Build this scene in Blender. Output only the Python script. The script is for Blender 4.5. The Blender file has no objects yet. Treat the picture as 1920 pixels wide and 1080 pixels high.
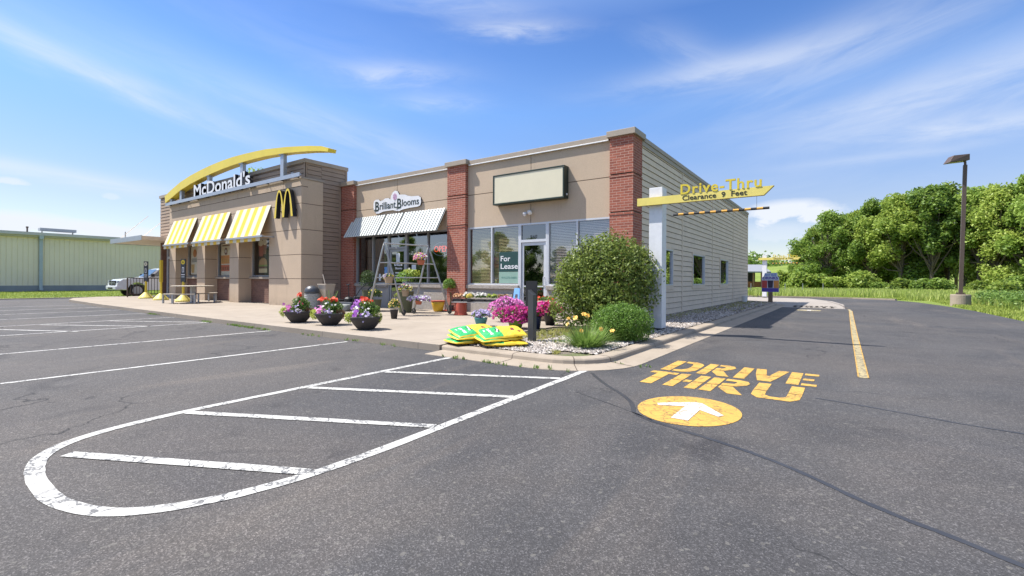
import bpy, bmesh, math, random
import numpy as np
from mathutils import Vector, Matrix

# ---------------------------------------------------------------- camera, sky, sun, exposure
SC = bpy.context.scene
COL = SC.collection
FOC, PCX, PCY = 879.0, 960.0, 525.6
ROLL, YAW, EYE = math.radians(0.305), math.radians(35.28), 1.3

cam_data = bpy.data.cameras.new("camera")
cam = bpy.data.objects.new("camera", cam_data)
COL.objects.link(cam)
cam_data.sensor_fit = 'HORIZONTAL'
cam_data.sensor_width = 36.0
cam_data.lens = FOC / 1920 * 36
cam_data.shift_y = -(540 - PCY) / 1920
cam_data.clip_start = 0.05
cam_data.clip_end = 5000
_f = Vector((-math.sin(YAW), math.cos(YAW), 0))
_r = Vector((math.cos(YAW), math.sin(YAW), 0))
_u = Vector((0, 0, 1))
_r2 = _r * math.cos(ROLL) + _u * math.sin(ROLL)
_u2 = -_r * math.sin(ROLL) + _u * math.cos(ROLL)
cam.matrix_world = Matrix(((_r2.x, _u2.x, -_f.x, 0), (_r2.y, _u2.y, -_f.y, 0), (_r2.z, _u2.z, -_f.z, EYE), (0, 0, 0, 1)))
SC.camera = cam


def ray(u, v):
    a, b = (u - PCX), -(v - PCY)
    x = (a * math.cos(ROLL) - b * math.sin(ROLL)) / FOC
    y = (a * math.sin(ROLL) + b * math.cos(ROLL)) / FOC
    c, s = math.cos(YAW), math.sin(YAW)
    return (-s + x * c, c + x * s, y)


def g(u, v, z=0.0):
    d = ray(u, v)
    t = (z - EYE) / d[2]
    return Vector((d[0] * t, d[1] * t, z))


def at(u, v, f):
    d = ray(u, v)
    return Vector((d[0] * f, d[1] * f, EYE + d[2] * f))


def onY(u, v, Y):
    d = ray(u, v)
    t = Y / d[1]
    return Vector((d[0] * t, Y, EYE + d[2] * t))


SUN_DIR = Vector((0.57, 0.27, -1.0)).normalized()     # the way light travels
sun_d = bpy.data.lights.new("sun", 'SUN')
sun_d.energy = 4.15
sun_d.angle = math.radians(0.53)
sun_d.color = (1.0, 0.955, 0.885)
sun = bpy.data.objects.new("sun", sun_d)
COL.objects.link(sun)
sun.rotation_euler = SUN_DIR.to_track_quat('-Z', 'Y').to_euler()
SUN_EL = math.asin(-SUN_DIR.z)
SUN_AZ = math.atan2(-SUN_DIR.x, -SUN_DIR.y)

world = bpy.data.worlds.new("World")
SC.world = world
world.use_nodes = True
WT = world.node_tree
for n in list(WT.nodes):
    WT.nodes.remove(n)


def wn(t, **k):
    n = WT.nodes.new(t)
    for a, b in k.items():
        setattr(n, a, b)
    return n


def wmath(op, a, b=None, c=None, clamp=False):
    n = wn('ShaderNodeMath', operation=op)
    n.use_clamp = clamp
    for i, x in enumerate((a, b, c)):
        if x is None:
            continue
        if isinstance(x, (int, float)):
            n.inputs[i].default_value = x
        else:
            WT.links.new(x, n.inputs[i])
    return n.outputs[0]


sky = wn('ShaderNodeTexSky')
sky.sky_type = 'NISHITA'
sky.sun_disc = False
sky.sun_elevation = SUN_EL
sky.sun_rotation = SUN_AZ % (2 * math.pi)
sky.altitude = 300
sky.air_density = 1.0
sky.dust_density = 0.2
sky.ozone_density = 2.2
hs = wn('ShaderNodeHueSaturation')
hs.inputs['Saturation'].default_value = 1.0
hs.inputs['Hue'].default_value = 0.508
hs.inputs['Value'].default_value = 1.0
WT.links.new(sky.outputs[0], hs.inputs['Color'])
tc = wn('ShaderNodeTexCoord')
sep = wn('ShaderNodeSeparateXYZ')
WT.links.new(tc.outputs['Generated'], sep.inputs[0])
AZ = wmath('ARCTAN2', sep.outputs[0], sep.outputs[1])
EL = wmath('ARCSINE', sep.outputs[2])


def cloud_mask(u, v, hl, hw, ang, strength, scale=6.0, stretch=5.0, puff=0.0, seed=0.0):
    d = ray(u, v)
    az0 = math.atan2(d[0], d[1])
    el0 = math.atan2(d[2], math.hypot(d[0], d[1]))
    dist = math.sqrt(1 + ((u - PCX) / FOC) ** 2)
    k = 1 / (FOC * dist)
    a, b = hl * k, hw * k
    t = math.radians(ang)
    x = wmath('SUBTRACT', AZ, az0)
    y = wmath('SUBTRACT', EL, el0)
    p = wmath('ADD', wmath('MULTIPLY', x, math.cos(t)), wmath('MULTIPLY', y, math.sin(t)))
    q = wmath('SUBTRACT', wmath('MULTIPLY', y, math.cos(t)), wmath('MULTIPLY', x, math.sin(t)))
    cv = wn('ShaderNodeCombineXYZ')
    WT.links.new(wmath('MULTIPLY', p, 1.0 / stretch / 0.1), cv.inputs[0])
    WT.links.new(wmath('MULTIPLY', q, 1.0 / 0.1), cv.inputs[1])
    cv.inputs[2].default_value = seed
    nz = wn('ShaderNodeTexNoise')
    nz.inputs['Scale'].default_value = scale * 0.4
    nz.inputs['Detail'].default_value = 7
    nz.inputs['Roughness'].default_value = 0.62
    nz.inputs['Distortion'].default_value = 0.5 if puff == 0 else 0.2
    WT.links.new(cv.outputs[0], nz.inputs['Vector'])
    nc = wmath('SUBTRACT', nz.outputs['Fac'], 0.5)
    # warp the cross distance so that streaks bend and fray
    qw = wmath('ADD', q, wmath('MULTIPLY', nc, b * 1.6))
    if puff:
        # flat bottom: squash the lower half
        low = wmath('LESS_THAN', qw, 0.0)
        qw = wmath('MULTIPLY', qw, wmath('ADD', 1.0, wmath('MULTIPLY', low, 0.8)))
    r2 = wmath('ADD', wmath('POWER', wmath('ABSOLUTE', wmath('DIVIDE', p, a)), 2.0),
               wmath('POWER', wmath('ABSOLUTE', wmath('DIVIDE', qw, b)), 2.0))
    if puff:
        m = wmath('SUBTRACT', 1.0, r2)
        m = wmath('ADD', m, wmath('MULTIPLY', nc, 3.2))
        m = wmath('MULTIPLY', m, puff, clamp=True)
    else:
        m = wmath('EXPONENT', wmath('MULTIPLY', r2, -1.15))
        m = wmath('MULTIPLY', m, wmath('MULTIPLY', wmath('ADD', nz.outputs['Fac'], -0.22), 2.4, clamp=True))
    return wmath('MULTIPLY', m, strength)


clouds = [
    (215, 150, 330, 22, -15, .50, 7, 6), (640, 240, 330, 34, -14, .34, 6, 6), (110, 80, 330, 60, -14, .22, 5, 5),
    (735, 137, 110, 20, 4, .50, 9, 4), (968, 52, 115, 17, 0, .55, 9, 4), (820, 190, 85, 15, 2, .34, 9, 4),
    (110, 326, 300, 17, -5, .50, 7, 6), (560, 60, 420, 70, -8, .10, 4, 4),
    (1390, 118, 230, 27, 3, .50, 7, 5), (1290, 92, 95, 30, -28, .22, 7, 4), (1640, 60, 360, 60, 14, .30, 5, 5),
    (1830, 140, 330, 62, 10, .45, 5, 5), (1820, 232, 260, 26, -4, .50, 8, 5), (1600, 200, 240, 26, 5, .30, 7, 5),
    (1640, 295, 150, 10, 0, .28, 8, 5), (850, 5, 160, 16, 0, .30, 8, 4), (1500, 330, 400, 60, 3, .10, 4, 4)]
puffs = [(45, 424, 100, 32, 0, 1.0, 9), (165, 434, 70, 24, -3, 1.0, 9), (252, 441, 70, 18, 0, .9, 9),
         (20, 341, 26, 10, 0, .6, 9), (207, 369, 16, 8, 0, .35, 9), (1480, 402, 95, 32, 0, .95, 7),
         (1450, 440, 120, 26, 0, .35, 6), (-160, 425, 140, 34, 0, .8, 7), (2200, 430, 260, 40, 0, .6, 6)]
tot = None
for i, c in enumerate(clouds):
    m = cloud_mask(c[0], c[1], c[2], c[3], c[4], c[5], c[6], c[7], 0.0, i * 7.3)
    tot = m if tot is None else wmath('SUBTRACT', wmath('ADD', tot, m), wmath('MULTIPLY', tot, m))
for i, c in enumerate(puffs):
    m = cloud_mask(c[0], c[1], c[2], c[3], c[4], c[5], c[6], 1.6, 1.25, 50 + i * 5.1)
    tot = wmath('SUBTRACT', wmath('ADD', tot, m), wmath('MULTIPLY', tot, m))
tot = wmath('MULTIPLY', tot, 1.0, clamp=True)
# paler at the horizon, deeper blue above; unseen zenith brightened as added warm fill
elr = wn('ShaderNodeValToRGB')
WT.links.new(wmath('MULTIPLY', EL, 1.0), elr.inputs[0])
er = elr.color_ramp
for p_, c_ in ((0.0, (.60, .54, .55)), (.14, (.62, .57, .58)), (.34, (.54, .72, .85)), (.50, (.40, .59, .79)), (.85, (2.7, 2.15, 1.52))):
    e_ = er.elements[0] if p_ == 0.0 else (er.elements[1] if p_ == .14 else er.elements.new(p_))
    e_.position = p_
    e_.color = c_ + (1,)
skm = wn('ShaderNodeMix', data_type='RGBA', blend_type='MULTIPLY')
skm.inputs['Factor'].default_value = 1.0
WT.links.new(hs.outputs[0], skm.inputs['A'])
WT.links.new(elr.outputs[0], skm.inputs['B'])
mixc = wn('ShaderNodeMix', data_type='RGBA')
WT.links.new(tot, mixc.inputs['Factor'])
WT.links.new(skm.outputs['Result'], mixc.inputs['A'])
mixc.inputs['B'].default_value = (3.5, 3.7, 4.05, 1)
bg = wn('ShaderNodeBackground')
bg.inputs['Strength'].default_value = 0.120
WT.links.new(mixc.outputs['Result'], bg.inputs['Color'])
wo = wn('ShaderNodeOutputWorld')
WT.links.new(bg.outputs[0], wo.inputs[0])

SC.view_settings.view_transform = 'Standard'
SC.view_settings.look = 'None'
SC.view_settings.gamma = 1.0
SC.view_settings.exposure = 1.08
SC.render.engine = 'CYCLES'
SC.cycles.max_bounces = 8
SC.cycles.transparent_max_bounces = 12
SC.cycles.use_denoising = True

# ---------------------------------------------------------------- materials


class NT:
    def __init__(self, name):
        self.m = bpy.data.materials.new(name)
        self.m.use_nodes = True
        self.t = self.m.node_tree
        self.b = self.t.nodes['Principled BSDF']
        self.out = self.t.nodes['Material Output']
        self._pos = None

    def n(self, t, **k):
        x = self.t.nodes.new(t)
        for a, b in k.items():
            setattr(x, a, b)
        return x

    def link(self, a, b):
        self.t.links.new(a, b)

    def pos(self):
        if self._pos is None:
            self._pos = self.n('ShaderNodeNewGeometry').outputs['Position']
        return self._pos

    def val(self, sock, x):
        if isinstance(x, (int, float)):
            sock.default_value = x
        elif isinstance(x, (tuple, list)):
            sock.default_value = tuple(x) + ((1,) if len(x) == 3 and len(sock.default_value) == 4 else ())
        else:
            self.link(x, sock)

    def math(self, op, a, b=None, clamp=False):
        n = self.n('ShaderNodeMath', operation=op)
        n.use_clamp = clamp
        self.val(n.inputs[0], a)
        if b is not None:
            self.val(n.inputs[1], b)
        return n.outputs[0]

    def noise(self, scale, detail=4, rough=.55, vec=None, dist=0.0):
        n = self.n('ShaderNodeTexNoise')
        n.inputs['Scale'].default_value = scale
        n.inputs['Detail'].default_value = detail
        n.inputs['Roughness'].default_value = rough
        n.inputs['Distortion'].default_value = dist
        self.link(vec if vec is not None else self.pos(), n.inputs['Vector'])
        return n.outputs['Fac']

    def voro(self, scale, feature='F1', vec=None, out='Distance', rnd=1.0):
        n = self.n('ShaderNodeTexVoronoi', feature=feature)
        n.inputs['Scale'].default_value = scale
        n.inputs['Randomness'].default_value = rnd
        self.link(vec if vec is not None else self.pos(), n.inputs['Vector'])
        return n.outputs[out]

    def ramp(self, fac, stops, interp='LINEAR'):
        n = self.n('ShaderNodeValToRGB')
        r = n.color_ramp
        r.interpolation = interp
        while len(r.elements) < len(stops):
            r.elements.new(0.5)
        for e, (p, c) in zip(r.elements, stops):
            e.position = p
            e.color = (tuple(c) + (1,)) if isinstance(c, (tuple, list)) else (c, c, c, 1)
        self.link(fac, n.inputs[0])
        return n.outputs[0]

    def mix(self, fac, a, b, mode='MIX'):
        n = self.n('ShaderNodeMix', data_type='RGBA', blend_type=mode)
        self.val(n.inputs['Factor'], fac)
        self.val(n.inputs['A'], a)
        self.val(n.inputs['B'], b)
        return n.outputs['Result']

    def scalevec(self, sx, sy, sz, vec=None):
        n = self.n('ShaderNodeMapping')
        n.inputs['Scale'].default_value = (sx, sy, sz)
        self.link(vec if vec is not None else self.pos(), n.inputs['Vector'])
        return n.outputs[0]

    def color(self, c):
        self.val(self.b.inputs['Base Color'], c)

    def bump(self, h, strength=.3, dist=.01, prev=None):
        n = self.n('ShaderNodeBump')
        n.inputs['Strength'].default_value = strength
        n.inputs['Distance'].default_value = dist
        self.link(h, n.inputs['Height'])
        if prev is not None:
            self.link(prev, n.inputs['Normal'])
        self.link(n.outputs[0], self.b.inputs['Normal'])
        return n.outputs[0]


def plain(name, col, rough=.6, metal=0.0, var=.10, vscale=3.0, bump=0.0, bscale=60, spec=.4, dirt=0.0, coat=0.0):
    """a painted, plastic or metal surface with slight tonal variation and grime"""
    t = NT(name)
    c2 = tuple(x * (1 - var) for x in col)
    c = t.mix(t.ramp(t.noise(vscale, 6, .65), [(.35, 0), (.65, 1)]), col, c2)
    if dirt:
        d = t.ramp(t.noise(vscale * 2.7, 8, .7), [(.45, 0), (.72, dirt)])
        c = t.mix(d, c, (.12, .10, .08))
    t.color(c)
    t.b.inputs['Roughness'].default_value = rough
    t.b.inputs['Metallic'].default_value = metal
    t.b.inputs['Specular IOR Level'].default_value = spec
    t.b.inputs['Coat Weight'].default_value = coat
    if bump:
        t.bump(t.noise(bscale, 4, .6), bump, .005)
    return t.m


def leafmat(name, c_dark, c_mid, c_light, trans=.35, scale=2.0, rough=.5, ocoord=False):
    t = NT(name)
    geo = t.n('ShaderNodeNewGeometry')
    rnd = geo.outputs['Random Per Island']
    nz = t.noise(scale, 3, .6)
    oi = t.n('ShaderNodeObjectInfo').outputs['Random']
    f = t.math('ADD', t.math('MULTIPLY', rnd, .55), t.math('MULTIPLY', nz, .6))
    f = t.math('ADD', f, t.math('MULTIPLY', t.math('SUBTRACT', oi, .5), .38))
    c = t.ramp(f, [(.12, c_dark), (.5, c_mid), (.95, c_light)])
    t.color(c)
    t.b.inputs['Roughness'].default_value = rough
    t.b.inputs['Specular IOR Level'].default_value = .3
    tr = t.n('ShaderNodeBsdfTranslucent')
    t.link(t.mix(.5, c, c_light), tr.inputs[0])
    mx = t.n('ShaderNodeMixShader')
    mx.inputs[0].default_value = trans
    t.link(t.b.outputs[0], mx.inputs[1])
    t.link(tr.outputs[0], mx.inputs[2])
    t.link(mx.outputs[0], t.out.inputs[0])
    return t.m


def glassmat(name, tint=(.55, .58, .58), refl=.16, rough=.0, spread=1.0):
    t = NT(name)
    t.t.nodes.remove(t.b)
    lw = t.n('ShaderNodeLayerWeight')
    lw.inputs[0].default_value = .5
    fr = t.math('POWER', lw.outputs['Facing'], 4.0)
    gl = t.n('ShaderNodeBsdfGlossy')
    gl.inputs['Roughness'].default_value = rough
    gl.inputs['Color'].default_value = (.95, .96, 1, 1)
    # panes are never quite flat
    bm_ = t.n('ShaderNodeBump')
    bm_.inputs['Strength'].default_value = .02
    bm_.inputs['Distance'].default_value = .01
    t.link(t.noise(1.3, 2, .5), bm_.inputs['Height'])
    t.link(bm_.outputs[0], gl.inputs['Normal'])
    tr = t.n('ShaderNodeBsdfTransparent')
    tr.inputs[0].default_value = tuple(tint) + (1,)
    mx = t.n('ShaderNodeMixShader')
    t.link(t.math('ADD', t.math('MULTIPLY', fr, .9 * spread), refl, clamp=True), mx.inputs[0])
    t.link(tr.outputs[0], mx.inputs[1])
    t.link(gl.outputs[0], mx.inputs[2])
    t.link(mx.outputs[0], t.out.inputs[0])
    return t.m


M = {}


def asphalt():
    t = NT('asphalt')
    p = t.pos()
    big = t.noise(.22, 4, .6)
    mid = t.noise(1.1, 5, .62, dist=.6)
    fine = t.noise(95, 3, .7)
    base = t.ramp(big, [(.30, (.032, .031, .033)), (.50, (.045, .0435, .0445)), (.70, (.062, .0595, .059))])
    base = t.mix(t.ramp(mid, [(.35, 0), (.75, .55)]), base, (.082, .077, .075))
    # darker sealed patch inside the hatched island, lighter worn surface in the near right lane
    sx = t.n('ShaderNodeSeparateXYZ')
    t.link(p, sx.inputs[0])
    X, Y = sx.outputs[0], sx.outputs[1]

    def band(s, lo, hi, soft):
        a = t.math('MULTIPLY', t.math('SUBTRACT', s, lo), 1 / soft, clamp=True)
        b = t.math('MULTIPLY', t.math('SUBTRACT', hi, s), 1 / soft, clamp=True)
        return t.math('MULTIPLY', a, b)
    isl = t.math('MULTIPLY', band(X, -5.35, -2.75, .35), band(Y, .9, 6.0, .3))
    base = t.mix(t.math('MULTIPLY', isl, .45), base, (.036, .0355, .039))
    fresh = t.math('MULTIPLY', band(X, 1.6, 5.4, 2.2), band(Y, 18, 47, 9))
    base = t.mix(t.math('MULTIPLY', fresh, .7), base, (.031, .0305, .034))
    # broad brownish worn areas
    base = t.mix(t.ramp(t.noise(.13, 5, .62, dist=.8), [(.46, 0), (.63, .6)]), base, (.084, .073, .065))
    # stretched dusty streaks
    st = t.noise(1.0, 5, .6, vec=t.scalevec(.9, .16, 1), dist=.4)
    base = t.mix(t.ramp(st, [(.56, 0), (.74, .5)]), base, (.125, .105, .088))
    st2 = t.noise(1.0, 4, .6, vec=t.scalevec(.35, 1.6, 1), dist=.3)
    base = t.mix(t.ramp(st2, [(.63, 0), (.82, .30)]), base, (.13, .11, .095))
    oil = t.noise(.8, 3, .5, dist=1.2)
    base = t.mix(t.ramp(oil, [(.62, 0), (.74, .6)]), base, (.028, .026, .027))
    # aggregate
    v1 = t.voro(150, 'F1', out='Color')
    sp = t.n('ShaderNodeSeparateColor')
    t.link(v1, sp.inputs[0])
    agg = t.ramp(sp.outputs[0], [(0.0, .66), (.55, .95), (.80, 1.3), (.93, 1.85), (1, 2.5)])
    base = t.mix(.9, base, agg, 'MULTIPLY')
    v2 = t.voro(48, 'F1', out='Color')
    sp2 = t.n('ShaderNodeSeparateColor')
    t.link(v2, sp2.inputs[0])
    base = t.mix(t.ramp(sp2.outputs[1], [(.96, 0), (.99, .4)]), base, (.17, .16, .14))
    # hairline cracks
    wv = t.n('ShaderNodeVectorMath', operation='ADD')
    nzc = t.n('ShaderNodeTexNoise')
    nzc.inputs['Scale'].default_value = 1.7
    nzc.inputs['Detail'].default_value = 6
    t.link(p, nzc.inputs['Vector'])
    t.link(p, wv.inputs[0])
    t.link(nzc.outputs['Color'], wv.inputs[1])
    cr = t.voro(.24, 'DISTANCE_TO_EDGE', vec=wv.outputs[0])
    crm = t.ramp(cr, [(.0, 1), (.0022, .85), (.0042, 0)])
    gate = t.ramp(t.noise(.35, 3), [(.47, 0), (.55, 1)])
    base = t.mix(t.math('MULTIPLY', crm, gate), base, (.010, .010, .011))
    t.color(base)
    t.b.inputs['Roughness'].default_value = .84
    t.b.inputs['Specular IOR Level'].default_value = .35
    h = t.math('ADD', t.math('MULTIPLY', t.voro(150, 'F1'), .6), t.math('MULTIPLY', fine, .6))
    t.bump(h, .55, .006)
    return t.m


M['asphalt'] = asphalt()


def paint(name, col, wear=.5, crackcol=(.06, .06, .065), dirty=.25, wscale=7):
    t = NT(name)
    w = t.noise(wscale, 7, .72)
    c = t.mix(t.ramp(t.noise(1.6, 5, .6), [(.35, 0), (.7, dirty)]), col, tuple(x * .62 for x in col))
    wv = t.n('ShaderNodeVectorMath', operation='ADD')
    nz = t.n('ShaderNodeTexNoise')
    nz.inputs['Scale'].default_value = 9
    nz.inputs['Detail'].default_value = 4
    t.link(t.pos(), nz.inputs['Vector'])
    sc = t.n('ShaderNodeVectorMath', operation='SCALE')
    t.link(nz.outputs['Color'], sc.inputs[0])
    sc.inputs['Scale'].default_value = .25
    t.link(t.pos(), wv.inputs[0])
    t.link(sc.outputs[0], wv.inputs[1])
    cr = t.voro(6.5, 'DISTANCE_TO_EDGE', vec=wv.outputs[0])
    crm = t.math('MULTIPLY', t.ramp(cr, [(0, 1), (.03, .85), (.06, 0)]), t.ramp(t.noise(2.2, 3), [(.36, 0), (.50, .9)]))
    c = t.mix(crm, c, crackcol)
    c = t.mix(t.ramp(w, [(.5 + .25 * (1 - wear), 0), (.58 + .25 * (1 - wear), .85)]), c, (.055, .053, .055))
    ag = t.voro(120, 'F1', out='Color')
    sp = t.n('ShaderNodeSeparateColor')
    t.link(ag, sp.inputs[0])
    c = t.mix(.55, c, t.ramp(sp.outputs[0], [(0, .72), (.5, 1.0), (1, 1.12)]), 'MULTIPLY')
    t.color(c)
    t.b.inputs['Roughness'].default_value = .75
    t.bump(t.math('ADD', t.math('MULTIPLY', crm, -1.0), t.noise(90, 3)), .35, .004)
    return t.m


M['white_paint'] = paint('white_road_paint', (.44, .43, .40), .6)
M['yellow_paint'] = paint('yellow_road_paint', (.50, .295, .055), .34, (.18, .11, .04), .35, 8)
M['yellow_paint_far'] = paint('worn_yellow_road_paint', (.38, .31, .16), .9, (.08, .065, .05), .3, 14)
M['arrow_paint'] = paint('arrow_paint', (.52, .49, .46), .25, (.3, .22, .14), .25)


def concrete(name, c1, c2, joints=None, stain=.35):
    t = NT(name)
    b = t.mix(t.ramp(t.noise(.7, 6, .65), [(.35, 0), (.68, 1)]), c1, c2)
    b = t.mix(t.ramp(t.noise(3.1, 7, .7, dist=.5), [(.52, 0), (.78, stain)]), b, tuple(x * .5 for x in c1))
    b = t.mix(.6, b, t.ramp(t.noise(160, 2, .6), [(.3, .86), (.7, 1.1)]), 'MULTIPLY')
    if joints:
        sx = t.n('ShaderNodeSeparateXYZ')
        t.link(t.pos(), sx.inputs[0])
        for ax, off, per in joints:
            m = t.math('PINGPONG', t.math('ADD', sx.outputs[ax], off), per / 2)
            jm = t.math('LESS_THAN', m, .012)
            b = t.mix(t.math('MULTIPLY', jm, .7), b, (.16, .14, .12))
    t.color(b)
    t.b.inputs['Roughness'].default_value = .9
    t.b.inputs['Specular IOR Level'].default_value = .25
    t.bump(t.noise(120, 4, .7), .25, .004)
    return t.m


M['sidewalk'] = concrete('sidewalk_concrete', (.275, .232, .185), (.33, .28, .226), [(0, .35, 3.1), (1, -9.15, 3.05)])
M['kerb'] = concrete('kerb_concrete', (.275, .228, .175), (.34, .285, .225), None, .5)
M['pad'] = concrete('pad_concrete', (.26, .23, .20), (.32, .285, .25), [(0, 0, 4.0), (1, 0, 4.5)])


def stucco(name, c):
    t = NT(name)
    b = t.mix(t.ramp(t.noise(.9, 5, .6), [(.3, 0), (.7, 1)]), c, tuple(x * .93 for x in c))
    b = t.mix(t.ramp(t.noise(1.2, 6, .7, vec=t.scalevec(3.0, 3.0, .25)), [(.54, 0), (.76, .30)]), b, tuple(x * .6 for x in c))
    sz = t.n('ShaderNodeSeparateXYZ')
    t.link(t.pos(), sz.inputs[0])
    low = t.math('MULTIPLY', t.math('SUBTRACT', .55, sz.outputs[2]), 2.0, clamp=True)
    b = t.mix(t.math('MULTIPLY', low, t.ramp(t.noise(5, 6, .7), [(.35, .1), (.7, .6)])), b, (.20, .16, .125))
    b = t.mix(.8, b, t.ramp(t.noise(55, 3, .7), [(.3, .86), (.7, 1.12)]), 'MULTIPLY')
    t.color(b)
    t.b.inputs['Roughness'].default_value = .92
    t.b.inputs['Specular IOR Level'].default_value = .2
    t.bump(t.noise(70, 4, .75), .5, .006)
    return t.m


M['stucco'] = stucco('beige_stucco', (.52, .405, .295))
M['stucco_gray'] = stucco('grey_stucco', (.36, .335, .31))
M['siding'] = plain('tan_siding', (.72, .585, .445), .7, var=.08, vscale=1.2, bump=.12, bscale=40, dirt=.12)
M['siding_brown'] = plain('brown_siding', (.33, .245, .18), .7, var=.10, vscale=1.2, bump=.12, bscale=40, dirt=.12)
M['coping'] = plain('taupe_coping_metal', (.36, .30, .235), .55, var=.06, dirt=.1)
M['groove'] = plain('groove_shadow_line', (.07, .052, .04), .9)


def brick():
    t = NT('red_brick')
    sx = t.n('ShaderNodeSeparateXYZ')
    t.link(t.pos(), sx.inputs[0])
    cv = t.n('ShaderNodeCombineXYZ')
    t.link(t.math('SUBTRACT', sx.outputs[0], sx.outputs[1]), cv.inputs[0])
    t.link(sx.outputs[2], cv.inputs[1])
    br = t.n('ShaderNodeTexBrick')
    t.link(cv.outputs[0], br.inputs['Vector'])
    br.inputs['Color1'].default_value = (.36, .110, .068, 1)
    br.inputs['Color2'].default_value = (.25, .073, .048, 1)
    br.inputs['Mortar'].default_value = (.46, .30, .235, 1)
    br.inputs['Scale'].default_value = 1.0
    br.inputs['Mortar Size'].default_value = .0062
    br.inputs['Mortar Smooth'].default_value = .1
    br.inputs['Bias'].default_value = -.1
    br.inputs['Brick Width'].default_value = .245
    br.inputs['Row Height'].default_value = .0775
    c = t.mix(.7, br.outputs['Color'], t.ramp(t.noise(22, 5, .7), [(.3, .78), (.7, 1.18)]), 'MULTIPLY')
    t.color(c)
    t.b.inputs['Roughness'].default_value = .88
    t.bump(t.math('SUBTRACT', t.math('MULTIPLY', t.noise(90, 3), .3), br.outputs['Fac']), .6, .008)
    return t.m


M['brick'] = brick()


def splitface():
    t = NT('split_face_block')
    b = t.mix(t.ramp(t.noise(9, 6, .7), [(.3, 0), (.7, 1)]), (.40, .36, .315), (.30, .265, .23))
    t.color(b)
    t.b.inputs['Roughness'].default_value = .95
    t.bump(t.noise(22, 6, .75), 1.0, .03)
    return t.m


M['block'] = splitface()
t_ = NT('brown_brick')
sx_ = t_.n('ShaderNodeSeparateXYZ'); t_.link(t_.pos(), sx_.inputs[0])
cv_ = t_.n('ShaderNodeCombineXYZ')
t_.link(sx_.outputs[0], cv_.inputs[0]); t_.link(sx_.outputs[2], cv_.inputs[1])
b_ = t_.n('ShaderNodeTexBrick'); t_.link(cv_.outputs[0], b_.inputs['Vector'])
b_.inputs['Color1'].default_value = (.14, .072, .052, 1); b_.inputs['Color2'].default_value = (.19, .10, .07, 1)
b_.inputs['Mortar'].default_value = (.24, .15, .115, 1); b_.inputs['Scale'].default_value = 1
b_.inputs['Mortar Size'].default_value = .006; b_.inputs['Brick Width'].default_value = .3; b_.inputs['Row Height'].default_value = .1
t_.color(b_.outputs['Color']); t_.b.inputs['Roughness'].default_value = .9
M['brown_brick'] = t_.m

M['alum'] = plain('white_aluminium_frame', (.60, .61, .63), .4, .2, var=.05)
M['alum_dark'] = plain('grey_aluminium_frame', (.34, .34, .34), .45, .3, var=.05)
M['steel'] = plain('painted_grey_steel', (.42, .44, .47), .4, .5, var=.08)
M['galv'] = plain('galvanised_tube', (.42, .42, .41), .4, .6, var=.15, vscale=9)
M['glass'] = glassmat('window_glass', (.84, .86, .84), .22)
M['glass_dark'] = glassmat('dark_window_glass', (.45, .47, .47), .22)
M['glass_shop'] = glassmat('shop_window_glass', (.72, .74, .72), .24)
M['glass_bay'] = glassmat('bay_window_glass', (.88, .90, .88), .04)
M['glass_side'] = glassmat('side_window_glass', (.25, .27, .24), .40)
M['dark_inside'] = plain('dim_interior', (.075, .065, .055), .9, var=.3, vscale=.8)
M['floor_inside'] = plain('interior_floor', (.14, .12, .10), .7)
M['blind'] = plain('ivory_blind', (.72, .56, .27), .6, var=.06)
M['blind_pink'] = plain('pale_blind', (.72, .60, .55), .6, var=.06)
M['white'] = plain('white_paint', (.74, .74, .75), .45, var=.05, dirt=.12)
M['black'] = plain('black_plastic', (.018, .018, .020), .45)
M['black_metal'] = plain('black_metal', (.03, .03, .032), .4, .3)
M['charcoal'] = plain('charcoal_metal', (.085, .088, .095), .38, .4)
M['dark_green'] = plain('dark_green_metal', (.03, .045, .035), .4, .2)
M['cream'] = plain('cream_sign_face', (.66, .61, .45), .5, var=.04)
M['yellow'] = plain('yellow_enamel', (.74, .55, .05), .38, var=.08, dirt=.06)
M['yellow_pale'] = plain('pale_yellow_enamel', (.80, .66, .17), .4, var=.07, dirt=.12)
M['aw_yellow'] = plain('yellow_awning_cloth', (.74, .46, .045), .8, var=.06)
M['aw_white'] = plain('cream_awning_cloth', (.66, .60, .45), .8, var=.06)
M['met_white'] = plain('white_ribbed_metal', (.66, .69, .67), .35, .15, var=.06)
M['rib'] = plain('dark_rib_gap', (.07, .085, .085), .6)
M['bronze'] = plain('bronze_painted_steel', (.12, .085, .07), .45, .3, var=.1)
M['table_metal'] = plain('beige_table_metal', (.42, .37, .30), .5, .2, var=.1)
M['tan_plastic'] = plain('tan_plastic', (.42, .30, .19), .6, var=.08)
M['sand_plastic'] = plain('sand_plastic', (.50, .42, .33), .6, var=.08)
M['terracotta'] = plain('terracotta_plastic', (.50, .145, .07), .6, var=.1)
M['red_plastic'] = plain('brick_red_plastic', (.42, .085, .05), .55, var=.1)
M['yellow_pot'] = plain('glazed_yellow', (.72, .44, .035), .35, var=.08)
M['teal_pot'] = plain('teal_plastic', (.06, .24, .23), .45, var=.1)
M['green_pot'] = plain('green_plastic', (.24, .42, .05), .5, var=.1)
M['navy_pot'] = plain('navy_plastic', (.02, .03, .09), .45)
M['gray_pot'] = plain('dark_grey_resin', (.055, .05, .048), .7, var=.25, vscale=14)
M['soil'] = plain('potting_soil', (.035, .024, .016), .95)
M['blue_chair'] = plain('light_blue_plastic', (.16, .33, .62), .42, var=.05)
M['wood_post'] = plain('weathered_wood', (.22, .16, .11), .85, var=.35, vscale=20, bump=.3)
M['bark'] = plain('tree_bark', (.17, .135, .10), .95, var=.4, vscale=6, bump=.6, bscale=14)
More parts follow.
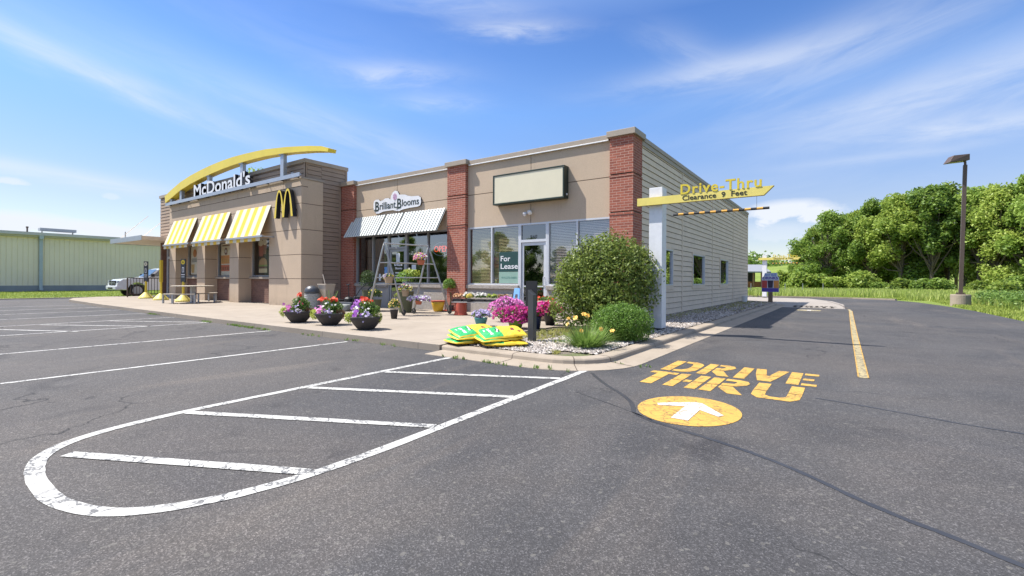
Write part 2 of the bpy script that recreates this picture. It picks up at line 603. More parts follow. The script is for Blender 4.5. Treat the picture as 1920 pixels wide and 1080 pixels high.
M['stem'] = plain('plant_stem', (.10, .12, .04), .8)
M['leaf_tree'] = leafmat('tree_leaves', (.030, .065, .012), (.155, .255, .042), (.33, .44, .09), .45, .35)
M['leaf_tree2'] = leafmat('lighter_tree_leaves', (.05, .085, .018), (.22, .32, .050), (.42, .50, .11), .45, .35)
M['leaf_bush'] = leafmat('large_shrub_leaves', (.026, .046, .009), (.120, .175, .030), (.31, .37, .085), .32, 2.2)
M['leaf_box'] = leafmat('rounded_shrub_leaves', (.05, .105, .016), (.15, .27, .040), (.26, .41, .08), .35, 4.0)
M['leaf_grass'] = leafmat('long_green_blades', (.07, .125, .022), (.15, .25, .045), (.26, .38, .09), .35, 3.0)
M['leaf_pot'] = leafmat('pot_foliage', (.03, .065, .014), (.10, .19, .035), (.23, .33, .08), .35, 8.0)
M['leaf_lime'] = leafmat('lime_trailing_foliage', (.20, .26, .03), (.38, .46, .06), (.52, .58, .12), .35, 8.0)
M['leaf_red'] = leafmat('bronze_begonia_foliage', (.12, .045, .03), (.28, .13, .07), (.40, .26, .12), .3, 8.0)
M['leaf_dark'] = leafmat('dark_foliage', (.015, .035, .010), (.045, .085, .018), (.10, .16, .04), .3, 6.0)


def flower(name, c1, c2, c3):
    return leafmat(name, c1, c2, c3, .3, 12.0, .6)


M['f_magenta'] = flower('magenta_petals', (.16, .005, .06), (.42, .015, .17), (.66, .08, .38))
M['f_pink'] = flower('pink_petals', (.50, .09, .33), (.70, .20, .52), (.82, .42, .70))
M['f_crimson'] = flower('crimson_petals', (.20, .005, .03), (.46, .015, .09), (.65, .05, .20))
M['f_lav'] = flower('lavender_petals', (.25, .18, .40), (.42, .34, .58), (.62, .56, .74))
M['f_purple'] = flower('purple_petals', (.16, .03, .32), (.40, .10, .55), (.62, .30, .72))
M['f_white'] = flower('white_petals', (.55, .53, .46), (.74, .72, .68), (.85, .84, .82))
M['f_red'] = flower('scarlet_petals', (.50, .02, .01), (.75, .05, .025), (.85, .16, .07))
M['f_yellow'] = flower('yellow_petals', (.62, .42, .04), (.80, .62, .10), (.86, .74, .30))
M['f_peach'] = flower('peach_petals', (.70, .26, .09), (.82, .45, .22), (.86, .62, .42))
M['f_daylily'] = flower('daylily_petals', (.72, .36, .05), (.84, .52, .10), (.88, .66, .22))

# ---------------------------------------------------------------- mesh helpers


class MB:
    """collects faces of several materials into one mesh"""

    def __init__(self):
        self.v, self.f, self.mi, self.mats = [], [], [], []
        self.smooth = False

    def _m(self, m):
        if m not in self.mats:
            self.mats.append(m)
        return self.mats.index(m)

    def poly(self, pts, m=None):
        i = len(self.v)
        self.v += [tuple(p) for p in pts]
        self.f.append(tuple(range(i, i + len(pts))))
        self.mi.append(self._m(m))

    def add(self, vs, fs, m=None):
        i = len(self.v)
        self.v += [tuple(p) for p in vs]
        k = self._m(m)
        for f in fs:
            self.f.append(tuple(i + j for j in f))
            self.mi.append(k)

    def box(self, x0, x1, y0, y1, z0, z1, m=None):
        vs = [(x0, y0, z0), (x1, y0, z0), (x1, y1, z0), (x0, y1, z0), (x0, y0, z1), (x1, y0, z1), (x1, y1, z1), (x0, y1, z1)]
        self.add(vs, [(0, 3, 2, 1), (4, 5, 6, 7), (0, 1, 5, 4), (1, 2, 6, 5), (2, 3, 7, 6), (3, 0, 4, 7)], m)
        return self

    def bar(self, a, b, w, h=None, m=None, up=(0, 0, 1)):
        h = h or w
        a, b = Vector(a), Vector(b)
        d = (b - a).normalized()
        upv = Vector(up)
        if abs(d.dot(upv)) > .99:
            upv = Vector((0, 1, 0))
        s = d.cross(upv).normalized() * w / 2
        t = s.cross(d).normalized() * h / 2
        vs = [a - s - t, a + s - t, a + s + t, a - s + t, b - s - t, b + s - t, b + s + t, b - s + t]
        self.add(vs, [(0, 3, 2, 1), (4, 5, 6, 7), (0, 1, 5, 4), (1, 2, 6, 5), (2, 3, 7, 6), (3, 0, 4, 7)], m)
        return self

    def tube(self, pts, r, n=8, m=None, cap=True):
        pts = [Vector(p) for p in pts]
        rs = r if isinstance(r, (list, tuple)) else [r] * len(pts)
        vs, fs = [], []
        prev = None
        for i, p in enumerate(pts):
            if i == 0:
                d = pts[1] - p
            elif i == len(pts) - 1:
                d = p - pts[i - 1]
            else:
                d = (pts[i + 1] - p).normalized() + (p - pts[i - 1]).normalized()
            d.normalize()
            ref = prev if prev is not None else (Vector((0, 0, 1)) if abs(d.z) < .9 else Vector((1, 0, 0)))
            s = d.cross(ref)
            if s.length < 1e-5:
                s = d.cross(Vector((1, .3, .2)))
            s.normalize()
            t = s.cross(d).normalized()
            prev = t
            for k in range(n):
                a = 2 * math.pi * k / n
                vs.append(p + (s * math.cos(a) + t * math.sin(a)) * rs[i])
        for i in range(len(pts) - 1):
            for k in range(n):
                fs.append((i * n + k, i * n + (k + 1) % n, (i + 1) * n + (k + 1) % n, (i + 1) * n + k))
        if cap:
            fs.append(tuple(range(n - 1, -1, -1)))
            fs.append(tuple((len(pts) - 1) * n + k for k in range(n)))
        self.add(vs, fs, m)
        return self

    def lathe(self, prof, c=(0, 0, 0), n=24, m=None, sq=0):
        vs, fs = [], []
        for (r, z) in prof:
            for k in range(n):
                a = 2 * math.pi * (k + .5) / n
                q = 1.0
                if sq:
                    q = 1 / max(abs(math.cos(a)), abs(math.sin(a)))
                    q = 1 + (q - 1) * sq
                vs.append((c[0] + r * q * math.cos(a), c[1] + r * q * math.sin(a), c[2] + z))
        for i in range(len(prof) - 1):
            for k in range(n):
                fs.append((i * n + k, i * n + (k + 1) % n, (i + 1) * n + (k + 1) % n, (i + 1) * n + k))
        fs.append(tuple(range(n - 1, -1, -1)))
        fs.append(tuple((len(prof) - 1) * n + k for k in range(n)))
        self.add(vs, fs, m)
        return self

    def prism(self, outline, o, ex, ey, depth, m=None, mside=None):
        """outline (2d, ccw) in the plane o + x*ex + y*ey, pushed back along -(ex x ey) by depth"""
        o, ex, ey = Vector(o), Vector(ex), Vector(ey)
        nrm = ex.cross(ey).normalized()
        A = [o + ex * x + ey * y for x, y in outline]
        B = [p - nrm * depth for p in A]
        n = len(A)
        self.poly(A, m)
        self.poly(B[::-1], mside or m)
        for i in range(n):
            j = (i + 1) % n
            self.poly([A[i], B[i], B[j], A[j]], mside or m)
        return self

    def build(self, name, m=None, parent=None, local=False, smooth=False, bevel=0.0):
        me = bpy.data.meshes.new(name)
        vs = self.v
        if parent is not None and not local:
            inv = parent_world(parent).inverted()
            vs = [tuple(inv @ Vector(p)) for p in vs]
        me.from_pydata([tuple(p) for p in vs], [], self.f)
        for mt in self.mats:
            me.materials.append(mt if mt is not None else m)
        if len(self.mats) > 1:
            me.polygons.foreach_set('material_index', self.mi)
        if smooth:
            me.polygons.foreach_set('use_smooth', [True] * len(me.polygons))
        me.update()
        o = bpy.data.objects.new(name, me)
        COL.objects.link(o)
        if parent is not None:
            o.parent = parent
        if bevel:
            b = o.modifiers.new('bevel', 'BEVEL')
            b.width = bevel
            b.segments = 2
            b.limit_method = 'ANGLE'
        return o


def parent_world(o):
    mt = Matrix.Translation(o.location) @ o.rotation_euler.to_matrix().to_4x4() @ Matrix.Diagonal(o.scale).to_4x4()
    return (parent_world(o.parent) @ mt) if o.parent else mt


def tag(o, label=None, cat=None, group=None, kind=None):
    if label:
        o['label'] = label
    if cat:
        o['category'] = cat
    if group:
        o['group'] = group
    if kind:
        o['kind'] = kind
    return o


def thing(name, label, cat, loc=(0, 0, 0), rz=0.0, group=None):
    o = bpy.data.objects.new(name, None)
    COL.objects.link(o)
    o.empty_display_size = .2
    o.location = loc
    o.rotation_euler = (0, 0, rz)
    return tag(o, label, cat, group)


def struct(o):
    o['kind'] = 'structure'
    return o


def copy_tree(o, parent=None):
    c = o.copy()
    COL.objects.link(c)
    c.parent = parent
    for ch in [x for x in bpy.data.objects if x.parent == o]:
        copy_tree(ch, c)
    return c


def quads(pts, nrm, size, rng, asp=.6, fold=.0):
    """leaf sized rhombic quads at pts with the given normals"""
    n = len(pts)
    nrm = nrm / (np.linalg.norm(nrm, axis=1, keepdims=True) + 1e-9)
    r = rng.normal(size=(n, 3))
    t = np.cross(nrm, r)
    t /= (np.linalg.norm(t, axis=1, keepdims=True) + 1e-9)
    b = np.cross(nrm, t)
    s = (size * rng.uniform(.65, 1.3, n))[:, None]
    V = np.empty((n, 4, 3))
    V[:, 0] = pts - t * s
    V[:, 1] = pts - b * s * asp + nrm * s * fold
    V[:, 2] = pts + t * s
    V[:, 3] = pts + b * s * asp + nrm * s * fold
    return V.reshape(-1, 3)


def cloud_obj(name, mat, V, k=4, parent=None, mat_idx=None, mats=None, smooth=False):
    """mesh from an (n*k,3) array, one k-gon per k vertices; V in the parent's local space"""
    n = len(V) // k
    me = bpy.data.meshes.new(name)
    me.vertices.add(n * k)
    me.vertices.foreach_set('co', np.asarray(V, dtype=np.float32).ravel())
    me.loops.add(n * k)
    me.loops.foreach_set('vertex_index', np.arange(n * k, dtype=np.int32))
    me.polygons.add(n)
    me.polygons.foreach_set('loop_start', np.arange(0, n * k, k, dtype=np.int32))
    me.polygons.foreach_set('loop_total', np.full(n, k, dtype=np.int32))
    for mm in (mats or [mat]):
        me.materials.append(mm)
    if mat_idx is not None:
        me.polygons.foreach_set('material_index', np.asarray(mat_idx, dtype=np.int32))
    me.update(calc_edges=True)
    me.validate()
    o = bpy.data.objects.new(name, me)
    COL.objects.link(o)
    if parent is not None:
        o.parent = parent
    return o


_tc = {}


def text_geo(body, bold=0.0, depth=0.0, res=3, spacing=1.0):
    key = (body, bold, depth, res, spacing)
    if key in _tc:
        return _tc[key]
    cu = bpy.data.curves.new('txt', 'FONT')
    cu.body = body
    cu.size = 1.0
    cu.offset = bold
    cu.extrude = depth / 2
    cu.resolution_u = res
    cu.space_character = spacing
    ob = bpy.data.objects.new('txt', cu)
    COL.objects.link(ob)
    dg = bpy.context.evaluated_depsgraph_get()
    dg.update()
    me = bpy.data.meshes.new_from_object(ob.evaluated_get(dg))
    vs = [tuple(v.co) for v in me.vertices]
    fs = [tuple(p.vertices) for p in me.polygons]
    nz = [p.normal.z for p in me.polygons]
    bpy.data.objects.remove(ob)
    bpy.data.curves.remove(cu)
    bpy.data.meshes.remove(me)
    _tc[key] = (vs, fs, nz)
    return _tc[key]


def add_text(mb, body, o, ex, ey, width, height, depth=.004, m=None, mside=None, bold=0.0, fit=True, spacing=1.0):
    """text filling width x height with its lower left corner at o; it stands depth proud of the plane"""
    o, ex, ey = Vector(o), Vector(ex).normalized(), Vector(ey).normalized()
    nr = ex.cross(ey)
    vs, fs, nz = text_geo(body, bold, 1.0, 3, spacing)
    x0, x1 = min(v[0] for v in vs), max(v[0] for v in vs)
    y0, y1 = min(v[1] for v in vs), max(v[1] for v in vs)
    sx = width / (x1 - x0)
    sy = height / (y1 - y0) if height else sx
    if not width:
        sx = sy
    W = [o + ex * (v[0] - x0) * sx + ey * (v[1] - y0) * sy + nr * (v[2] + .5) * depth for v in vs]
    i = len(mb.v)
    mb.v += [tuple(p) for p in W]
    kf, ks = mb._m(m), mb._m(mside or m)
    for f, z in zip(fs, nz):
        mb.f.append(tuple(i + j for j in f))
        mb.mi.append(kf if z > .5 else ks)


rng = np.random.default_rng(7)
random.seed(11)
# ---------------------------------------------------------------- ground, asphalt, kerbs, sidewalk


def grassmat():
    t = NT('mown_grass')
    b = t.mix(t.ramp(t.noise(.12, 4, .6), [(.35, 0), (.65, 1)]), (.12, .18, .03), (.20, .26, .05))
    b = t.mix(t.ramp(t.noise(1.6, 6, .7), [(.4, 0), (.75, .55)]), b, (.27, .29, .08))
    b = t.mix(.75, b, t.ramp(t.noise(30, 4, .75), [(.3, .55), (.7, 1.25)]), 'MULTIPLY')
    t.color(b)
    t.b.inputs['Roughness'].default_value = .9
    t.b.inputs['Specular IOR Level'].default_value = .15
    t.bump(t.noise(40, 5, .8), .9, .05)
    return t.m


M['grass'] = grassmat()
mb = MB()
mb.poly([(-1500, -1500, -.03), (1500, -1500, -.03), (1500, 1500, -.03), (-1500, 1500, -.03)])
struct(mb.build('ground', M['grass']))

# far rolling field behind the drive
mb = MB()
NX, NY = 60, 24
hx = np.linspace(-420, 420, NX)
hy = np.linspace(120, 420, NY)
vs, fs = [], []
for j, y in enumerate(hy):
    for i, x in enumerate(hx):
        s = min(1, max(0, (y - 120) / 200))
        z = (3 * s * s - 2 * s ** 3) * (10.5 + 2.2 * math.sin(x * .013 + 1) + 1.2 * math.sin(x * .031))
        vs.append((x, y, z - .1))
for j in range(NY - 1):
    for i in range(NX - 1):
        fs.append((j * NX + i, j * NX + i + 1, (j + 1) * NX + i + 1, (j + 1) * NX + i))
mb.add(vs, fs)
struct(mb.build('hills', M['grass'], smooth=True))

mb = MB()
far = [(-41, -60), (40, -60), (40, -10), (5.6, 4), (5.05, 14), (5.0, 23), (4.95, 30), (4.6, 35), (4.0, 40), (3.0, 43.6), (.6, 44.8), (-6, 45.2), (-41, 45.2)]
mb.poly([(x, y, 0) for x, y in far])
struct(mb.build('asphalt', M['asphalt']))

# concrete pad in the drive lane
mb = MB()
mb.poly([(-13, 27.6, .004), (.05, 27.6, .004), (.02, 33, .004), (-.6, 38, .004), (-2.2, 43, .004), (-13, 44.6, .004)])
struct(mb.build('concrete_pad', M['pad']))

# sidewalk slab
SWZ = .12
mb = MB()
slab = [(-34.4, 6.9), (-27.5, 6.55), (-15.3, 6.24), (-11.8, 6.2), (-6.0, 6.2), (-6.05, 10.4), (-5.1, 11.6), (-5.1, 13.3), (-36.4, 13.3), (-38.5, 12.5), (-38.2, 9.0), (-37.0, 7.6)]
n_ = len(slab)
mb.poly([(x, y, SWZ) for x, y in slab])
for i in range(n_):
    a, b = slab[i], slab[(i + 1) % n_]
    mb.poly([(a[0], a[1], -.02), (b[0], b[1], -.02), (b[0], b[1], SWZ), (a[0], a[1], SWZ)])
struct(mb.build('sidewalk', M['sidewalk'], bevel=.012))

# kerb with gutter pan swept along its face line
path = [(-5.98, 6.24), (-5.0, 6.24), (-4.4, 6.24), (-3.82, 6.25)]
cx, cy, r = -3.82, 7.09, .84
for k in range(1, 9):
    a = -math.pi / 2 + (math.pi / 2) * k / 8
    path.append((cx + r * math.cos(a), cy + r * math.sin(a)))
path += [(-2.98, 9), (-2.98, 12), (-2.98, 16), (-2.98, 20), (-2.98, 25), (-2.99, 29), (-3.1, 30.4), (-3.5, 31.6), (-4.3, 32.6), (-5.6, 33.2), (-7, 33.4)]
prof = [(-.27, .02), (-.27, .098), (-.255, .106), (-.20, .109), (-.06, .108), (-.02, .100), (0, .080), (.012, .03), (.03, .022), (.42, .008), (.43, -.02)]
mb = MB()
P_ = [Vector((x, y, 0)) for x, y in path]
rows = []
for i, p in enumerate(P_):
    d = (P_[min(i + 1, len(P_) - 1)] - P_[max(i - 1, 0)]).normalized()
    out = Vector((d.y, -d.x, 0))
    rows.append([p + out * o_ + Vector((0, 0, z_)) for o_, z_ in prof])
for i in range(len(rows) - 1):
    for k in range(len(prof) - 1):
        mb.poly([rows[i][k], rows[i][k + 1], rows[i + 1][k + 1], rows[i + 1][k]])
mb.poly(rows[0][::-1])
mb.poly(rows[-1])
# control joints: thin dark slots standing a hair proud
for s in (2, 6, 10, 12, 13, 14, 15, 16):
    a, b = rows[s], None
    d = (P_[min(s + 1, len(P_) - 1)] - P_[max(s - 1, 0)]).normalized() * .006
    for k in range(1, len(prof) - 2):
        n0 = Vector((0, 0, .003))
        mb.poly([a[k] - d + n0, a[k + 1] - d + n0, a[k + 1] + d + n0, a[k] + d + n0], M['groove'])
struct(mb.build('kerb', M['kerb']))
# kerb on the far side of the drive
mb = MB()
fk = [(-14, 45.4), (-6, 45.35), (.6, 45.0), (3.1, 43.8)]
for a, b in zip(fk, fk[1:]):
    mb.bar((a[0], a[1], .03), (b[0], b[1], .03), .3, .14)
struct(mb.build('far_kerb', M['kerb']))

# planting bed


def bedmat():
    t = NT('bed_soil')
    b = t.mix(t.ramp(t.noise(3, 6, .7), [(.4, 0), (.6, 1)]), (.17, .14, .105), (.09, .075, .055))
    b = t.mix(t.ramp(t.noise(1.2, 5, .7), [(.52, 0), (.62, .7)]), b, (.12, .15, .04))
    t.color(b)
    t.b.inputs['Roughness'].default_value = .95
    t.bump(t.noise(60, 5, .8), 1, .02)
    return t.m


M['bed'] = bedmat()
mb = MB()
bed = [(-6.03, 6.5), (-3.85, 6.5), (-3.45, 6.7), (-3.24, 7.1), (-3.24, 29.5), (-3.7, 31.2), (-5.2, 32.8), (-5.6, 33.2), (-5.6, 13.3), (-5.12, 11.6), (-6.06, 10.4)]
mb.poly([(x, y, .088) for x, y in bed])
struct(mb.build('planting_bed', M['bed']))

# river stones: one heap nobody could count


def stones(name, regions, mats, size):
    oct_v = np.array([(1, 0, 0), (-1, 0, 0), (0, 1, 0), (0, -1, 0), (0, 0, 1), (0, 0, -1)], float)
    oct_f = [(0, 2, 4), (2, 1, 4), (1, 3, 4), (3, 0, 4), (2, 0, 5), (1, 2, 5), (3, 1, 5), (0, 3, 5)]
    pts = []
    for (x0, x1, y0, y1, n) in regions:
        pts.append(np.column_stack([rng.uniform(x0, x1, n), rng.uniform(y0, y1, n)]))
    pts = np.vstack(pts)
    n = len(pts)
    V = np.repeat(oct_v[None], n, 0) * rng.uniform(.7, 1.3, (n, 6, 1))
    V[:, :, 2] *= .55
    V[:, :, 1] *= rng.uniform(.6, 1, (n, 1))
    a = rng.uniform(0, 6.28, n)
    ca, sa = np.cos(a)[:, None], np.sin(a)[:, None]
    X = V[:, :, 0] * ca - V[:, :, 1] * sa
    Y = V[:, :, 0] * sa + V[:, :, 1] * ca
    s = rng.uniform(.6, 1.25, (n, 1)) * size
    out = np.stack([X * s + pts[:, :1], Y * s + pts[:, 1:2], V[:, :, 2] * s + .10 + rng.uniform(0, .02, (n, 1))], -1)
    T = out[:, np.array(oct_f).ravel()].reshape(-1, 3)
    return cloud_obj(name, mats, T, 3)


def stonemat():
    t = NT('river_stone')
    geo = t.n('ShaderNodeNewGeometry')
    vr = t.voro(26, 'F1', out='Color')
    sp = t.n('ShaderNodeSeparateColor')
    t.link(vr, sp.inputs[0])
    c = t.ramp(sp.outputs[0], [(0, (.06, .053, .048)), (.25, (.20, .17, .145)), (.5, (.32, .275, .235)), (.75, (.42, .37, .33)), (1, (.56, .52, .47))])
    t.color(c)
    t.b.inputs['Roughness'].default_value = .8
    return t.m


M['stone'] = stonemat()
tag(stones('gravel', [(-4.9, -3.95, 6.55, 8.9, 3000), (-5.95, -4.9, 6.55, 8.0, 1100), (-3.95, -3.28, 7.0, 9.5, 1700), (-5.0, -3.27, 9.5, 13.2, 3600),
                      (-5.05, -3.27, 13.2, 20, 3800), (-5.05, -3.27, 20, 31.3, 2600)], M['stone'], .038), kind='stuff')
# weeds and grass tufts in the bed and along joints


def tufts(name, pts, h, w, mat, spread=.05, blades=7, z=.09):
    V = []
    for (x, y) in pts:
        for _ in range(blades):
            a = rng.uniform(0, 6.28)
            r = rng.uniform(0, spread)
            bx, by = x + r * math.cos(a), y + r * math.sin(a)
            hh = h * rng.uniform(.5, 1.3)
            lean = hh * rng.uniform(.2, .7)
            ww = w * rng.uniform(.6, 1.2)
            px_, py_ = -math.sin(a) * ww / 2, math.cos(a) * ww / 2
            tx, ty = bx + lean * math.cos(a), by + lean * math.sin(a)
            V += [(bx - px_, by - py_, z), (bx + px_, by + py_, z), (tx + px_ * .4, ty + py_ * .4, z + hh), (tx - px_ * .4, ty - py_ * .4, z + hh * .97)]
    return cloud_obj(name, mat, np.array(V), 4)


wp = [(rng.uniform(-5.9, -5.1), rng.uniform(6.6, 7.5)) for _ in range(90)] + [(rng.uniform(-5.9, -4.3), rng.uniform(7.6, 10.2)) for _ in range(330)]
wp += [(rng.uniform(-5.0, -4.3), rng.uniform(13, 31)) for _ in range(420)] + [(rng.uniform(-4.4, -3.4), rng.uniform(20, 31)) for _ in range(120)]
wp += [(-3.9 + rng.uniform(-.1, .1), 6.75 + rng.uniform(-.1, .1)) for _ in range(9)] + [(-4.75 + rng.uniform(-.15, .15), 6.9 + rng.uniform(-.2, .2)) for _ in range(16)]
tag(tufts('weeds', wp, .06, .018, leafmat('dry_weeds', (.14, .16, .04), (.32, .32, .08), (.50, .46, .16), .35, 2.0)), kind='stuff')
kp = []
for (x, y, n) in [(-20.2, 6.32, 22), (-13.8, 6.15, 26), (-13.0, 6.12, 26), (-12.2, 6.10, 18), (-15.6, 6.18, 16), (-24, 6.5, 10), (-5.2, 5.8, 7), (-4.5, 5.79, 9), (-4.0, 5.80, 4), (-3.5, 5.9, 6), (-10, 6.12, 7), (-8.6, 6.12, 6), (-7.3, 6.12, 5), (-2.6, 6.9, 5)]:
    kp += [(x + rng.normal() * .22, y + rng.normal() * .035) for _ in range(n)]
tag(tufts('kerb_weeds', kp, .045, .016, M['leaf_pot'], .03, 6, .005), kind='stuff')

# ---------------------------------------------------------------- painted markings


def gp(u, v, z=.004):
    p = g(u, v)
    return (p.x, p.y, z)


def strip(name, pts, w, mat, z=.004, jitter=0.0):
    pts = [Vector((p[0], p[1], z)) for p in pts]
    # resample
    rs = [pts[0]]
    for a, b in zip(pts, pts[1:]):
        k = max(1, int((b - a).length / .25))
        rs += [a + (b - a) * i / k for i in range(1, k + 1)]
    mb = MB()
    L, R = [], []
    for i, p in enumerate(rs):
        d = (rs[min(i + 1, len(rs) - 1)] - rs[max(i - 1, 0)]).normalized()
        s = Vector((-d.y, d.x, 0))
        wl = w[min(i, len(w) - 1)] if isinstance(w, list) else w
        L.append(p + s * (wl / 2 + random.uniform(-jitter, jitter)))
        R.append(p - s * (wl / 2 + random.uniform(-jitter, jitter)))
    for i in range(len(rs) - 1):
        mb.poly([R[i], R[i + 1], L[i + 1], L[i]])
    return struct(mb.build(name, mat))


WP = M['white_paint']
# stall lines
for k, (x, y0, x1, y1) in enumerate([(-8.35, -6, -8.45, 6.0), (-11.55, -6, -11.72, 6.1), (-15.2, -6, -15.4, 6.2), (-18.15, -6, -18.3, 6.3), (-21.1, -6, -21.2, 6.35), (-24.0, -6, -24.1, 6.4), (-27.0, -6, -27.0, 6.5), (-30, -6, -30, 6.6)]):
    strip('parking_line', [(x, y0), (x1, y1)], .092, WP, jitter=.003)
for (a, b) in [((-15.15, 3.2), (-18.05, 1.75)), ((-15.3, 4.75), (-18.1, 3.05)), ((-15.4, 6.2), (-18.2, 4.55))]:
    strip('hatch_line', [a, b], .10, WP, jitter=.003)
# island outline traced from the photograph on the ground
outer = [g(1107, 692), g(960, 743), g(815, 803), g(600, 892), g(450, 932), g(300, 960), g(180, 968), g(100, 945), g(60, 918), g(46, 892), g(58, 868), g(100, 838), g(180, 805), g(345, 768), g(560, 725), g(700, 697), g(845, 670)]
inner = [g(1092, 692), g(945, 743), g(800, 801), g(585, 887), g(440, 926), g(300, 950), g(180, 951), g(120, 936), g(94, 915), g(83, 893), g(88, 876), g(122, 850), g(200, 818), g(352, 777), g(566, 729), g(706, 699), g(838, 673)]


def smoothp(P, it=3):
    P = [Vector(p) for p in P]
    for _ in range(it):
        Q = [P[0]]
        for a, b in zip(P, P[1:]):
            Q += [a * .75 + b * .25, a * .25 + b * .75]
        Q.append(P[-1])
        P = Q
    return P


# use clean parallel geometry: a centre line with constant width
ctr = [(-3.05, 6.22), (-2.99, 5.0), (-2.93, 3.6), (-2.88, 2.6), (-2.87, 1.9), (-2.95, 1.4), (-3.1, 1.05), (-3.3, .83), (-3.58, .72), (-3.85, .685), (-4.15, .69), (-4.45, .72), (-4.75, .80), (-4.98, .97), (-5.13, 1.25), (-5.22, 1.65), (-5.26, 2.1), (-5.29, 3.2), (-5.33, 4.5), (-5.37, 5.80)]
strip('island_line', smoothp([Vector((a, b, 0)) for a, b in ctr], 2), .10, WP, jitter=.003)
for (a, b) in [((-5.25, 4.36), (-3.06, 5.44)), ((-5.22, 3.18), (-3.0, 4.27)), ((-5.18, 1.90), (-2.95, 3.0)), ((-4.66, .93), (-2.93, 1.79))]:
    strip('hatch_line', [a, b], .10, WP, z=.006, jitter=.003)
# lane line
mb = MB()
strip('lane_line', [(.225, 7.93), (.225, 14), (.24, 20), (.26, 25.9), (.2, 27.4)], .105, M['yellow_paint_far'], jitter=.004)
strip('lane_line_edge', [(.17, 7.95), (.168, 14), (.185, 20), (.205, 25.9)], .016, M['yellow_paint'], z=.008)
strip('lane_line_edge', [(.28, 7.95), (.28, 14), (.295, 20), (.315, 25.9)], .016, M['yellow_paint'], z=.008)
strip('joint_line', [(.2, 27.4), (-.2, 33), (-.9, 38)], .05, M['groove'], z=.009)


def seal(pts, w):
    t = M.get('seal')
    if t is None:
        q = NT('crack_seal')
        q.color(q.mix(q.ramp(q.noise(2, 4), [(.4, 0), (.7, 1)]), (.034, .034, .038), (.022, .022, .026)))
        q.b.inputs['Roughness'].default_value = .5
        t = M['seal'] = q.m
    strip('crack_seal', smoothp([Vector((a, b, 0)) for a, b in pts], 2), w, t, z=.0025, jitter=.006)


seal([(-2.9, 6.05), (-2.5, 5.55), (-2.0, 5.05), (-1.78, 4.72), (-1.70, 4.48), (-1.47, 4.31), (-1.09, 4.17), (-.79, 4.07), (-.45, 3.90), (-.17, 3.71), (.07, 3.49), (.26, 3.36), (.48, 3.25), (.70, 3.10), (1.3, 2.8)], .045)
seal([(-.25, 6.24), (.27, 6.13), (.7, 5.98), (1.0, 5.88), (1.6, 5.8), (3, 5.9)], .028)
seal([(-2.55, 4.9), (-1.9, 4.6), (-1.45, 4.33)], .012)


def flat(name, polys, mat, z=.004, lift=0):
    mb = MB()
    for pl in polys:
        mb.poly([(x, y, z) for x, y in pl])
    return struct(mb.build(name, mat))


def rect(x0, x1, y0, y1):
    return [(x0, y0), (x1, y0), (x1, y1), (x0, y1)]


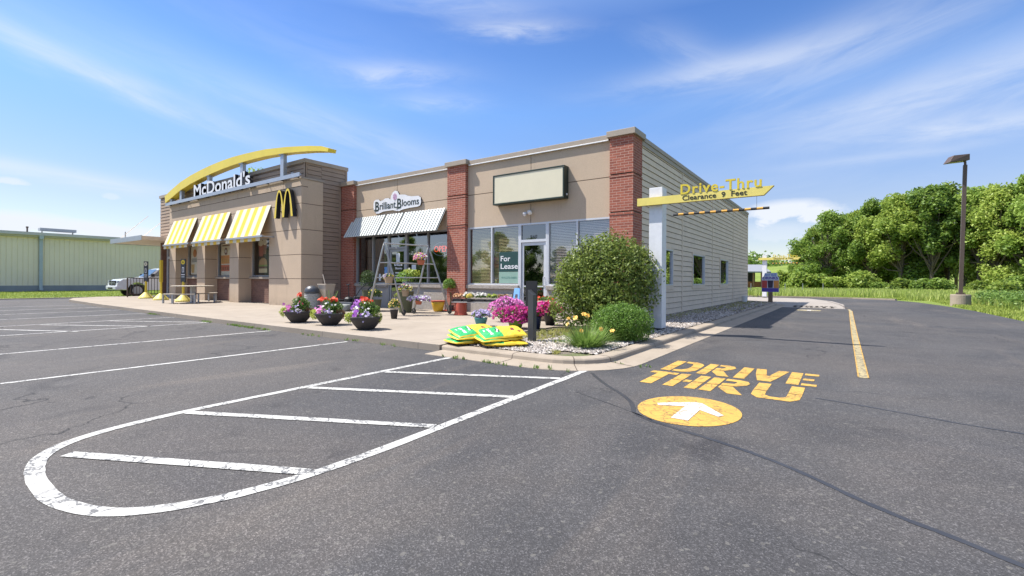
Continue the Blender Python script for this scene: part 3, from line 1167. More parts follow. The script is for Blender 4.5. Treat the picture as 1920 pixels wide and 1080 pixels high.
def stencil(dx, dy, mat):
    """DRIVE THRU, letters read by a driver heading +Y"""
    yb, ym, yt = 6.90, 7.33, 7.82
    gap = .025
    P = []

    def stem(x0, x1, yb=yb, yt=yt, ym=ym):
        P.append(rect(x0, x1, yb, ym - gap / 2))
        P.append(rect(x0, x1, ym + gap / 2, yt))
    # D
    stem(-2.20, -2.06)
    P.append([(-2.035, yt), (-2.035, yt - .15), (-1.93, yt - .17), (-1.89, yt - .27), (-1.88, ym + .012), (-1.74, ym + .012), (-1.745, yt - .22), (-1.80, yt - .08), (-1.90, yt)])
    P.append([(-2.035, yb), (-1.90, yb), (-1.80, yb + .07), (-1.745, yb + .2), (-1.74, ym - .012), (-1.88, ym - .012), (-1.89, yb + .27), (-1.94, yb + .17), (-2.035, yb + .14)])
    # R
    stem(-1.70, -1.57)
    P.append([(-1.545, yt), (-1.545, yt - .13), (-1.46, yt - .14), (-1.44, yt - .21), (-1.46, yt - .29), (-1.545, yt - .31), (-1.545, ym + .012), (-1.40, ym + .03), (-1.32, yt - .30), (-1.30, yt - .18), (-1.34, yt - .05), (-1.43, yt)])
    P.append([(-1.545, ym - .012), (-1.42, ym - .012), (-1.27, yb), (-1.42, yb), (-1.545, yb + .28)])
    # I
    stem(-1.22, -1.08)
    # V
    P.append([(-1.05, yt), (-.92, yt), (-.865, ym + .012), (-1.00, ym + .012)])
    P.append([(-.76, yt), (-.63, yt), (-.70, ym + .012), (-.825, ym + .012)])
    P.append([(-.995, ym - .012), (-.70, ym - .012), (-.77, yb), (-.925, yb)])
    # E
    stem(-.60, -.46)
    for a, b in ((yt - .15, yt), (ym - .06, ym + .08), (yb, yb + .14)):
        P.append(rect(-.435, -.27 if a != ym - .06 else -.31, a, b))
    yb, ym, yt = 5.88, 6.30, 6.76
    # T
    P.append([(-2.25, yt), (-2.25, yt - .15), (-2.14, yt - .15), (-2.14, ym + .012), (-1.99, ym + .012), (-1.99, yt - .15), (-1.88, yt - .15), (-1.88, yt)])
    P.append(rect(-2.14, -1.99, yb, ym - .012))
    # H
    stem(-1.85, -1.72, yb, yt, ym)
    P.append(rect(-1.70, -1.61, ym - .07, ym + .08))
    stem(-1.59, -1.46, yb, yt, ym)
    # R
    stem(-1.42, -1.28, yb, yt, ym)
    P.append([(-1.255, yt), (-1.255, yt - .13), (-1.13, yt - .14), (-1.10, yt - .21), (-1.13, yt - .29), (-1.255, yt - .31), (-1.255, ym + .012), (-1.08, ym + .03), (-.98, yt - .30), (-.96, yt - .18), (-1.00, yt - .05), (-1.10, yt)])
    P.append([(-1.255, ym - .012), (-1.11, ym - .012), (-.94, yb), (-1.10, yb), (-1.255, yb + .28)])
    # U
    P.append(rect(-.88, -.74, ym + .012, yt))
    P.append(rect(-.52, -.38, ym + .012, yt))
    P.append([(-.88, ym - .012), (-.74, ym - .012), (-.735, yb + .2), (-.68, yb + .13), (-.58, yb + .13), (-.525, yb + .2), (-.52, ym - .012), (-.38, ym - .012), (-.39, yb + .14), (-.47, yb), (-.79, yb), (-.87, yb + .14)])
    P = [[(x + dx, y + dy) for x, y in p] for p in P]
    flat('drive_thru_lettering', P, mat)


stencil(0, 0, M['yellow_paint'])


def circle_arrow(cx, cy, mat, mat2):
    flat('marking_disc', [[(cx + .485 * math.cos(a), cy + .575 * math.sin(a)) for a in np.linspace(0, 2 * math.pi, 65)[:-1]]], mat)
    # white arrow: stem and two blades
    flat('marking_arrow', [[(cx - .06, cy - .40), (cx + .10, cy - .40), (cx + .10, cy + .04), (cx + .30, cy - .10), (cx + .34, cy - .03), (cx + .05, cy + .33), (cx - .02, cy + .33), (cx - .34, cy + .06), (cx - .30, cy - .02), (cx - .06, cy + .10)]], mat2, z=.008)


circle_arrow(-1.275, 4.90, M['yellow_paint'], M['arrow_paint'])
circle_arrow(-1.3, 25.3, M['yellow_paint_far'], M['arrow_paint'])
stencil(0.0, 22.2, M['yellow_paint_far'])

# ---------------------------------------------------------------- the restaurant and shop building
FY, CYF, SX = 13.35, 13.2, -5.08
BL = thing('commercial_building', 'long tan single storey building with brick columns, grey lap siding and a brown box tower', 'building', (-18, 13.4, .1))
TZ = 5.56


def panels(mb, x0, x1, z0, z1, y, xs, zs, gap=.022, mat=None, back=.03):
    """stucco panels in the plane Y=y with thin reveal joints, as prisms proud of a backing"""
    X = [x0] + sorted(xs) + [x1]
    Z = [z0] + sorted(zs) + [z1]
    for a, b in zip(X, X[1:]):
        for c, d in zip(Z, Z[1:]):
            mb.box(a + (gap / 2 if a != x0 else 0), b - (gap / 2 if b != x1 else 0), y, y + back,
                   c + (gap / 2 if c != z0 else 0), d - (gap / 2 if d != z1 else 0), mat)


# upper facade panels
mb = MB()
panels(mb, -18.15, -12.39, 3.25, TZ, FY, [-15.4], [4.42])
panels(mb, -11.48, -5.76, 3.25, TZ, FY, [-8.68], [4.46])
mb.box(-19.0, -5.3, FY + .032, FY + .25, 3.25, TZ - .01, M['groove'])
mb.build('stucco_wall', M['stucco'], BL)
# plinth walls below the windows
mb = MB()
for a, b in ((-18.15, -15.95), (-14.85, -12.39), (-11.48, -9.13), (-8.02, -5.76)):
    mb.box(a, b, FY - .02, FY + .25, .1, .99)
mb.build('plinth_wall', M['stucco_gray'], BL)
for a, b in ((-13.75, -12.6), (-11.3, -9.4), (-7.9, -5.9)):
    mb = MB()
    mb.box(a, b, FY - .05, FY - .022, .12, .82)
    mb.build('block_facing', M['block'], BL)
mb = MB()
for a, b in ((-18.15, -15.95), (-14.85, -12.39), (-11.48, -9.13), (-8.02, -5.76)):
    mb.box(a, b, FY - .10, FY + .1, .99, 1.13)
mb.build('stone_ledge', M['block'], BL, bevel=.012)
# brick columns with recessed band joints
for (x0, x1, y1) in ((-5.76, -5.03, 13.95), (-12.39, -11.48, 13.5), (-19.08, -18.15, 13.5)):
    mb = MB()
    for a, b in ((.1, 3.33), (3.37, 4.46), (4.50, 5.60)):
        mb.box(x0, x1, CYF, y1, a, b)
    mb.box(x0 + .02, x1 - .02, CYF + .02, y1 - .02, 3.32, 4.52, M['groove'])
    for zb in (3.37, 4.50):
        mb.box(x0 - .012, x1 + .012, CYF - .012, y1, zb - .10, zb - .04)
    mb.build('brick_column', M['brick'], BL)
# coping
mb = MB()
for a, b in ((-18.15, -12.47), (-11.40, -5.84)):
    mb.box(a, b, FY - .07, FY + .35, TZ, TZ + .175)
    mb.box(a, b, FY - .078, FY - .03, TZ - .012, TZ + .022, M['white'])
for (x0, x1, y1) in ((-5.84, -4.95, 14.05), (-12.47, -11.40, 13.75), (-19.05, -18.07, 13.75)):
    mb.box(x0, x1, CYF - .08, y1, 5.60, 5.775)
mb.box(SX - .3, SX + .06, 14.05, 33.55, 5.60, 5.735)
mb.box(SX, SX + .035, 14.0, 33.5, 5.46, 5.60)
mb.build('coping', M['coping'], BL, bevel=.006)

# side wall: lapped boards, one real board each
mb = MB()
mb.box(SX - .2, SX - .02, 13.9, 33.5, .1, 5.6, M['groove'])
joints = [18.48, 23.53, 28.60]
segs = list(zip([14.0] + [j + .06 for j in joints], [j - .06 for j in joints] + [33.4]))
wins = [(15.75, 17.30, 1.00, 2.52), (19.90, 22.06, 1.00, 2.50), (25.12, 27.22, 1.00, 2.52)]
bh = .1955
GAPZ = .014


def siding_x(mb, X, segs, z0, z1, wins=(), h=.1955, out=.022, sign=1):
    """boards on a wall in the plane x=X facing +x; each leans out at its foot"""
    z = z0
    while z < z1 - .02:
        zt = min(z + h, z1)
        for (a, b) in segs:
            cuts = [(a, b)]
            for (wa, wb, wz0, wz1) in wins:
                if z + h * .5 > wz0 and z + h * .5 < wz1:
                    nc = []
                    for (p, q) in cuts:
                        if wb <= p or wa >= q:
                            nc.append((p, q))
                        else:
                            if wa > p:
                                nc.append((p, wa))
                            if wb < q:
                                nc.append((wb, q))
                    cuts = nc
            for (p, q) in cuts:
                o_ = out * random.uniform(.85, 1.1)
                z_ = z
                z = z + GAPZ
                mb.poly([(X + o_, p, z), (X + o_, q, z), (X + .001, q, zt), (X + .001, p, zt)])
                mb.poly([(X - .01, p, z), (X - .01, q, z), (X + o_, q, z), (X + o_, p, z)])
                mb.poly([(X - .01, p, z), (X + o_, p, z), (X + .001, p, zt), (X - .01, p, zt)])
                z = z_
        z += h


def siding_y(mb, Y, segs, z0, z1, h=.1955, out=.022):
    z = z0
    while z < z1 - .02:
        zt = min(z + h, z1)
        z_, z = z, z + GAPZ
        for (a, b) in segs:
            mb.poly([(a, Y - out, z), (b, Y - out, z), (b, Y - .001, zt), (a, Y - .001, zt)])
            mb.poly([(b, Y + .01, z), (a, Y + .01, z), (a, Y - out, z), (b, Y - out, z)])
            mb.poly([(b, Y - out, z), (b, Y + .01, z), (b, Y + .01, zt), (b, Y - .001, zt)])
        z = z_ + h


siding_x(mb, SX, segs, .12, 5.47, wins)
for j in joints:
    mb.box(SX, SX + .026, j - .055, j + .055, .1, 5.46)
mb.box(SX, SX + .026, 33.38, 33.5, .1, 5.46)
mb.build('lap_siding', M['siding'], BL)
# side windows
for (a, b, z0, z1) in wins:
    fr = MB()
    # trim boards
    fr.box(SX, SX + .036, a, b, z0, 1.15)
    fr.box(SX, SX + .036, a, a + .09, 1.15, z1)
    fr.box(SX, SX + .036, b - .09, b, 1.15, z1)
    fr.box(SX, SX + .036, a + .09, b - .09, 2.42, z1)
    w = fr.build('window', M['siding'], BL)
    fr = MB()
    fr.box(SX - .06, SX + .045, a + .09, a + .13, 1.15, 2.42)
    fr.box(SX - .06, SX + .045, b - .13, b - .09, 1.15, 2.42)
    fr.box(SX - .06, SX + .045, a + .13, b - .13, 2.38, 2.42)
    fr.box(SX - .06, SX + .045, a + .13, b - .13, 1.15, 1.19)
    f_ = fr.build('frame', M['alum'], w)
    gl = MB()
    gl.poly([(SX - .012, a + .13, 1.19), (SX - .012, b - .13, 1.19), (SX - .012, b - .13, 2.38), (SX - .012, a + .13, 2.38)])
    gl.build('pane', M['glass_side'], w)
# storefront glazing --------------------------------------------------


def glazed(x0, x1, zb, zt, mulls, name, glassm, frame=M['alum'], y=FY + .06, fw=.055):
    fr = MB()
    fr.box(x0, x1, y - .06, y + .06, zt - fw, zt)
    fr.box(x0, x1, y - .06, y + .06, zb, zb + fw)
    xs = [x0] + mulls + [x1 - fw]
    for m_ in xs:
        fr.box(m_, m_ + fw, y - .062, y + .062, zb + fw, zt - fw)
    w = fr.build(name, frame, BL)
    for a, b in zip(xs, xs[1:]):
        gl = MB()
        gl.poly([(a + fw, y, zb + fw), (b, y, zb + fw), (b, y, zt - fw), (a + fw, y, zt - fw)])
        gl.build('pane', glassm, w)
    return w


# left (florist) shop
glazed(-18.15, -15.95, 1.13, 3.25, [-17.02], 'shop_window', M['glass_shop'], M['alum_dark'])
glazed(-14.85, -12.39, 1.13, 3.25, [-13.62], 'shop_window', M['glass_shop'], M['alum_dark'])
# right (vacant) shop
glazed(-11.48, -9.13, 1.13, 3.25, [-10.38], 'shop_window', M['glass'])
glazed(-8.02, -5.76, 1.13, 3.25, [-6.95], 'shop_window', M['glass'])


def shop_door(x0, x1, frame, glassm, ztop=3.25, zdoor=2.60, handle=True):
    y = FY + .06
    d = MB()
    d.box(x0, x0 + .06, y - .064, y + .064, .12, ztop)
    d.box(x1 - .06, x1, y - .064, y + .064, .12, ztop)
    d.box(x0 + .06, x1 - .06, y - .064, y + .064, zdoor, zdoor + .09)
    d.box(x0 + .06, x1 - .06, y - .064, y + .064, ztop - .06, ztop)
    dr = d.build('door', frame, BL)
    f = MB()
    a, b = x0 + .07, x1 - .07
    f.box(a, a + .085, y - .03, y + .02, .13, zdoor - .01)
    f.box(b - .085, b, y - .03, y + .02, .13, zdoor - .01)
    f.box(a + .085, b - .085, y - .03, y + .02, zdoor - .11, zdoor - .01)
    f.box(a + .085, b - .085, y - .03, y + .02, .13, .32)
    f.box(a + .085, b - .085, y - .05, y - .02, 1.08, 1.12)
    f.build('leaf_frame', frame, dr)
    gl = MB()
    gl.poly([(a + .085, y - .01, .32), (b - .085, y - .01, .32), (b - .085, y - .01, zdoor - .11), (a + .085, y - .01, zdoor - .11)])
    gl.build('pane', glassm, dr)
    gl = MB()
    gl.poly([(x0 + .06, y - .01, zdoor + .09), (x1 - .06, y - .01, zdoor + .09), (x1 - .06, y - .01, ztop - .06), (x0 + .06, y - .01, ztop - .06)])
    gl.build('pane', glassm, dr)
    h = MB()
    h.tube([(b - .06, y - .03, 1.12), (b - .06, y - .10, 1.14), (b - .06, y - .10, 1.40), (b - .06, y - .03, 1.42)], .014, 8)
    h.build('handle', M['alum'], dr)
    return dr


door_l = shop_door(-15.95, -14.85, M['alum_dark'], M['glass_shop'])
door_r = shop_door(-9.13, -8.02, M['alum'], M['glass_dark'])
mb = MB()
add_text(mb, '560', (-8.72, FY + .045, 2.72), (1, 0, 0), (0, 0, 1), .27, .12, .004, M['black'])
mb.build('door_number', M['black'], BL)
# white notices on the glass of the florist's door
mb = MB()
y = FY + .045
add_text(mb, 'Brilliant', (-15.62, y, 1.88), (1, 0, 0), (0, 0, 1), .50, .10, .003, M['white'], bold=.02)
add_text(mb, 'Blooms', (-15.55, y, 1.74), (1, 0, 0), (0, 0, 1), .42, .09, .003, M['white'], bold=.02)
for k, w_ in enumerate([.40, .26, .32, .28]):
    mb.box(-15.55, -15.55 + w_, y - .003, y, 1.57 - k * .11, 1.61 - k * .11, M['white'])
mb.build('door_lettering', M['white'], BL)
pp = plain('paper_notice', (.62, .66, .68), .7)
mb = MB()
mb.box(-15.50, -15.28, y - .002, y + .001, 2.05, 2.42)
mb.box(-14.55, -14.30, FY + .045, FY + .05, 1.55, 1.92)
mb.box(-16.62, -16.50, FY + .045, FY + .05, 1.25, 1.55)
mb.build('paper_notice', pp, BL)
mb = MB()
mb.box(-16.25, -16.04, FY + .045, FY + .05, 1.42, 1.85)
mb.build('blue_notice', plain('blue_paper', (.12, .28, .58), .7), BL)
# blinds of the vacant shop
for (a, b, zlo, mt) in ((-11.35, -10.45, 1.15, M['blind']), (-10.30, -9.2, 1.15, M['blind']), (-7.94, -7.0, 1.15, M['blind_pink']), (-6.88, -5.85, 1.15, M['blind_pink'])):
    mb = MB()
    z = zlo
    while z < 3.17:
        mb.poly([(a, FY + .10, z), (b, FY + .10, z), (b, FY + .135, z + .036), (a, FY + .135, z + .036)])
        z += .052
    mb.build('window_blind', mt, BL)
# the for-lease poster hangs in the second window
ls = thing('lease_poster', 'dark green For Lease poster with pale green foot, left of the white door', 'poster', (-9.7, FY + .03, 1.2))
mb = MB()
mb.box(-10.03, -9.16, FY + .030, FY + .038, 1.60, 2.30)
mb.build('upper_panel', plain('poster_green', (.016, .060, .056), .6), ls)
mb = MB()
mb.box(-10.03, -9.16, FY + .030, FY + .038, 1.20, 1.595)
add_text(mb, '414-273-0880', (-9.93, FY + .029, 1.36), (1, 0, 0), (0, 0, 1), .66, .07, .002, plain('poster_ink', (.10, .26, .22), .6))
mb.build('lower_panel', plain('poster_pale_green', (.26, .40, .33), .6), ls)
mb = MB()


def serif(mb, s, o, w, h):
    add_text(mb, s, o, (1, 0, 0), (0, 0, 1), w, h, .003, M['white'], bold=.012)


serif(mb, 'For', (-9.96, FY + .028, 1.97), .42, .19)
serif(mb, 'Lease', (-9.96, FY + .028, 1.70), .74, .19)
mb.build('lettering', M['white'], ls)

# interior shells
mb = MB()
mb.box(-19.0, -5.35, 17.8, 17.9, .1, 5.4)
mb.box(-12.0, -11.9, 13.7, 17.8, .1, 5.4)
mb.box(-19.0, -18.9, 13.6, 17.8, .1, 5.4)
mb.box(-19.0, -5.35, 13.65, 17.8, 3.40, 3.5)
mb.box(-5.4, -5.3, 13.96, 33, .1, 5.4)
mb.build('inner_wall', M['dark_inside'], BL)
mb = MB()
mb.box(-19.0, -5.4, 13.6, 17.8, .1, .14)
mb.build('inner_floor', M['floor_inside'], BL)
mb = MB()
mb.box(-35.4, SX - .2, 13.8, 33.4, 5.30, 5.42)
mb.box(-35.4, -19.2, 11.6, 13.5, 6.1, 6.2)
mb.build('roof', plain('roof_membrane', (.35, .34, .33), .8), BL)
mb = MB()
mb.box(-35.5, SX - .1, 33.3, 33.42, .1, 5.58)
mb.box(-35.5, -35.3, 13.4, 33.4, .1, 5.58)
mb.build('back_wall', M['siding'], BL)

# tower box with brown siding
mb = MB()
BX, BY = -19.12, 11.44
mb.box(-35.55, BX - .03, BY + .03, 13.5, 3.75, 6.38, M['groove'])
mb.box(-19.3, BX - .03, 12.3, 13.3, .1, 3.75, M['groove'])
siding_x(mb, BX, [(12.2, 13.19)], .12, 6.38, h=.1955)
siding_x(mb, BX, [(11.52, 12.2)], 5.5, 6.38, h=.1955)
siding_x(mb, BX, [(13.19, 13.42)], 5.79, 6.38, h=.1955)
siding_y(mb, BY, [(-35.55, -30.1), (-30.0, -24.6), (-24.5, BX - .09)], 3.78, 6.38)
mb.box(BX, BX + .03, 11.40, 11.50, 5.4, 6.38)
mb.box(BX - .1, BX + .03, BY - .03, BY, 5.4, 6.38)
mb.box(BX, BX + .03, 13.42, 13.52, 5.78, 6.38)
mb.box(BX, BX + .03, 13.10, 13.19, .1, 5.4)
mb.build('brown_siding', M['siding_brown'], BL)
mb = MB()
mb.box(-35.62, BX + .07, BY - .07, BY + .25, 6.38, 6.55)
mb.box(BX - .25, BX + .07, BY + .25, 13.55, 6.38, 6.55)
mb.build('tower_coping', M['coping'], BL, bevel=.006)

# front block with three window bays
FB, FR, FL_ = 11.18, -18.99, -33.30
bays = [(-32.38, -29.42), (-28.40, -25.54), (-24.58, -21.65)]
mb = MB()
GR = M['groove']
zs = [1.32, 2.37]
piers = [(-33.30, -32.38), (-29.42, -28.40), (-25.54, -24.58), (-21.65, -18.99)]
for a, b in piers:
    xs = [-20.43] if b == -18.99 and False else []
    for c, d in zip([.1, 1.32, 2.37], [1.32, 2.37, 3.30]):
        mb.box(a, b, FB, FB + .30, c + (.011 if c > .2 else 0), d - (.011 if d < 3.2 else 0))
    mb.box(a + .012, b - .012, FB + .012, FB + .28, .1, 3.3, GR)
# upper wall panels
for c, d in ((3.30, 3.45), (3.45, 4.57), (4.57, 5.30)):
    mb.box(FL_, FR, FB, FB + .30, c + (.011 if c != 3.30 else 0), d - .011)
mb.box(FL_ + .012, FR - .012, FB + .012, FB + .28, 3.3, 5.6, GR)
x = FL_
while x < FR - .1:
    x2 = min(x + 1.431, FR)
    if FR - x2 < .2:
        x2 = FR
    mb.box(x + .01, x2 - (.01 if x2 < FR else 0), FB - .003, FB + .30, 5.315, 5.62)
    x = x2
# right side return
for c, d in zip([.1, 1.32, 2.37, 3.45, 4.57], [1.32, 2.37, 3.45, 4.57, 5.62]):
    mb.box(FR - .3, FR, FB + .30, 12.2, c + (.011 if c > .2 else 0), d - .011)
mb.box(FR - .28, FR - .012, FB + .30, 12.19, .1, 5.6, GR)
# inner returns of the bays
for a, b in bays:
    for c, d in zip([.1, 1.32, 2.37], [1.32, 2.37, 3.30]):
        mb.box(a - .2, a, FB + .30, FB + .72, c + (.011 if c > .2 else 0), d - (.011 if d < 3.2 else 0))
        mb.box(b, b + .2, FB + .30, FB + .72, c + (.011 if c > .2 else 0), d - (.011 if d < 3.2 else 0))
    mb.box(a - .18, a - .012, FB + .30, FB + .70, .1, 3.3, GR)
    mb.box(b + .012, b + .18, FB + .30, FB + .70, .1, 3.3, GR)
    mb.box(a - .2, b + .2, FB + .30, FB + .72, 3.302, 3.5)
mb.build('front_block_wall', M['stucco'], BL)
mb = MB()
mb.box(FL_ - .03, FR + .03, FB - .035, FB + .34, 5.62, 5.70)
mb.box(FR - .33, FR + .03, FB + .34, 12.25, 5.62, 5.70)
mb.build('parapet_cap', M['coping'], BL, bevel=.005)
pk = 0
WY = FB + .61
for (a, b) in bays:
    s = MB()
    s.box(a + .002, b - .002, WY + .01, WY + .2, .1, 1.30)
    s.build('bay_base', M['brown_brick'], BL)
    s = MB()
    s.box(a + .003, b - .003, WY - .12, WY + .1, 1.30, 1.40)
    s.build('bay_sill', M['coping'], BL, bevel=.01)
    fr = MB()
    x0, x1, z0, z1 = a + .12, b - .12, 1.42, 3.30
    fr.box(a + .004, x0, WY - .02, WY + .12, 1.40, 3.30, M['stucco'])
    fr.box(x1, b - .004, WY - .02, WY + .12, 1.40, 3.30, M['stucco'])
    fr.box(x0, x0 + .06, WY - .01, WY + .08, z0, z1)
    fr.box(x1 - .06, x1, WY - .01, WY + .08, z0, z1)
    fr.box(x0 + .06, x1 - .06, WY - .01, WY + .08, z1 - .06, z1)
    fr.box(x0 + .06, x1 - .06, WY - .01, WY + .08, z0, z0 + .06)
    w = fr.build('bay_window', M['alum_dark'], BL)
    gl = MB()
    gl.poly([(x0 + .06, WY + .03, z0 + .06), (x1 - .06, WY + .03, z0 + .06), (x1 - .06, WY + .03, z1 - .06), (x0 + .06, WY + .03, z1 - .06)])
    gl.build('pane', M['glass_bay'], w)
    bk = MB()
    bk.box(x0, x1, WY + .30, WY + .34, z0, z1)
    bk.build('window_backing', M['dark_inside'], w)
# left end: glazed entrance beyond the front block under the canopy
mb = MB()
EY = 11.75
mb.box(-35.3, -35.22, EY - .05, EY + .05, .12, 3.70)
mb.box(-34.1, -34.02, EY - .05, EY + .05, .12, 3.70)
mb.box(-33.38, -33.3, EY - .05, EY + .05, .12, 3.70)
mb.box(-35.22, -33.38, EY - .05, EY + .05, 2.55, 2.68)
mb.box(-35.22, -33.38, EY - .05, EY + .05, .12, .30)
w = mb.build('entrance_frame', M['alum'], BL)
mb = MB()
mb.box(-35.22, -33.38, EY, EY + .01, .30, 3.70)
mb.build('entrance_glass', M['glass_dark'], w)
mb = MB()
mb.box(-35.5, -33.3, EY + 1.5, EY + 1.6, .1, 3.75)
mb.box(-35.55, -35.45, BY + .1, 13.5, .1, 3.75)
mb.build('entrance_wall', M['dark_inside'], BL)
mb = MB()
mb.box(-35.6, -35.32, BY + .02, BY + .32, .12, 3.75)
mb.build('entrance_pillar', M['brown_brick'], BL)

# canopy hung on rods at the left end
cn = thing('entrance_canopy', 'flat pale grey canopy held by rods over the far left entrance', 'canopy', (-36.5, 11.6, 3.5))
mb = MB()
mb.box(-39.2, -33.6, 9.9, 12.9, 3.58, 3.80)
mb.build('slab', M['siding'], cn)
mb = MB()
mb.box(-39.24, -33.58, 9.86, 9.898, 3.55, 3.84)
mb.box(-39.24, -39.202, 9.898, 12.94, 3.55, 3.84)
mb.build('fascia', M['steel'], cn)
for y_ in (10.2, 11.2):
    mb = MB()
    mb.tube([(-38.9, y_, 3.82), (-35.6, y_ + .6, 5.2)], .022, 6)
    mb.build('rod', M['white'], cn)
mb = MB()
mb.tube([(-37.2, 10.1, 3.82), (-37.2, 10.1, 4.25)], .03, 6)
mb.build('post', M['steel'], cn)

# window graphics: shakes, sandwich and cup pictures (flat posters behind the panes)


def poster(x0, x1, z0, z1, kind, label):
    t = thing('window_poster', label, 'poster', ((x0 + x1) / 2, WY + .05, z0), 0, 'food posters in the bay windows')
    y = WY + .055
    P = lambda n, c: plain(n, c, .6)
    mb = MB()
    if kind == 'shapes':
        # milkshake cups and a layered sandwich, cut out
        mb.prism([(0, .0), (.34, 0), (.42, .62), (-.08, .62)], (x0 + .42, y, z0 + .95), (1, 0, 0), (0, 0, 1), .004, P('cup_red', (.32, .09, .06)))
        mb.prism([(.36, .10), (.66, .10), (.74, .66), (.36, .66)], (x0 + .42, y, z0 + .95), (1, 0, 0), (0, 0, 1), .004, P('cup_brown', (.24, .10, .07)))
        mb.prism([(math.cos(a) * .24 + .14, math.sin(a) * .16 + .66) for a in np.linspace(0, 6.28, 16)[:-1]], (x0 + .42, y - .002, z0 + .95), (1, 0, 0), (0, 0, 1), .004, P('cream_top', (.62, .56, .42)))
        mb.prism([(math.cos(a) * .24 + .56, math.sin(a) * .16 + .70) for a in np.linspace(0, 6.28, 16)[:-1]], (x0 + .42, y - .002, z0 + .95), (1, 0, 0), (0, 0, 1), .004, P('cream_top', (.62, .56, .42)))
        o = (x0 + .38, y, z0 + .05)
        mb.prism([(0, .48), (.05, .68), (.25, .80), (.50, .82), (.74, .72), (.82, .48)], o, (1, 0, 0), (0, 0, 1), .004, P('bun', (.42, .24, .10)))
        mb.prism([(-.02, .40), (.84, .40), (.80, .475), (.02, .475)], o, (1, 0, 0), (0, 0, 1), .004, P('lettuce', (.22, .30, .06)))
        mb.prism([(.02, .30), (.80, .30), (.80, .395), (.02, .395)], o, (1, 0, 0), (0, 0, 1), .004, P('patty', (.13, .06, .035)))
        mb.prism([(.0, .08), (.82, .08), (.80, .29), (.02, .29)], o, (1, 0, 0), (0, 0, 1), .004, P('fries', (.55, .44, .26)))
        mb.box(x1 - .02, x1 + .32, y - .01, y - .006, z0 + 1.35, z0 + 1.75, P('white_sticker', (.7, .72, .72)))
    else:
        mb.box(x0, x1, y, y + .004, z0, z1, P('poster_cream', (.72, .66, .54)))
        w_ = x1 - x0
        if kind == 'menu':
            mb.box(x0, x1, y - .004, y - .001, z0 + .62, z0 + 1.08, P('poster_orange', (.68, .28, .08)))
            mb.box(x0, x1, y - .004, y - .001, z0 + .22, z0 + .56, P('poster_rust', (.58, .14, .07)))
            for k in range(5):
                mb.box(x0 + .05 + k * w_ / 5.3, x0 + .05 + k * w_ / 5.3 + .10, y - .008, y - .005, z0 + .68, z0 + .92, P('food_gold', (.58, .36, .12)))
                mb.box(x0 + .05 + k * w_ / 5.3, x0 + .05 + k * w_ / 5.3 + .11, y - .008, y - .005, z0 + .28, z0 + .44, P('food_brown', (.22, .09, .05)))
            mb.prism([(math.cos(a) * .17 + w_ / 2, math.sin(a) * .20 + 1.30) for a in np.linspace(0, 6.28, 20)[:-1]], (x0, y - .004, z0), (1, 0, 0), (0, 0, 1), .003, P('cup_dark', (.14, .05, .035)))
            mb.prism([(math.cos(a) * .08 + w_ / 2, math.sin(a) * .10 + 1.30) for a in np.linspace(0, 6.28, 20)[:-1]], (x0, y - .008, z0), (1, 0, 0), (0, 0, 1), .003, M['white'])
            mb.box(x0 + .14, x1 - .14, y - .004, y - .001, z0 + 1.57, z0 + 1.65, P('poster_ink', (.20, .12, .09)))
        else:
            mb.prism([(math.cos(a) * .26 + w_ / 2, math.sin(a) * .24 + 1.25) for a in np.linspace(0, 6.28, 20)[:-1]], (x0, y - .004, z0), (1, 0, 0), (0, 0, 1), .003, P('drink_orange', (.50, .18, .05)))
            mb.box(x0 + .1, x1 - .1, y - .004, y - .001, z0 + .72, z0 + .95, P('poster_gray', (.32, .33, .30)))
            mb.prism([(.1, .1), (.45, .1), (.52, .6), (.04, .6)], (x0, y - .004, z0), (1, 0, 0), (0, 0, 1), .003, P('food_gold', (.58, .36, .12)))
    mb.build('printed_sheet', M['white'], t)


poster(-32.0, -30.9, 1.55, 3.2, 'drinks', 'cream poster with an orange drink in the leftmost bay window')
poster(-28.05, -26.9, 1.50, 3.22, 'menu', 'tall cream poster with orange and rust food panels in the middle bay window')
poster(-24.3, -22.9, 1.48, 3.2, 'shapes', 'cut-out picture of shakes above a sandwich in the right bay window')
_plain0 = plain
_cache = {}


def plain(name, col, *a, **k):      # reuse identical small materials
    key = (name, tuple(col))
    if key not in _cache:
        _cache[key] = _plain0(name, col, *a, **k)
    return _cache[key]



# ---------------------------------------------------------------- signs and awnings on the building


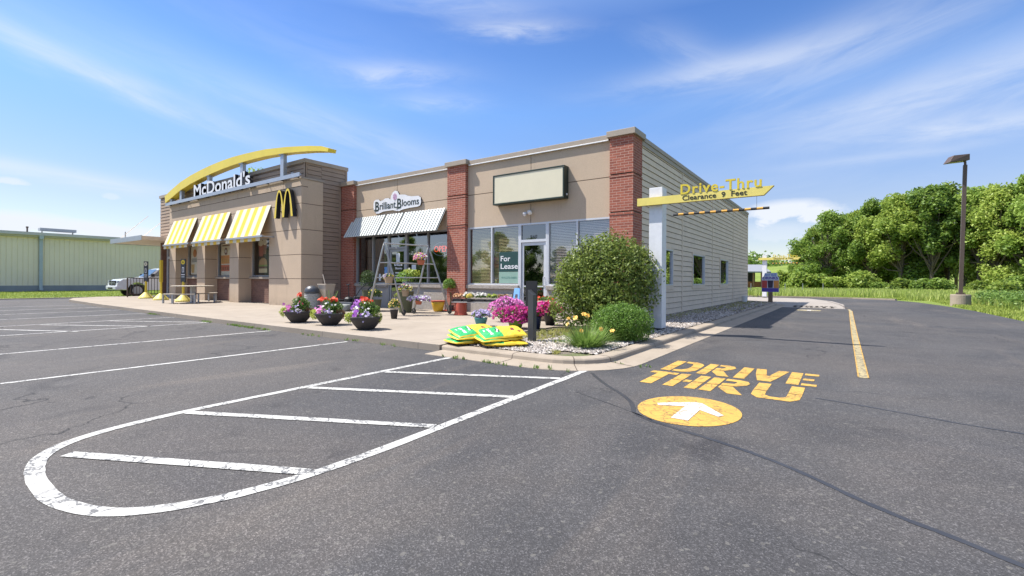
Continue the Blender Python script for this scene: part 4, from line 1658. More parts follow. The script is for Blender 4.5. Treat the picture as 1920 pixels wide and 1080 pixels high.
def striped_awning(x0, x1, label):
    t = thing('striped_awning', label, 'awning', ((x0 + x1) / 2, FB, 3.3), 0, 'yellow and cream striped awnings')
    zt, zb, d = 4.70, 3.28, .52
    n = 9
    mb = MB()
    for k in range(n):
        a, b = x0 + (x1 - x0) * k / n, x0 + (x1 - x0) * (k + 1) / n
        mt = M['aw_white'] if k % 2 == 0 else M['aw_yellow']
        for (ya, za, yb, zb2) in ((FB - .02, zt, FB - d, zb),):
            mb.poly([(a, yb, zb2), (b, yb, zb2), (b, ya, za), (a, ya, za)], mt)
            mb.poly([(a, yb + .012, zb2 - .01), (a, ya + .012, za - .02), (b, ya + .012, za - .02), (b, yb + .012, zb2 - .01)], mt)
    for x in (x0, x1):
        mb.poly([(x, FB - .02, zt), (x, FB - d, zb), (x, FB - d + .012, zb - .01), (x, FB - .02, zt - .03)], M['aw_white'])
    mb.build('cloth', M['aw_white'], t)
    mb = MB()
    for k in range(n):
        a, b = x0 + (x1 - x0) * k / n, x0 + (x1 - x0) * (k + 1) / n
        mt = M['aw_white'] if k % 2 == 0 else M['aw_yellow']
        mb.box(a, b, FB - d - .004, FB - d + .006, zb - .26, zb - .015, mt)
    mb.build('valance', M['aw_white'], t)
    mb = MB()
    mb.box(x0 - .02, x1 + .28, FB - d - .055, FB - d - .006, zb - .10, zb - .01)
    mb.box(x1 + .20, x1 + .25, FB - d - .05, FB - .004, zb - .09, zb - .03)
    mb.build('front_bar', M['steel'], t)


striped_awning(-32.6, -29.35, 'yellow and cream striped awning nearest the far left canopy')
striped_awning(-28.65, -25.4, 'yellow and cream striped awning between the other two striped ones')
striped_awning(-24.75, -21.46, 'yellow and cream striped awning nearest the big yellow wall letter')


def metal_awning(x0, x1, label):
    t = thing('metal_awning', label, 'awning', ((x0 + x1) / 2, FY, 3.2), 0, 'white ribbed metal awnings')
    zt, zb, d = 4.08, 3.17, .55
    ya, yb = FY - .02, FY - d
    n = max(1, round((x1 - x0) / .163))
    w = (x1 - x0) / n
    mb = MB()
    mb.poly([(x0, yb, zb), (x1, yb, zb), (x1, ya, zt), (x0, ya, zt)])
    mb.poly([(x0, yb + .02, zb - .01), (x0, ya, zt - .03), (x1, ya, zt - .03), (x1, yb + .02, zb - .01)])
    mb.build('backing_sheet', M['rib'], t)
    nrm = Vector((0, -(zt - zb), (ya - yb))).normalized() * .03
    mb = MB()
    for k in range(n):
        a, b = x0 + w * k, x0 + w * k + w * .62
        P = [Vector((a, yb, zb)), Vector((b, yb, zb)), Vector((b, ya, zt)), Vector((a, ya, zt))]
        Q = [p + nrm for p in P]
        mb.poly(Q)
        for i in range(4):
            j = (i + 1) % 4
            mb.poly([P[i], P[j], Q[j], Q[i]])
    mb.build('ribbed_sheet', M['met_white'], t)


metal_awning(-18.3, -16.05, 'white ribbed metal awning left of the brick column, leftmost section')
metal_awning(-15.97, -14.93, 'narrow white ribbed metal awning section over the shop door')
metal_awning(-14.85, -12.55, 'white ribbed metal awning section touching the middle brick column')

# shop sign: cut-out board with a flower
sg = thing('shop_sign', 'white cut-out board reading Brilliant Blooms with a pink flower', 'sign', (-15.4, FY, 4.3))
def blob_outline():
    # follow the wording: low at the first B, tall at the flower, long flat right end
    top = [(-16.87, 4.62), (-16.83, 4.74), (-16.70, 4.79), (-16.52, 4.78), (-16.42, 4.70), (-16.25, 4.72), (-16.10, 4.79), (-15.86, 4.78), (-15.76, 4.71), (-15.72, 4.85), (-15.62, 4.99), (-15.47, 5.06), (-15.30, 5.01), (-15.20, 4.86), (-15.05, 4.85), (-14.85, 4.83), (-14.66, 4.76), (-14.45, 4.72), (-14.05, 4.70), (-13.92, 4.62)]
    bot = [(-13.90, 4.42), (-13.96, 4.30), (-14.1, 4.265), (-14.6, 4.255), (-15.0, 4.22), (-15.2, 4.17), (-15.35, 4.19), (-15.6, 4.245), (-16.2, 4.235), (-16.5, 4.17), (-16.68, 4.18), (-16.82, 4.28), (-16.87, 4.45)]
    return (top + bot)[::-1]
mb = MB()
mb.prism(blob_outline(), (0, FY - .07, 0), (1, 0, 0), (0, 0, 1), .05, M['white'], M['black_metal'])
mb.build('board', M['white'], sg)
mb = MB()
dk = M['dark_green']
yy = FY - .0725
ex, ez = (1, 0, 0), (0, 0, 1)
add_text(mb, 'B', (-16.74, yy, 4.27), ex, ez, .26, .42, .006, dk, bold=.015)
add_text(mb, 'rilliant', (-16.44, yy, 4.33), ex, ez, 1.02, .30, .006, dk, bold=.008)
add_text(mb, 'B', (-15.32, yy, 4.28), ex, ez, .26, .42, .006, dk, bold=.015)
add_text(mb, 'looms', (-15.02, yy, 4.36), ex, ez, 1.0, .28, .006, dk, bold=.008)
mb.tube([(-16.78, yy, 4.36), (-16.80, yy, 4.30), (-16.74, yy, 4.27)], .02, 6, dk)
mb.tube([(-15.36, yy, 4.37), (-15.38, yy, 4.31), (-15.32, yy, 4.28)], .02, 6, dk)
mb.build('lettering', dk, sg)
mb = MB()
pk_ = plain('pink_vinyl', (.62, .22, .46), .5)
for k in range(6):
    a = math.pi / 3 * k + .5
    c = (-15.47 + .075 * math.cos(a), yy, 4.80 + .085 * math.sin(a))
    ring = [(c[0] + .048 * math.cos(b), yy, c[2] + .048 * math.sin(b)) for b in np.linspace(0, 2 * math.pi, 11)]
    mb.tube(ring, .008, 5, pk_, cap=False)
mb.tube([(-15.47, yy, 4.70), (-15.46, yy, 4.58)], .008, 5, dk)
mb.build('flower_emblem', pk_, sg)

# blank box sign
sg = thing('box_sign', 'blank cream box sign in a dark frame over the vacant shop', 'sign', (-8.65, FY, 3.95))
mb = MB()
x0, x1, z0, z1 = -10.08, -7.24, 3.93, 4.97
mb.box(x0, x1, FY - .30, FY - .002, z0, z0 + .05)
mb.box(x0, x1, FY - .30, FY - .002, z1 - .05, z1)
mb.box(x0, x0 + .05, FY - .30, FY - .002, z0 + .05, z1 - .05)
mb.box(x1 - .05, x1, FY - .30, FY - .002, z0 + .05, z1 - .05)
mb.build('frame', M['dark_green'], sg, bevel=.004)
mb = MB()
mb.box(x0 + .05, x1 - .05, FY - .285, FY - .27, z0 + .05, z1 - .05)
mb.build('face', M['cream'], sg)
mb = MB()
mb.lathe([(.0, 0), (.035, 0), (.035, .02), (0, .02)], (0, 0, 0), 10)
mb.v = [(x1 + p[2], FY - .12 + p[0], z0 + .13 + p[1]) for p in mb.v]
mb.build('side_knob', M['white'], sg)

lt = thing('security_light', 'small twin-head white security light under the blank box sign', 'light', (-8.73, FY, 3.6))
mb = MB()
mb.box(-8.80, -8.66, FY - .03, FY - .002, 3.56, 3.68)
mb.build('base', M['white'], lt)
for s in (-1, 1):
    mb = MB()
    c = Vector((-8.73 + s * .10, FY - .12, 3.58 + .02 * s))
    d = Vector((s * .3, -.6, -.5)).normalized()
    mb.tube([c - d * .07, c - d * .03, c + d * .05, c + d * .06], [.03, .055, .075, .07], 12)
    mb.build('lamp_head', M['white'], lt, smooth=True)

# big yellow wall letter (double arch)
lg = thing('wall_logo', 'tall yellow double-arch letter M with black sides on the stucco corner', 'sign', (-20.0, FB, 4.0))


def arch_leg_band(xa, xb, zb, zt, w_out, w_in, n=18):
    """a pointed-round arch standing on xa..xb: outer and inner parabola-like curves"""
    cx_, hw = (xa + xb) / 2, (xb - xa) / 2
    out, inn = [], []
    for k in range(n + 1):
        s = -1 + 2 * k / n
        out.append((cx_ + hw * s, zb + (zt - zb) * (1 - abs(s) ** 2.35)))
    hi = hw - w_out
    for k in range(n + 1):
        s = -1 + 2 * k / n
        inn.append((cx_ + hi * s, zb + (zt - w_in - zb) * (1 - abs(s) ** 2.6)))
    return out, inn


mb = MB()
for (xa, xb) in ((-20.74, -19.90), (-20.06, -19.22)):
    o_, i_ = arch_leg_band(xa, xb, 4.0, 5.22, .155, .10)
    yf, ybk = FB - .26, FB - .06
    if xa > -20.5:
        yf += .004
    n = len(o_) - 1
    for k in range(n):
        A, B, C, D = o_[k], o_[k + 1], i_[k + 1], i_[k]
        mb.poly([(D[0], yf, D[1]), (C[0], yf, C[1]), (B[0], yf, B[1]), (A[0], yf, A[1])], M['yellow'])
        mb.poly([(A[0], yf, A[1]), (B[0], yf, B[1]), (B[0], ybk, B[1]), (A[0], ybk, A[1])], M['black'])
        mb.poly([(C[0], yf, C[1]), (D[0], yf, D[1]), (D[0], ybk, D[1]), (C[0], ybk, C[1])], M['black'])
        mb.poly([(A[0], ybk, A[1]), (B[0], ybk, B[1]), (C[0], ybk, C[1]), (D[0], ybk, D[1])], M['black'])
    for A, D in ((o_[0], i_[0]), (i_[-1], o_[-1])):
        mb.poly([(A[0], yf, A[1]), (A[0], ybk, A[1]), (D[0], ybk, D[1]), (D[0], yf, D[1])], M['black'])
for x in (-20.6, -19.98, -19.36):
    mb.box(x - .02, x + .02, FB - .06, FB - .002, 4.3, 4.34, M['black'])
mb.build('arch_letter', M['yellow'], lg)

# roof sign: tray, letters, curved yellow blade on posts
rs_ = thing('roof_sign', 'long curved yellow blade over white channel letters along the parapet', 'sign', (-26.5, 11.0, 5.65))
YT = 11.0
mb = MB()
mb.box(-33.35, -18.80, YT - .010, YT + .053, 5.72, 5.78)
mb.box(-33.35, -18.80, YT - .030, YT - .012, 5.66, 5.83)
for k in range(12):
    x = -32.9 + k * 1.25
    mb.box(x - .02, x + .02, YT + .0, FB - .004, 5.66, 5.715, M['black_metal'])
mb.build('tray', M['steel'], rs_)
mb = MB()
add_text(mb, "McDonald's", (-29.35, YT + .14, 5.78), (1, 0, 0), (0, 0, 1), 6.30, .72, .16, M['white'], M['black'], bold=.018)
mb.build('channel_letters', M['white'], rs_)
top = [(-33.37, 6.24), (-32.6, 6.47), (-31.1, 6.83), (-29.7, 7.04), (-28.28, 7.18), (-27, 7.27), (-25.79, 7.32), (-24.7, 7.335), (-23.56, 7.31), (-22.5, 7.27), (-21.56, 7.22), (-19.75, 7.04), (-18.11, 6.82), (-17.17, 6.66), (-16.67, 6.50)]
bot = [(-33.28, 5.84), (-32.5, 6.02), (-31.1, 6.36), (-29.7, 6.57), (-28.28, 6.72), (-27, 6.82), (-25.79, 6.89), (-24.7, 6.93), (-23.56, 6.94), (-22.5, 6.925), (-21.56, 6.90), (-19.75, 6.78), (-18.11, 6.60), (-17.2, 6.47), (-16.73, 6.37)]
mb = MB()
y0, y1 = YT - .06, YT + .30
for k in range(len(top) - 1):
    a, b, c, d = top[k], top[k + 1], bot[k + 1], bot[k]
    mb.poly([(d[0], y0, d[1]), (c[0], y0, c[1]), (b[0], y0, b[1]), (a[0], y0, a[1])])
    mb.poly([(a[0], y0, a[1]), (b[0], y0, b[1]), (b[0], y1, b[1]), (a[0], y1, a[1])])
    mb.poly([(c[0], y0, c[1]), (d[0], y0, d[1]), (d[0], y1, d[1]), (c[0], y1, c[1])])
    mb.poly([(a[0], y1, a[1]), (b[0], y1, b[1]), (c[0], y1, c[1]), (d[0], y1, d[1])])
a, d = top[0], bot[0]
mb.poly([(a[0], y0, a[1]), (a[0], y1, a[1]), (d[0], y1, d[1]), (d[0], y0, d[1])])
a, d = top[-1], bot[-1]
mb.poly([(d[0], y0, d[1]), (d[0], y1, d[1]), (a[0], y1, a[1]), (a[0], y0, a[1])])
mb.build('curved_blade', plain('roof_yellow', (.76, .59, .06), .42, var=.10, vscale=.9), rs_)
for (x, zt) in ((-32.6, 5.98), (-31.2, 6.33), (-27.6, 6.76), (-23.95, 6.92), (-20.25, 6.81)):
    mb = MB()
    mb.box(x - .13, x + .13, YT + .0, YT + .16, 5.70, zt)
    mb.box(x - .2, x + .2, YT - .04, YT + .16, zt - .03, zt + .01)
    mb.build('post', M['steel'], rs_)
vt = thing('roof_vent', 'small grey vent cap on the parapet near the roof sign', 'vent', (-19.9, 11.3, 5.7))
mb = MB()
mb.lathe([(.05, 0), (.05, .22), (.11, .23), (.11, .29), (.03, .34)], (-19.9, 11.33, 5.70), 12)
mb.build('cap', M['steel'], vt)

# open sign in the florist window
op = thing('neon_sign', 'oval red and blue neon OPEN sign inside the right florist window', 'sign', (-13.0, FY + .2, 2.4))
mb = MB()
ring = [(-12.98 + .50 * math.cos(a), FY + .18, 2.52 + .26 * math.sin(a)) for a in np.linspace(0, 2 * math.pi, 33)]
mb.tube(ring, .016, 6, plain('pale_blue_tube', (.45, .62, .80), .3), cap=False)
mb.build('oval_tube', None, op)
mb = MB()
rt = NT('neon_red_tube')
rt.color((.75, .06, .04)); rt.b.inputs['Emission Color'].default_value = (1, .08, .04, 1); rt.b.inputs['Emission Strength'].default_value = .6
add_text(mb, 'OPEN', (-13.38, FY + .17, 2.41), (1, 0, 0), (0, 0, 1), .80, .24, .012, rt.m, bold=.0)
mb.build('lettering', rt.m, op)

# ---------------------------------------------------------------- drive through clearance signs


def clearance_sign(loc, label, detail=True):
    t = thing('clearance_sign', label, 'sign', loc, 0, 'yellow arrow clearance signs')
    mb = MB()
    mb.box(-.16, .16, -.14, .19, .06, 3.47)
    mb.build('post', M['white'], t, local=True, bevel=.006)
    mb = MB()
    mb.box(-.13, .13, -.11, .16, -.05, .062)
    mb.build('footing', M['black_metal'], t, local=True)
    mb = MB()
    y = -.145
    o = [(-.42, 3.035), (2.34, 3.035), (2.53, 3.22), (-.42, 3.22)]
    mb.prism(o, (0, y - .11, 0), (1, 0, 0), (0, 0, 1), .10, M['yellow_pale'], plain('arm_edge', (.50, .36, .05), .5))
    a = mb.build('arrow_arm', M['yellow_pale'], t, local=True)
    mb = MB()
    add_text(mb, 'Clearance  9  Feet', (.66, y - .112, 3.072), (1, 0, 0), (0, 0, 1), 1.36, .115, .003, M['black'], bold=.012)
    mb.build('printed_wording', M['black'], a, local=True)
    mb = MB()
    add_text(mb, 'Drive-Thru', (.62, y - .07, 3.215), (1, 0, 0), (0, 0, 1), 1.68, .235, .05, plain('letter_yellow', (.70, .55, .05), .45), plain('letter_side', (.48, .35, .06), .5), bold=.018, spacing=1.12)
    mb.build('raised_lettering', None, t, local=True)
    b = MB()
    n = 17
    xa, xb, r = .44, 2.44, .028
    for k in range(n):
        p, q = xa + (xb - xa) * k / n, xa + (xb - xa) * (k + 1) / n
        b.tube([(p, y - .05, 2.765), (q, y - .05, 2.765)], r, 10, M['black'] if k % 2 == 0 else plain('bar_amber', (.66, .34, .05), .5), cap=(k in (0, n - 1)))
    b.build('clearance_bar', M['black'], t, local=True)
    for x in (.62, 2.2):
        b = MB()
        b.tube([(x, y - .05, 2.78), (x, y - .05, 3.04)], .004, 5)
        b.build('chain', M['galv'], t, local=True)
    return t


cs = clearance_sign((-3.73, 11.43, .10), 'white post with a yellow Drive-Thru arrow arm beside the big shrub')
c2 = copy_tree(cs)
c2.location = g(1433.5, 557.5, .02)
c2['label'] = 'small far white post with a yellow arrow arm at the end of the drive lane'

# drinks poster on a wooden post
pz = g(1444.5, 567.5, .09)
pt = thing('drinks_sign', 'blue topped ANY SIZE DRINKS sign on a short wooden post by the lane', 'sign', pz)
mb = MB()
mb.box(-.11, .11, -.09, .09, 0, .95)
mb.build('wooden_post', M['wood_post'], pt, local=True)
mb = MB()
bl, pu = plain('sign_blue', (.16, .27, .62), .5), plain('sign_violet', (.10, .07, .36), .5)
y = -.10
mb.prism([(-.44, .62), (.44, .62), (.44, 1.45), (.38, 1.50), (.34, 1.72), (-.28, 1.72), (-.34, 1.50), (-.44, 1.45)], (0, y, 0), (1, 0, 0), (0, 0, 1), .02, plain('sign_white', (.60, .63, .72), .5))
mb.box(-.43, .43, y - .008, y - .002, .63, .84, pu)
mb.box(-.43, -.16, y - .008, y - .002, .85, 1.28, plain('sign_red', (.50, .07, .06), .5))
mb.box(.17, .43, y - .008, y - .002, .85, 1.28, plain('sign_orange', (.68, .28, .07), .5))
mb.prism([(-.11, .86), (.12, .86), (.15, 1.28), (-.14, 1.28)], (0, y - .010, 0), (1, 0, 0), (0, 0, 1), .006, plain('cola_cup', (.05, .035, .06), .5))
mb.build('board', None, pt, local=True)
mb = MB()
add_text(mb, 'ANY SIZE', (-.30, y - .004, 1.54), (1, 0, 0), (0, 0, 1), .60, .14, .004, bl, bold=.03)
add_text(mb, 'DRINKS', (-.38, y - .004, 1.34), (1, 0, 0), (0, 0, 1), .76, .16, .004, pu, bold=.03)
mb.build('lettering', bl, pt, local=True)
# the same offer shown on a sheet in the last side window
sp_ = thing('window_sheet', 'small blue and orange offer sheet in the farthest side window', 'poster', (SX + .0, 25.9, 1.3))
mb = MB()
mb.box(SX - .022, SX - .018, 25.45, 26.35, 1.40, 1.80, plain('sheet_blue', (.40, .50, .72), .5))
mb.box(SX - .018, SX - .0165, 25.50, 25.85, 1.22, 1.40, plain('sheet_orange', (.62, .36, .12), .5))
mb.box(SX - .018, SX - .0165, 25.86, 26.30, 1.22, 1.40, plain('sheet_gray', (.45, .46, .50), .5))
mb.build('sheet', None, sp_)
bk_ = thing('white_bucket', 'small white bucket at the far foot of the side wall', 'bucket', g(1396, 567, .09))
mb = MB()
mb.lathe([(.12, 0), (.16, .34), (.175, .34), (.175, .37), (.15, .37), (.13, .05)], (0, 0, 0), 16)
mb.build('pail', M['white'], bk_, local=True)

# dark post with a board in the bed
dp = thing('slanted_post', 'dark grey square post with slanted top and a black board in the stone bed', 'post', (-4.96, 7.70, .09))
mb = MB()
w = .062
# slanted head: higher at the back
vs = [(-w, -w, 0), (w, -w, 0), (w, w, 0), (-w, w, 0), (-w, -w, 1.03), (w, -w, .93), (w, w, .93), (-w, w, 1.03)]
mb.add(vs, [(0, 3, 2, 1), (4, 5, 6, 7), (0, 1, 5, 4), (1, 2, 6, 5), (2, 3, 7, 6), (3, 0, 4, 7)])
mb.build('shaft', M['charcoal'], dp, local=True, bevel=.004)
mb = MB()
mb.box(-.20, .06, w + .004, w + .03, .70, 1.20)
mb.build('board', M['black'], dp, local=True)

# ---------------------------------------------------------------- lamp post at the lot edge
lp_ = at(1801, 574, 26.6)
lx, ly = lp_.x, lp_.y
lm = thing('lamp_post', 'tall bronze square lamp post on a round concrete base at the lot edge', 'street lamp', (lx, ly, 0))
mb = MB()
mb.lathe([(.44, -.1), (.44, .60), (.42, .63)], (0, 0, 0), 28)
mb.build('concrete_base', M['kerb'], lm, local=True)
mb = MB()
tilt = .16
mb.bar((0, 0, .66), (tilt, 0, 7.95), .17, .17)
mb.build('pole', M['bronze'], lm, local=True)
mb = MB()
mb.box(-.2, .2, -.2, .2, .63, .67)
for a in (-1, 1):
    for b in (-1, 1):
        mb.tube([(a * .15, b * .15, .66), (a * .15, b * .15, .75)], .02, 6)
mb.build('base_plate', M['bronze'], lm, local=True)
# lamp head: flat tapered box reaching toward the camera's left
hd = Vector((-.93, -.36, 0)).normalized()
sd = Vector((-hd.y, hd.x, 0))
O_ = Vector((tilt, 0, 8.02))
up = Vector((0, 0, 1))
mb = MB()
mb.tube([O_ - up * .12, O_ + up * .10, O_ + up * .22 + hd * .12], .06, 8)
mb.build('knuckle', M['bronze'], lm, local=True)


def P3(a, b, c):
    tiltd = (hd * math.cos(.20) - up * math.sin(.10) * -1).normalized()
    return O_ + hd * a * .98 + up * (c + a * .06) + sd * b


mb = MB()
A = [P3(-.05, -.30, .16), P3(.92, -.30, .02), P3(.92, .30, .02), P3(-.05, .30, .16)]
B = [P3(-.05, -.30, .50), P3(.68, -.24, .42), P3(.68, .24, .42), P3(-.05, .30, .50)]
vs = A + B
mb.add(vs, [(4, 5, 6, 7), (0, 1, 5, 4), (1, 2, 6, 5), (2, 3, 7, 6), (3, 0, 4, 7), (0, 3, 2, 1)])
hd_o = mb.build('lamp_head', M['bronze'], lm, local=True, bevel=.01)
mb = MB()
C = [P3(.12, -.23, .125), P3(.84, -.23, .022), P3(.84, .23, .022), P3(.12, .23, .125)]
mb.poly(C)
mb.build('lens', plain('frosted_lens', (.42, .40, .33), .3), hd_o, local=True)

# ---------------------------------------------------------------- neighbouring shed-like hall on the left
WX = -63.0
wh = thing('metal_hall', 'long pale green ribbed metal hall with a grey gutter across the lawn', 'building', (WX - 10, 20, 0))
mb = MB()
y0, y1 = -46, 62
n = int((y1 - y0) / .36)
for k in range(n):
    a, b = y0 + (y1 - y0) * k / n, y0 + (y1 - y0) * (k + 1) / n
    mb.poly([(WX, a, .56), (WX, b - .07, .56), (WX, b - .07, 5.20), (WX, a, 5.20)])
    mb.poly([(WX, b - .07, .56), (WX - .035, b - .05, .56), (WX - .035, b - .05, 5.20), (WX, b - .07, 5.20)])
    mb.poly([(WX - .035, b - .05, .56), (WX - .035, b - .02, .56), (WX - .035, b - .02, 5.20), (WX - .035, b - .05, 5.20)])
    mb.poly([(WX - .035, b - .02, .56), (WX, b, .56), (WX, b, 5.20), (WX - .035, b - .02, 5.20)])
mb.box(WX - 25, WX - .08, y0, y1, .1, 5.1)
mb.build('ribbed_wall', plain('pale_green_metal', (.80, .72, .54), .6, var=.08, vscale=.3), wh)
mb = MB()
mb.box(WX - 25, WX + .03, y0, y1, -.05, .56)
mb.build('foundation', plain('grey_foundation', (.28, .30, .31), .85, var=.15, vscale=.8), wh)
mb = MB()
mb.box(WX + .02, WX + .30, y0, y1, 5.16, 5.38)
mb.build('soffit', plain('cream_soffit', (.50, .48, .38), .6), wh)
mb = MB()
mb.box(WX + .30, WX + .50, y0, y1, 5.34, 5.60)
mb.build('gutter', plain('gutter_grey', (.52, .52, .50), .5), wh)
mb = MB()
mb.poly([(WX + .45, y0, 5.62), (WX + .45, y1, 5.62), (WX - 13, y1, 6.4), (WX - 13, y0, 6.4)])
mb.poly([(WX - 13, y0, 6.4), (WX - 13, y1, 6.4), (WX - 26, y1, 5.7), (WX - 26, y0, 5.7)])
mb.build('roof', plain('metal_roof', (.48, .50, .50), .45), wh)
dsy = 10.6
mb = MB()
mb.box(WX + .06, WX + .24, dsy - .12, dsy + .12, .3, 5.0)
mb.box(WX + .06, WX + .48, dsy - .15, dsy + .15, 5.0, 5.42)
mb.box(WX + .06, WX + .42, dsy - .13, dsy + .13, .1, .3)
mb.build('downspout', plain('downspout_bluegrey', (.40, .47, .50), .5), wh)
mb = MB()
mb.box(WX - 9, WX - 8, 11.9, 14.85, 6.43, 6.73)
for y_ in (12.1, 14.6):
    mb.box(WX - 8.6, WX - 8.5, y_, y_ + .08, 6.0, 6.43)
mb.build('roof_duct', plain('roof_duct_grey', (.30, .32, .34), .6), wh)
mb = MB()
mb.lathe([(.07, 6.0), (.07, 6.6), (.11, 6.61), (.11, 6.76)], (WX - 8, 10.92, 0), 10)
mb.build('vent_pipe', M['bronze'], wh)
# lawn strip in front of the hall
mb = MB()
mb.poly([(-62.9, -60, .01), (-40.9, -60, .01), (-40.9, 11, .01), (-42, 45, .01), (-62.9, 60, .01)])
struct(mb.build('lawn', M['grass']))
# pale concrete kerb line along the lawn
mb = MB()
mb.box(-40.9, -40.6, -60, 11, -.02, .05)
struct(mb.build('lawn_kerb', M['kerb']))
# ---------------------------------------------------------------- street furniture by the restaurant block


def cone_sign(u, v, label, digit, rz=0.0, yellow=True, edge=False):
    p = g(u, v, SWZ)
    t = thing('pickup_sign', label, 'sign', p, rz, 'numbered pick-up signs in yellow cone bases')
    mb = MB()
    mb.lathe([(.36, 0), (.36, .06), (.33, .10), (.11, .34), (.09, .36)], (0, 0, 0), 20)
    mb.build('cone_base', M['yellow_pale'], t, local=True)
    mb = MB()
    mb.tube([(0, 0, .34), (0, 0, 1.02)], .055, 10)
    mb.build('pole', M['yellow'], t, local=True)
    mb = MB()
    mb.box(-.105, .105, -.04, .04, .98, 2.18)
    if edge:
        mb.mats, mb.mi = [M['yellow']], [0] * len(mb.f)
    pa = mb.build('panel', M['charcoal'], t, local=True)
    if not edge:
        mb = MB()
        mb.prism([(.088 * math.cos(a), .115 * math.sin(a)) for a in np.linspace(0, 2 * math.pi, 25)[:-1]], (0, -.044, 2.02), (1, 0, 0), (0, 0, 1), .003, M['yellow'] if yellow else M['cream'])
        add_text(mb, digit, (-.035, -.046, 1.96), (1, 0, 0), (0, 0, 1), .07, .12, .002, M['black'])
        mb.box(-.045, .045, -.046, -.041, 1.50, 1.76, M['white'])
        mb.box(-.024, .024, -.049, -.046, 1.53, 1.72, M['charcoal'])
        mb.box(-.085, .085, -.046, -.041, 1.36, 1.40, M['white'])
        mb.box(-.07, .07, -.046, -.041, 1.24, 1.30, M['steel'])
        mb.build('pictogram', None, pa, local=True)
    return t


face = lambda u: math.atan2(ray(u, 540)[0] * -1, ray(u, 540)[1]) * 1.0
cone_sign(273.6, 559.5, 'farthest pick-up sign in a yellow cone base, in front of the white pickup', '4', .75, False)
cone_sign(301.8, 562.6, 'all-yellow pick-up sign seen edge-on beside the glass entrance', '5', 2.35, True, True)
cone_sign(343.6, 565.6, 'pick-up sign with a yellow number disc behind the table', '6', .75, True)

# round table and two curved benches
tb = thing('picnic_table', 'grey metal outdoor table with one thick leg by the window bays', 'table', (-26.1, 9.75, SWZ))
mb = MB()
mb.lathe([(.02, .79), (.86, .79), (.90, .805), (.90, .83), (.86, .84), (.02, .84)], (0, 0, 0), 32)
mb.build('tabletop', M['table_metal'], tb, local=True)
mb = MB()
mb.box(-.09, .09, -.09, .09, 0, .79)
mb.build('leg', M['steel'], tb, local=True)
mb = MB()
mb.lathe([(.30, 0), (.30, .02), (.1, .04)], (0, 0, 0), 20)
mb.build('foot_plate', M['steel'], tb, local=True)


def bench(c, a0, label, ang=math.pi * .9):
    t = thing('metal_bench', label, 'bench', (c[0], c[1], SWZ), a0, 'curved metal benches around the table')
    mb = MB()
    R0, R1, n = .95, 1.30, 12
    ths = [-.75 + 1.5 * k / n for k in range(n + 1)]
    A = [(R0 * math.cos(a) - 1.12, R0 * math.sin(a)) for a in ths]
    B = [(R1 * math.cos(a) - 1.12, R1 * math.sin(a)) for a in ths]
    for k in range(n):
        for z, fl in ((.46, 1), (.42, 0)):
            q = [(*A[k], z), (*B[k], z), (*B[k + 1], z), (*A[k + 1], z)]
            mb.poly(q if fl else q[::-1])
        mb.poly([(*A[k], .42), (*A[k], .46), (*A[k + 1], .46), (*A[k + 1], .42)])
        mb.poly([(*B[k], .46), (*B[k], .42), (*B[k + 1], .42), (*B[k + 1], .46)])
    mb.build('seat', M['table_metal'], t, local=True)
    for k in (0, n):
        for P in (A, B):
            x, y = P[k]
            l = MB()
            l.box(x - .03, x + .03, y - .03, y + .03, 0, .42)
            l.build('leg', M['steel'], t, local=True)
    l = MB()
    x, y = B[n // 2]
    l.box(x - .06, x, y - .03, y + .03, 0, .42)
    l.build('leg', M['steel'], t, local=True)
    return t


bench((-25.6, 8.85), -1.15, 'curved grey metal bench in front of the table, nearer the parking lot')
bench((-26.3, 10.65), .75, 'curved grey metal bench behind the table, against the window bays')

# guard rail
gr = thing('guard_rail', 'brown metal barrier with upright bars in front of the white pickup', 'railing', (-36.7, 11.5, 0))
mb = MB()
mb.box(-36.73, -36.67, 10.05, 10.11, 0, 1.32)
mb.box(-36.73, -36.67, 12.88, 12.94, 0, 1.32)
mb.bar((-36.7, 10.08, 1.32), (-36.7, 12.91, 1.32), .06)
mb.bar((-36.7, 10.08, .30), (-36.7, 12.91, .30), .05)
mb.build('frame', M['bronze'], gr)
for k in range(1, 18):
    y = 10.08 + (12.91 - 10.08) * k / 18
    b = MB()
    b.box(-36.712, -36.688, y - .012, y + .012, .30, 1.32)
    b.build('baluster', M['bronze'], gr)

# ---------------------------------------------------------------- pickup truck


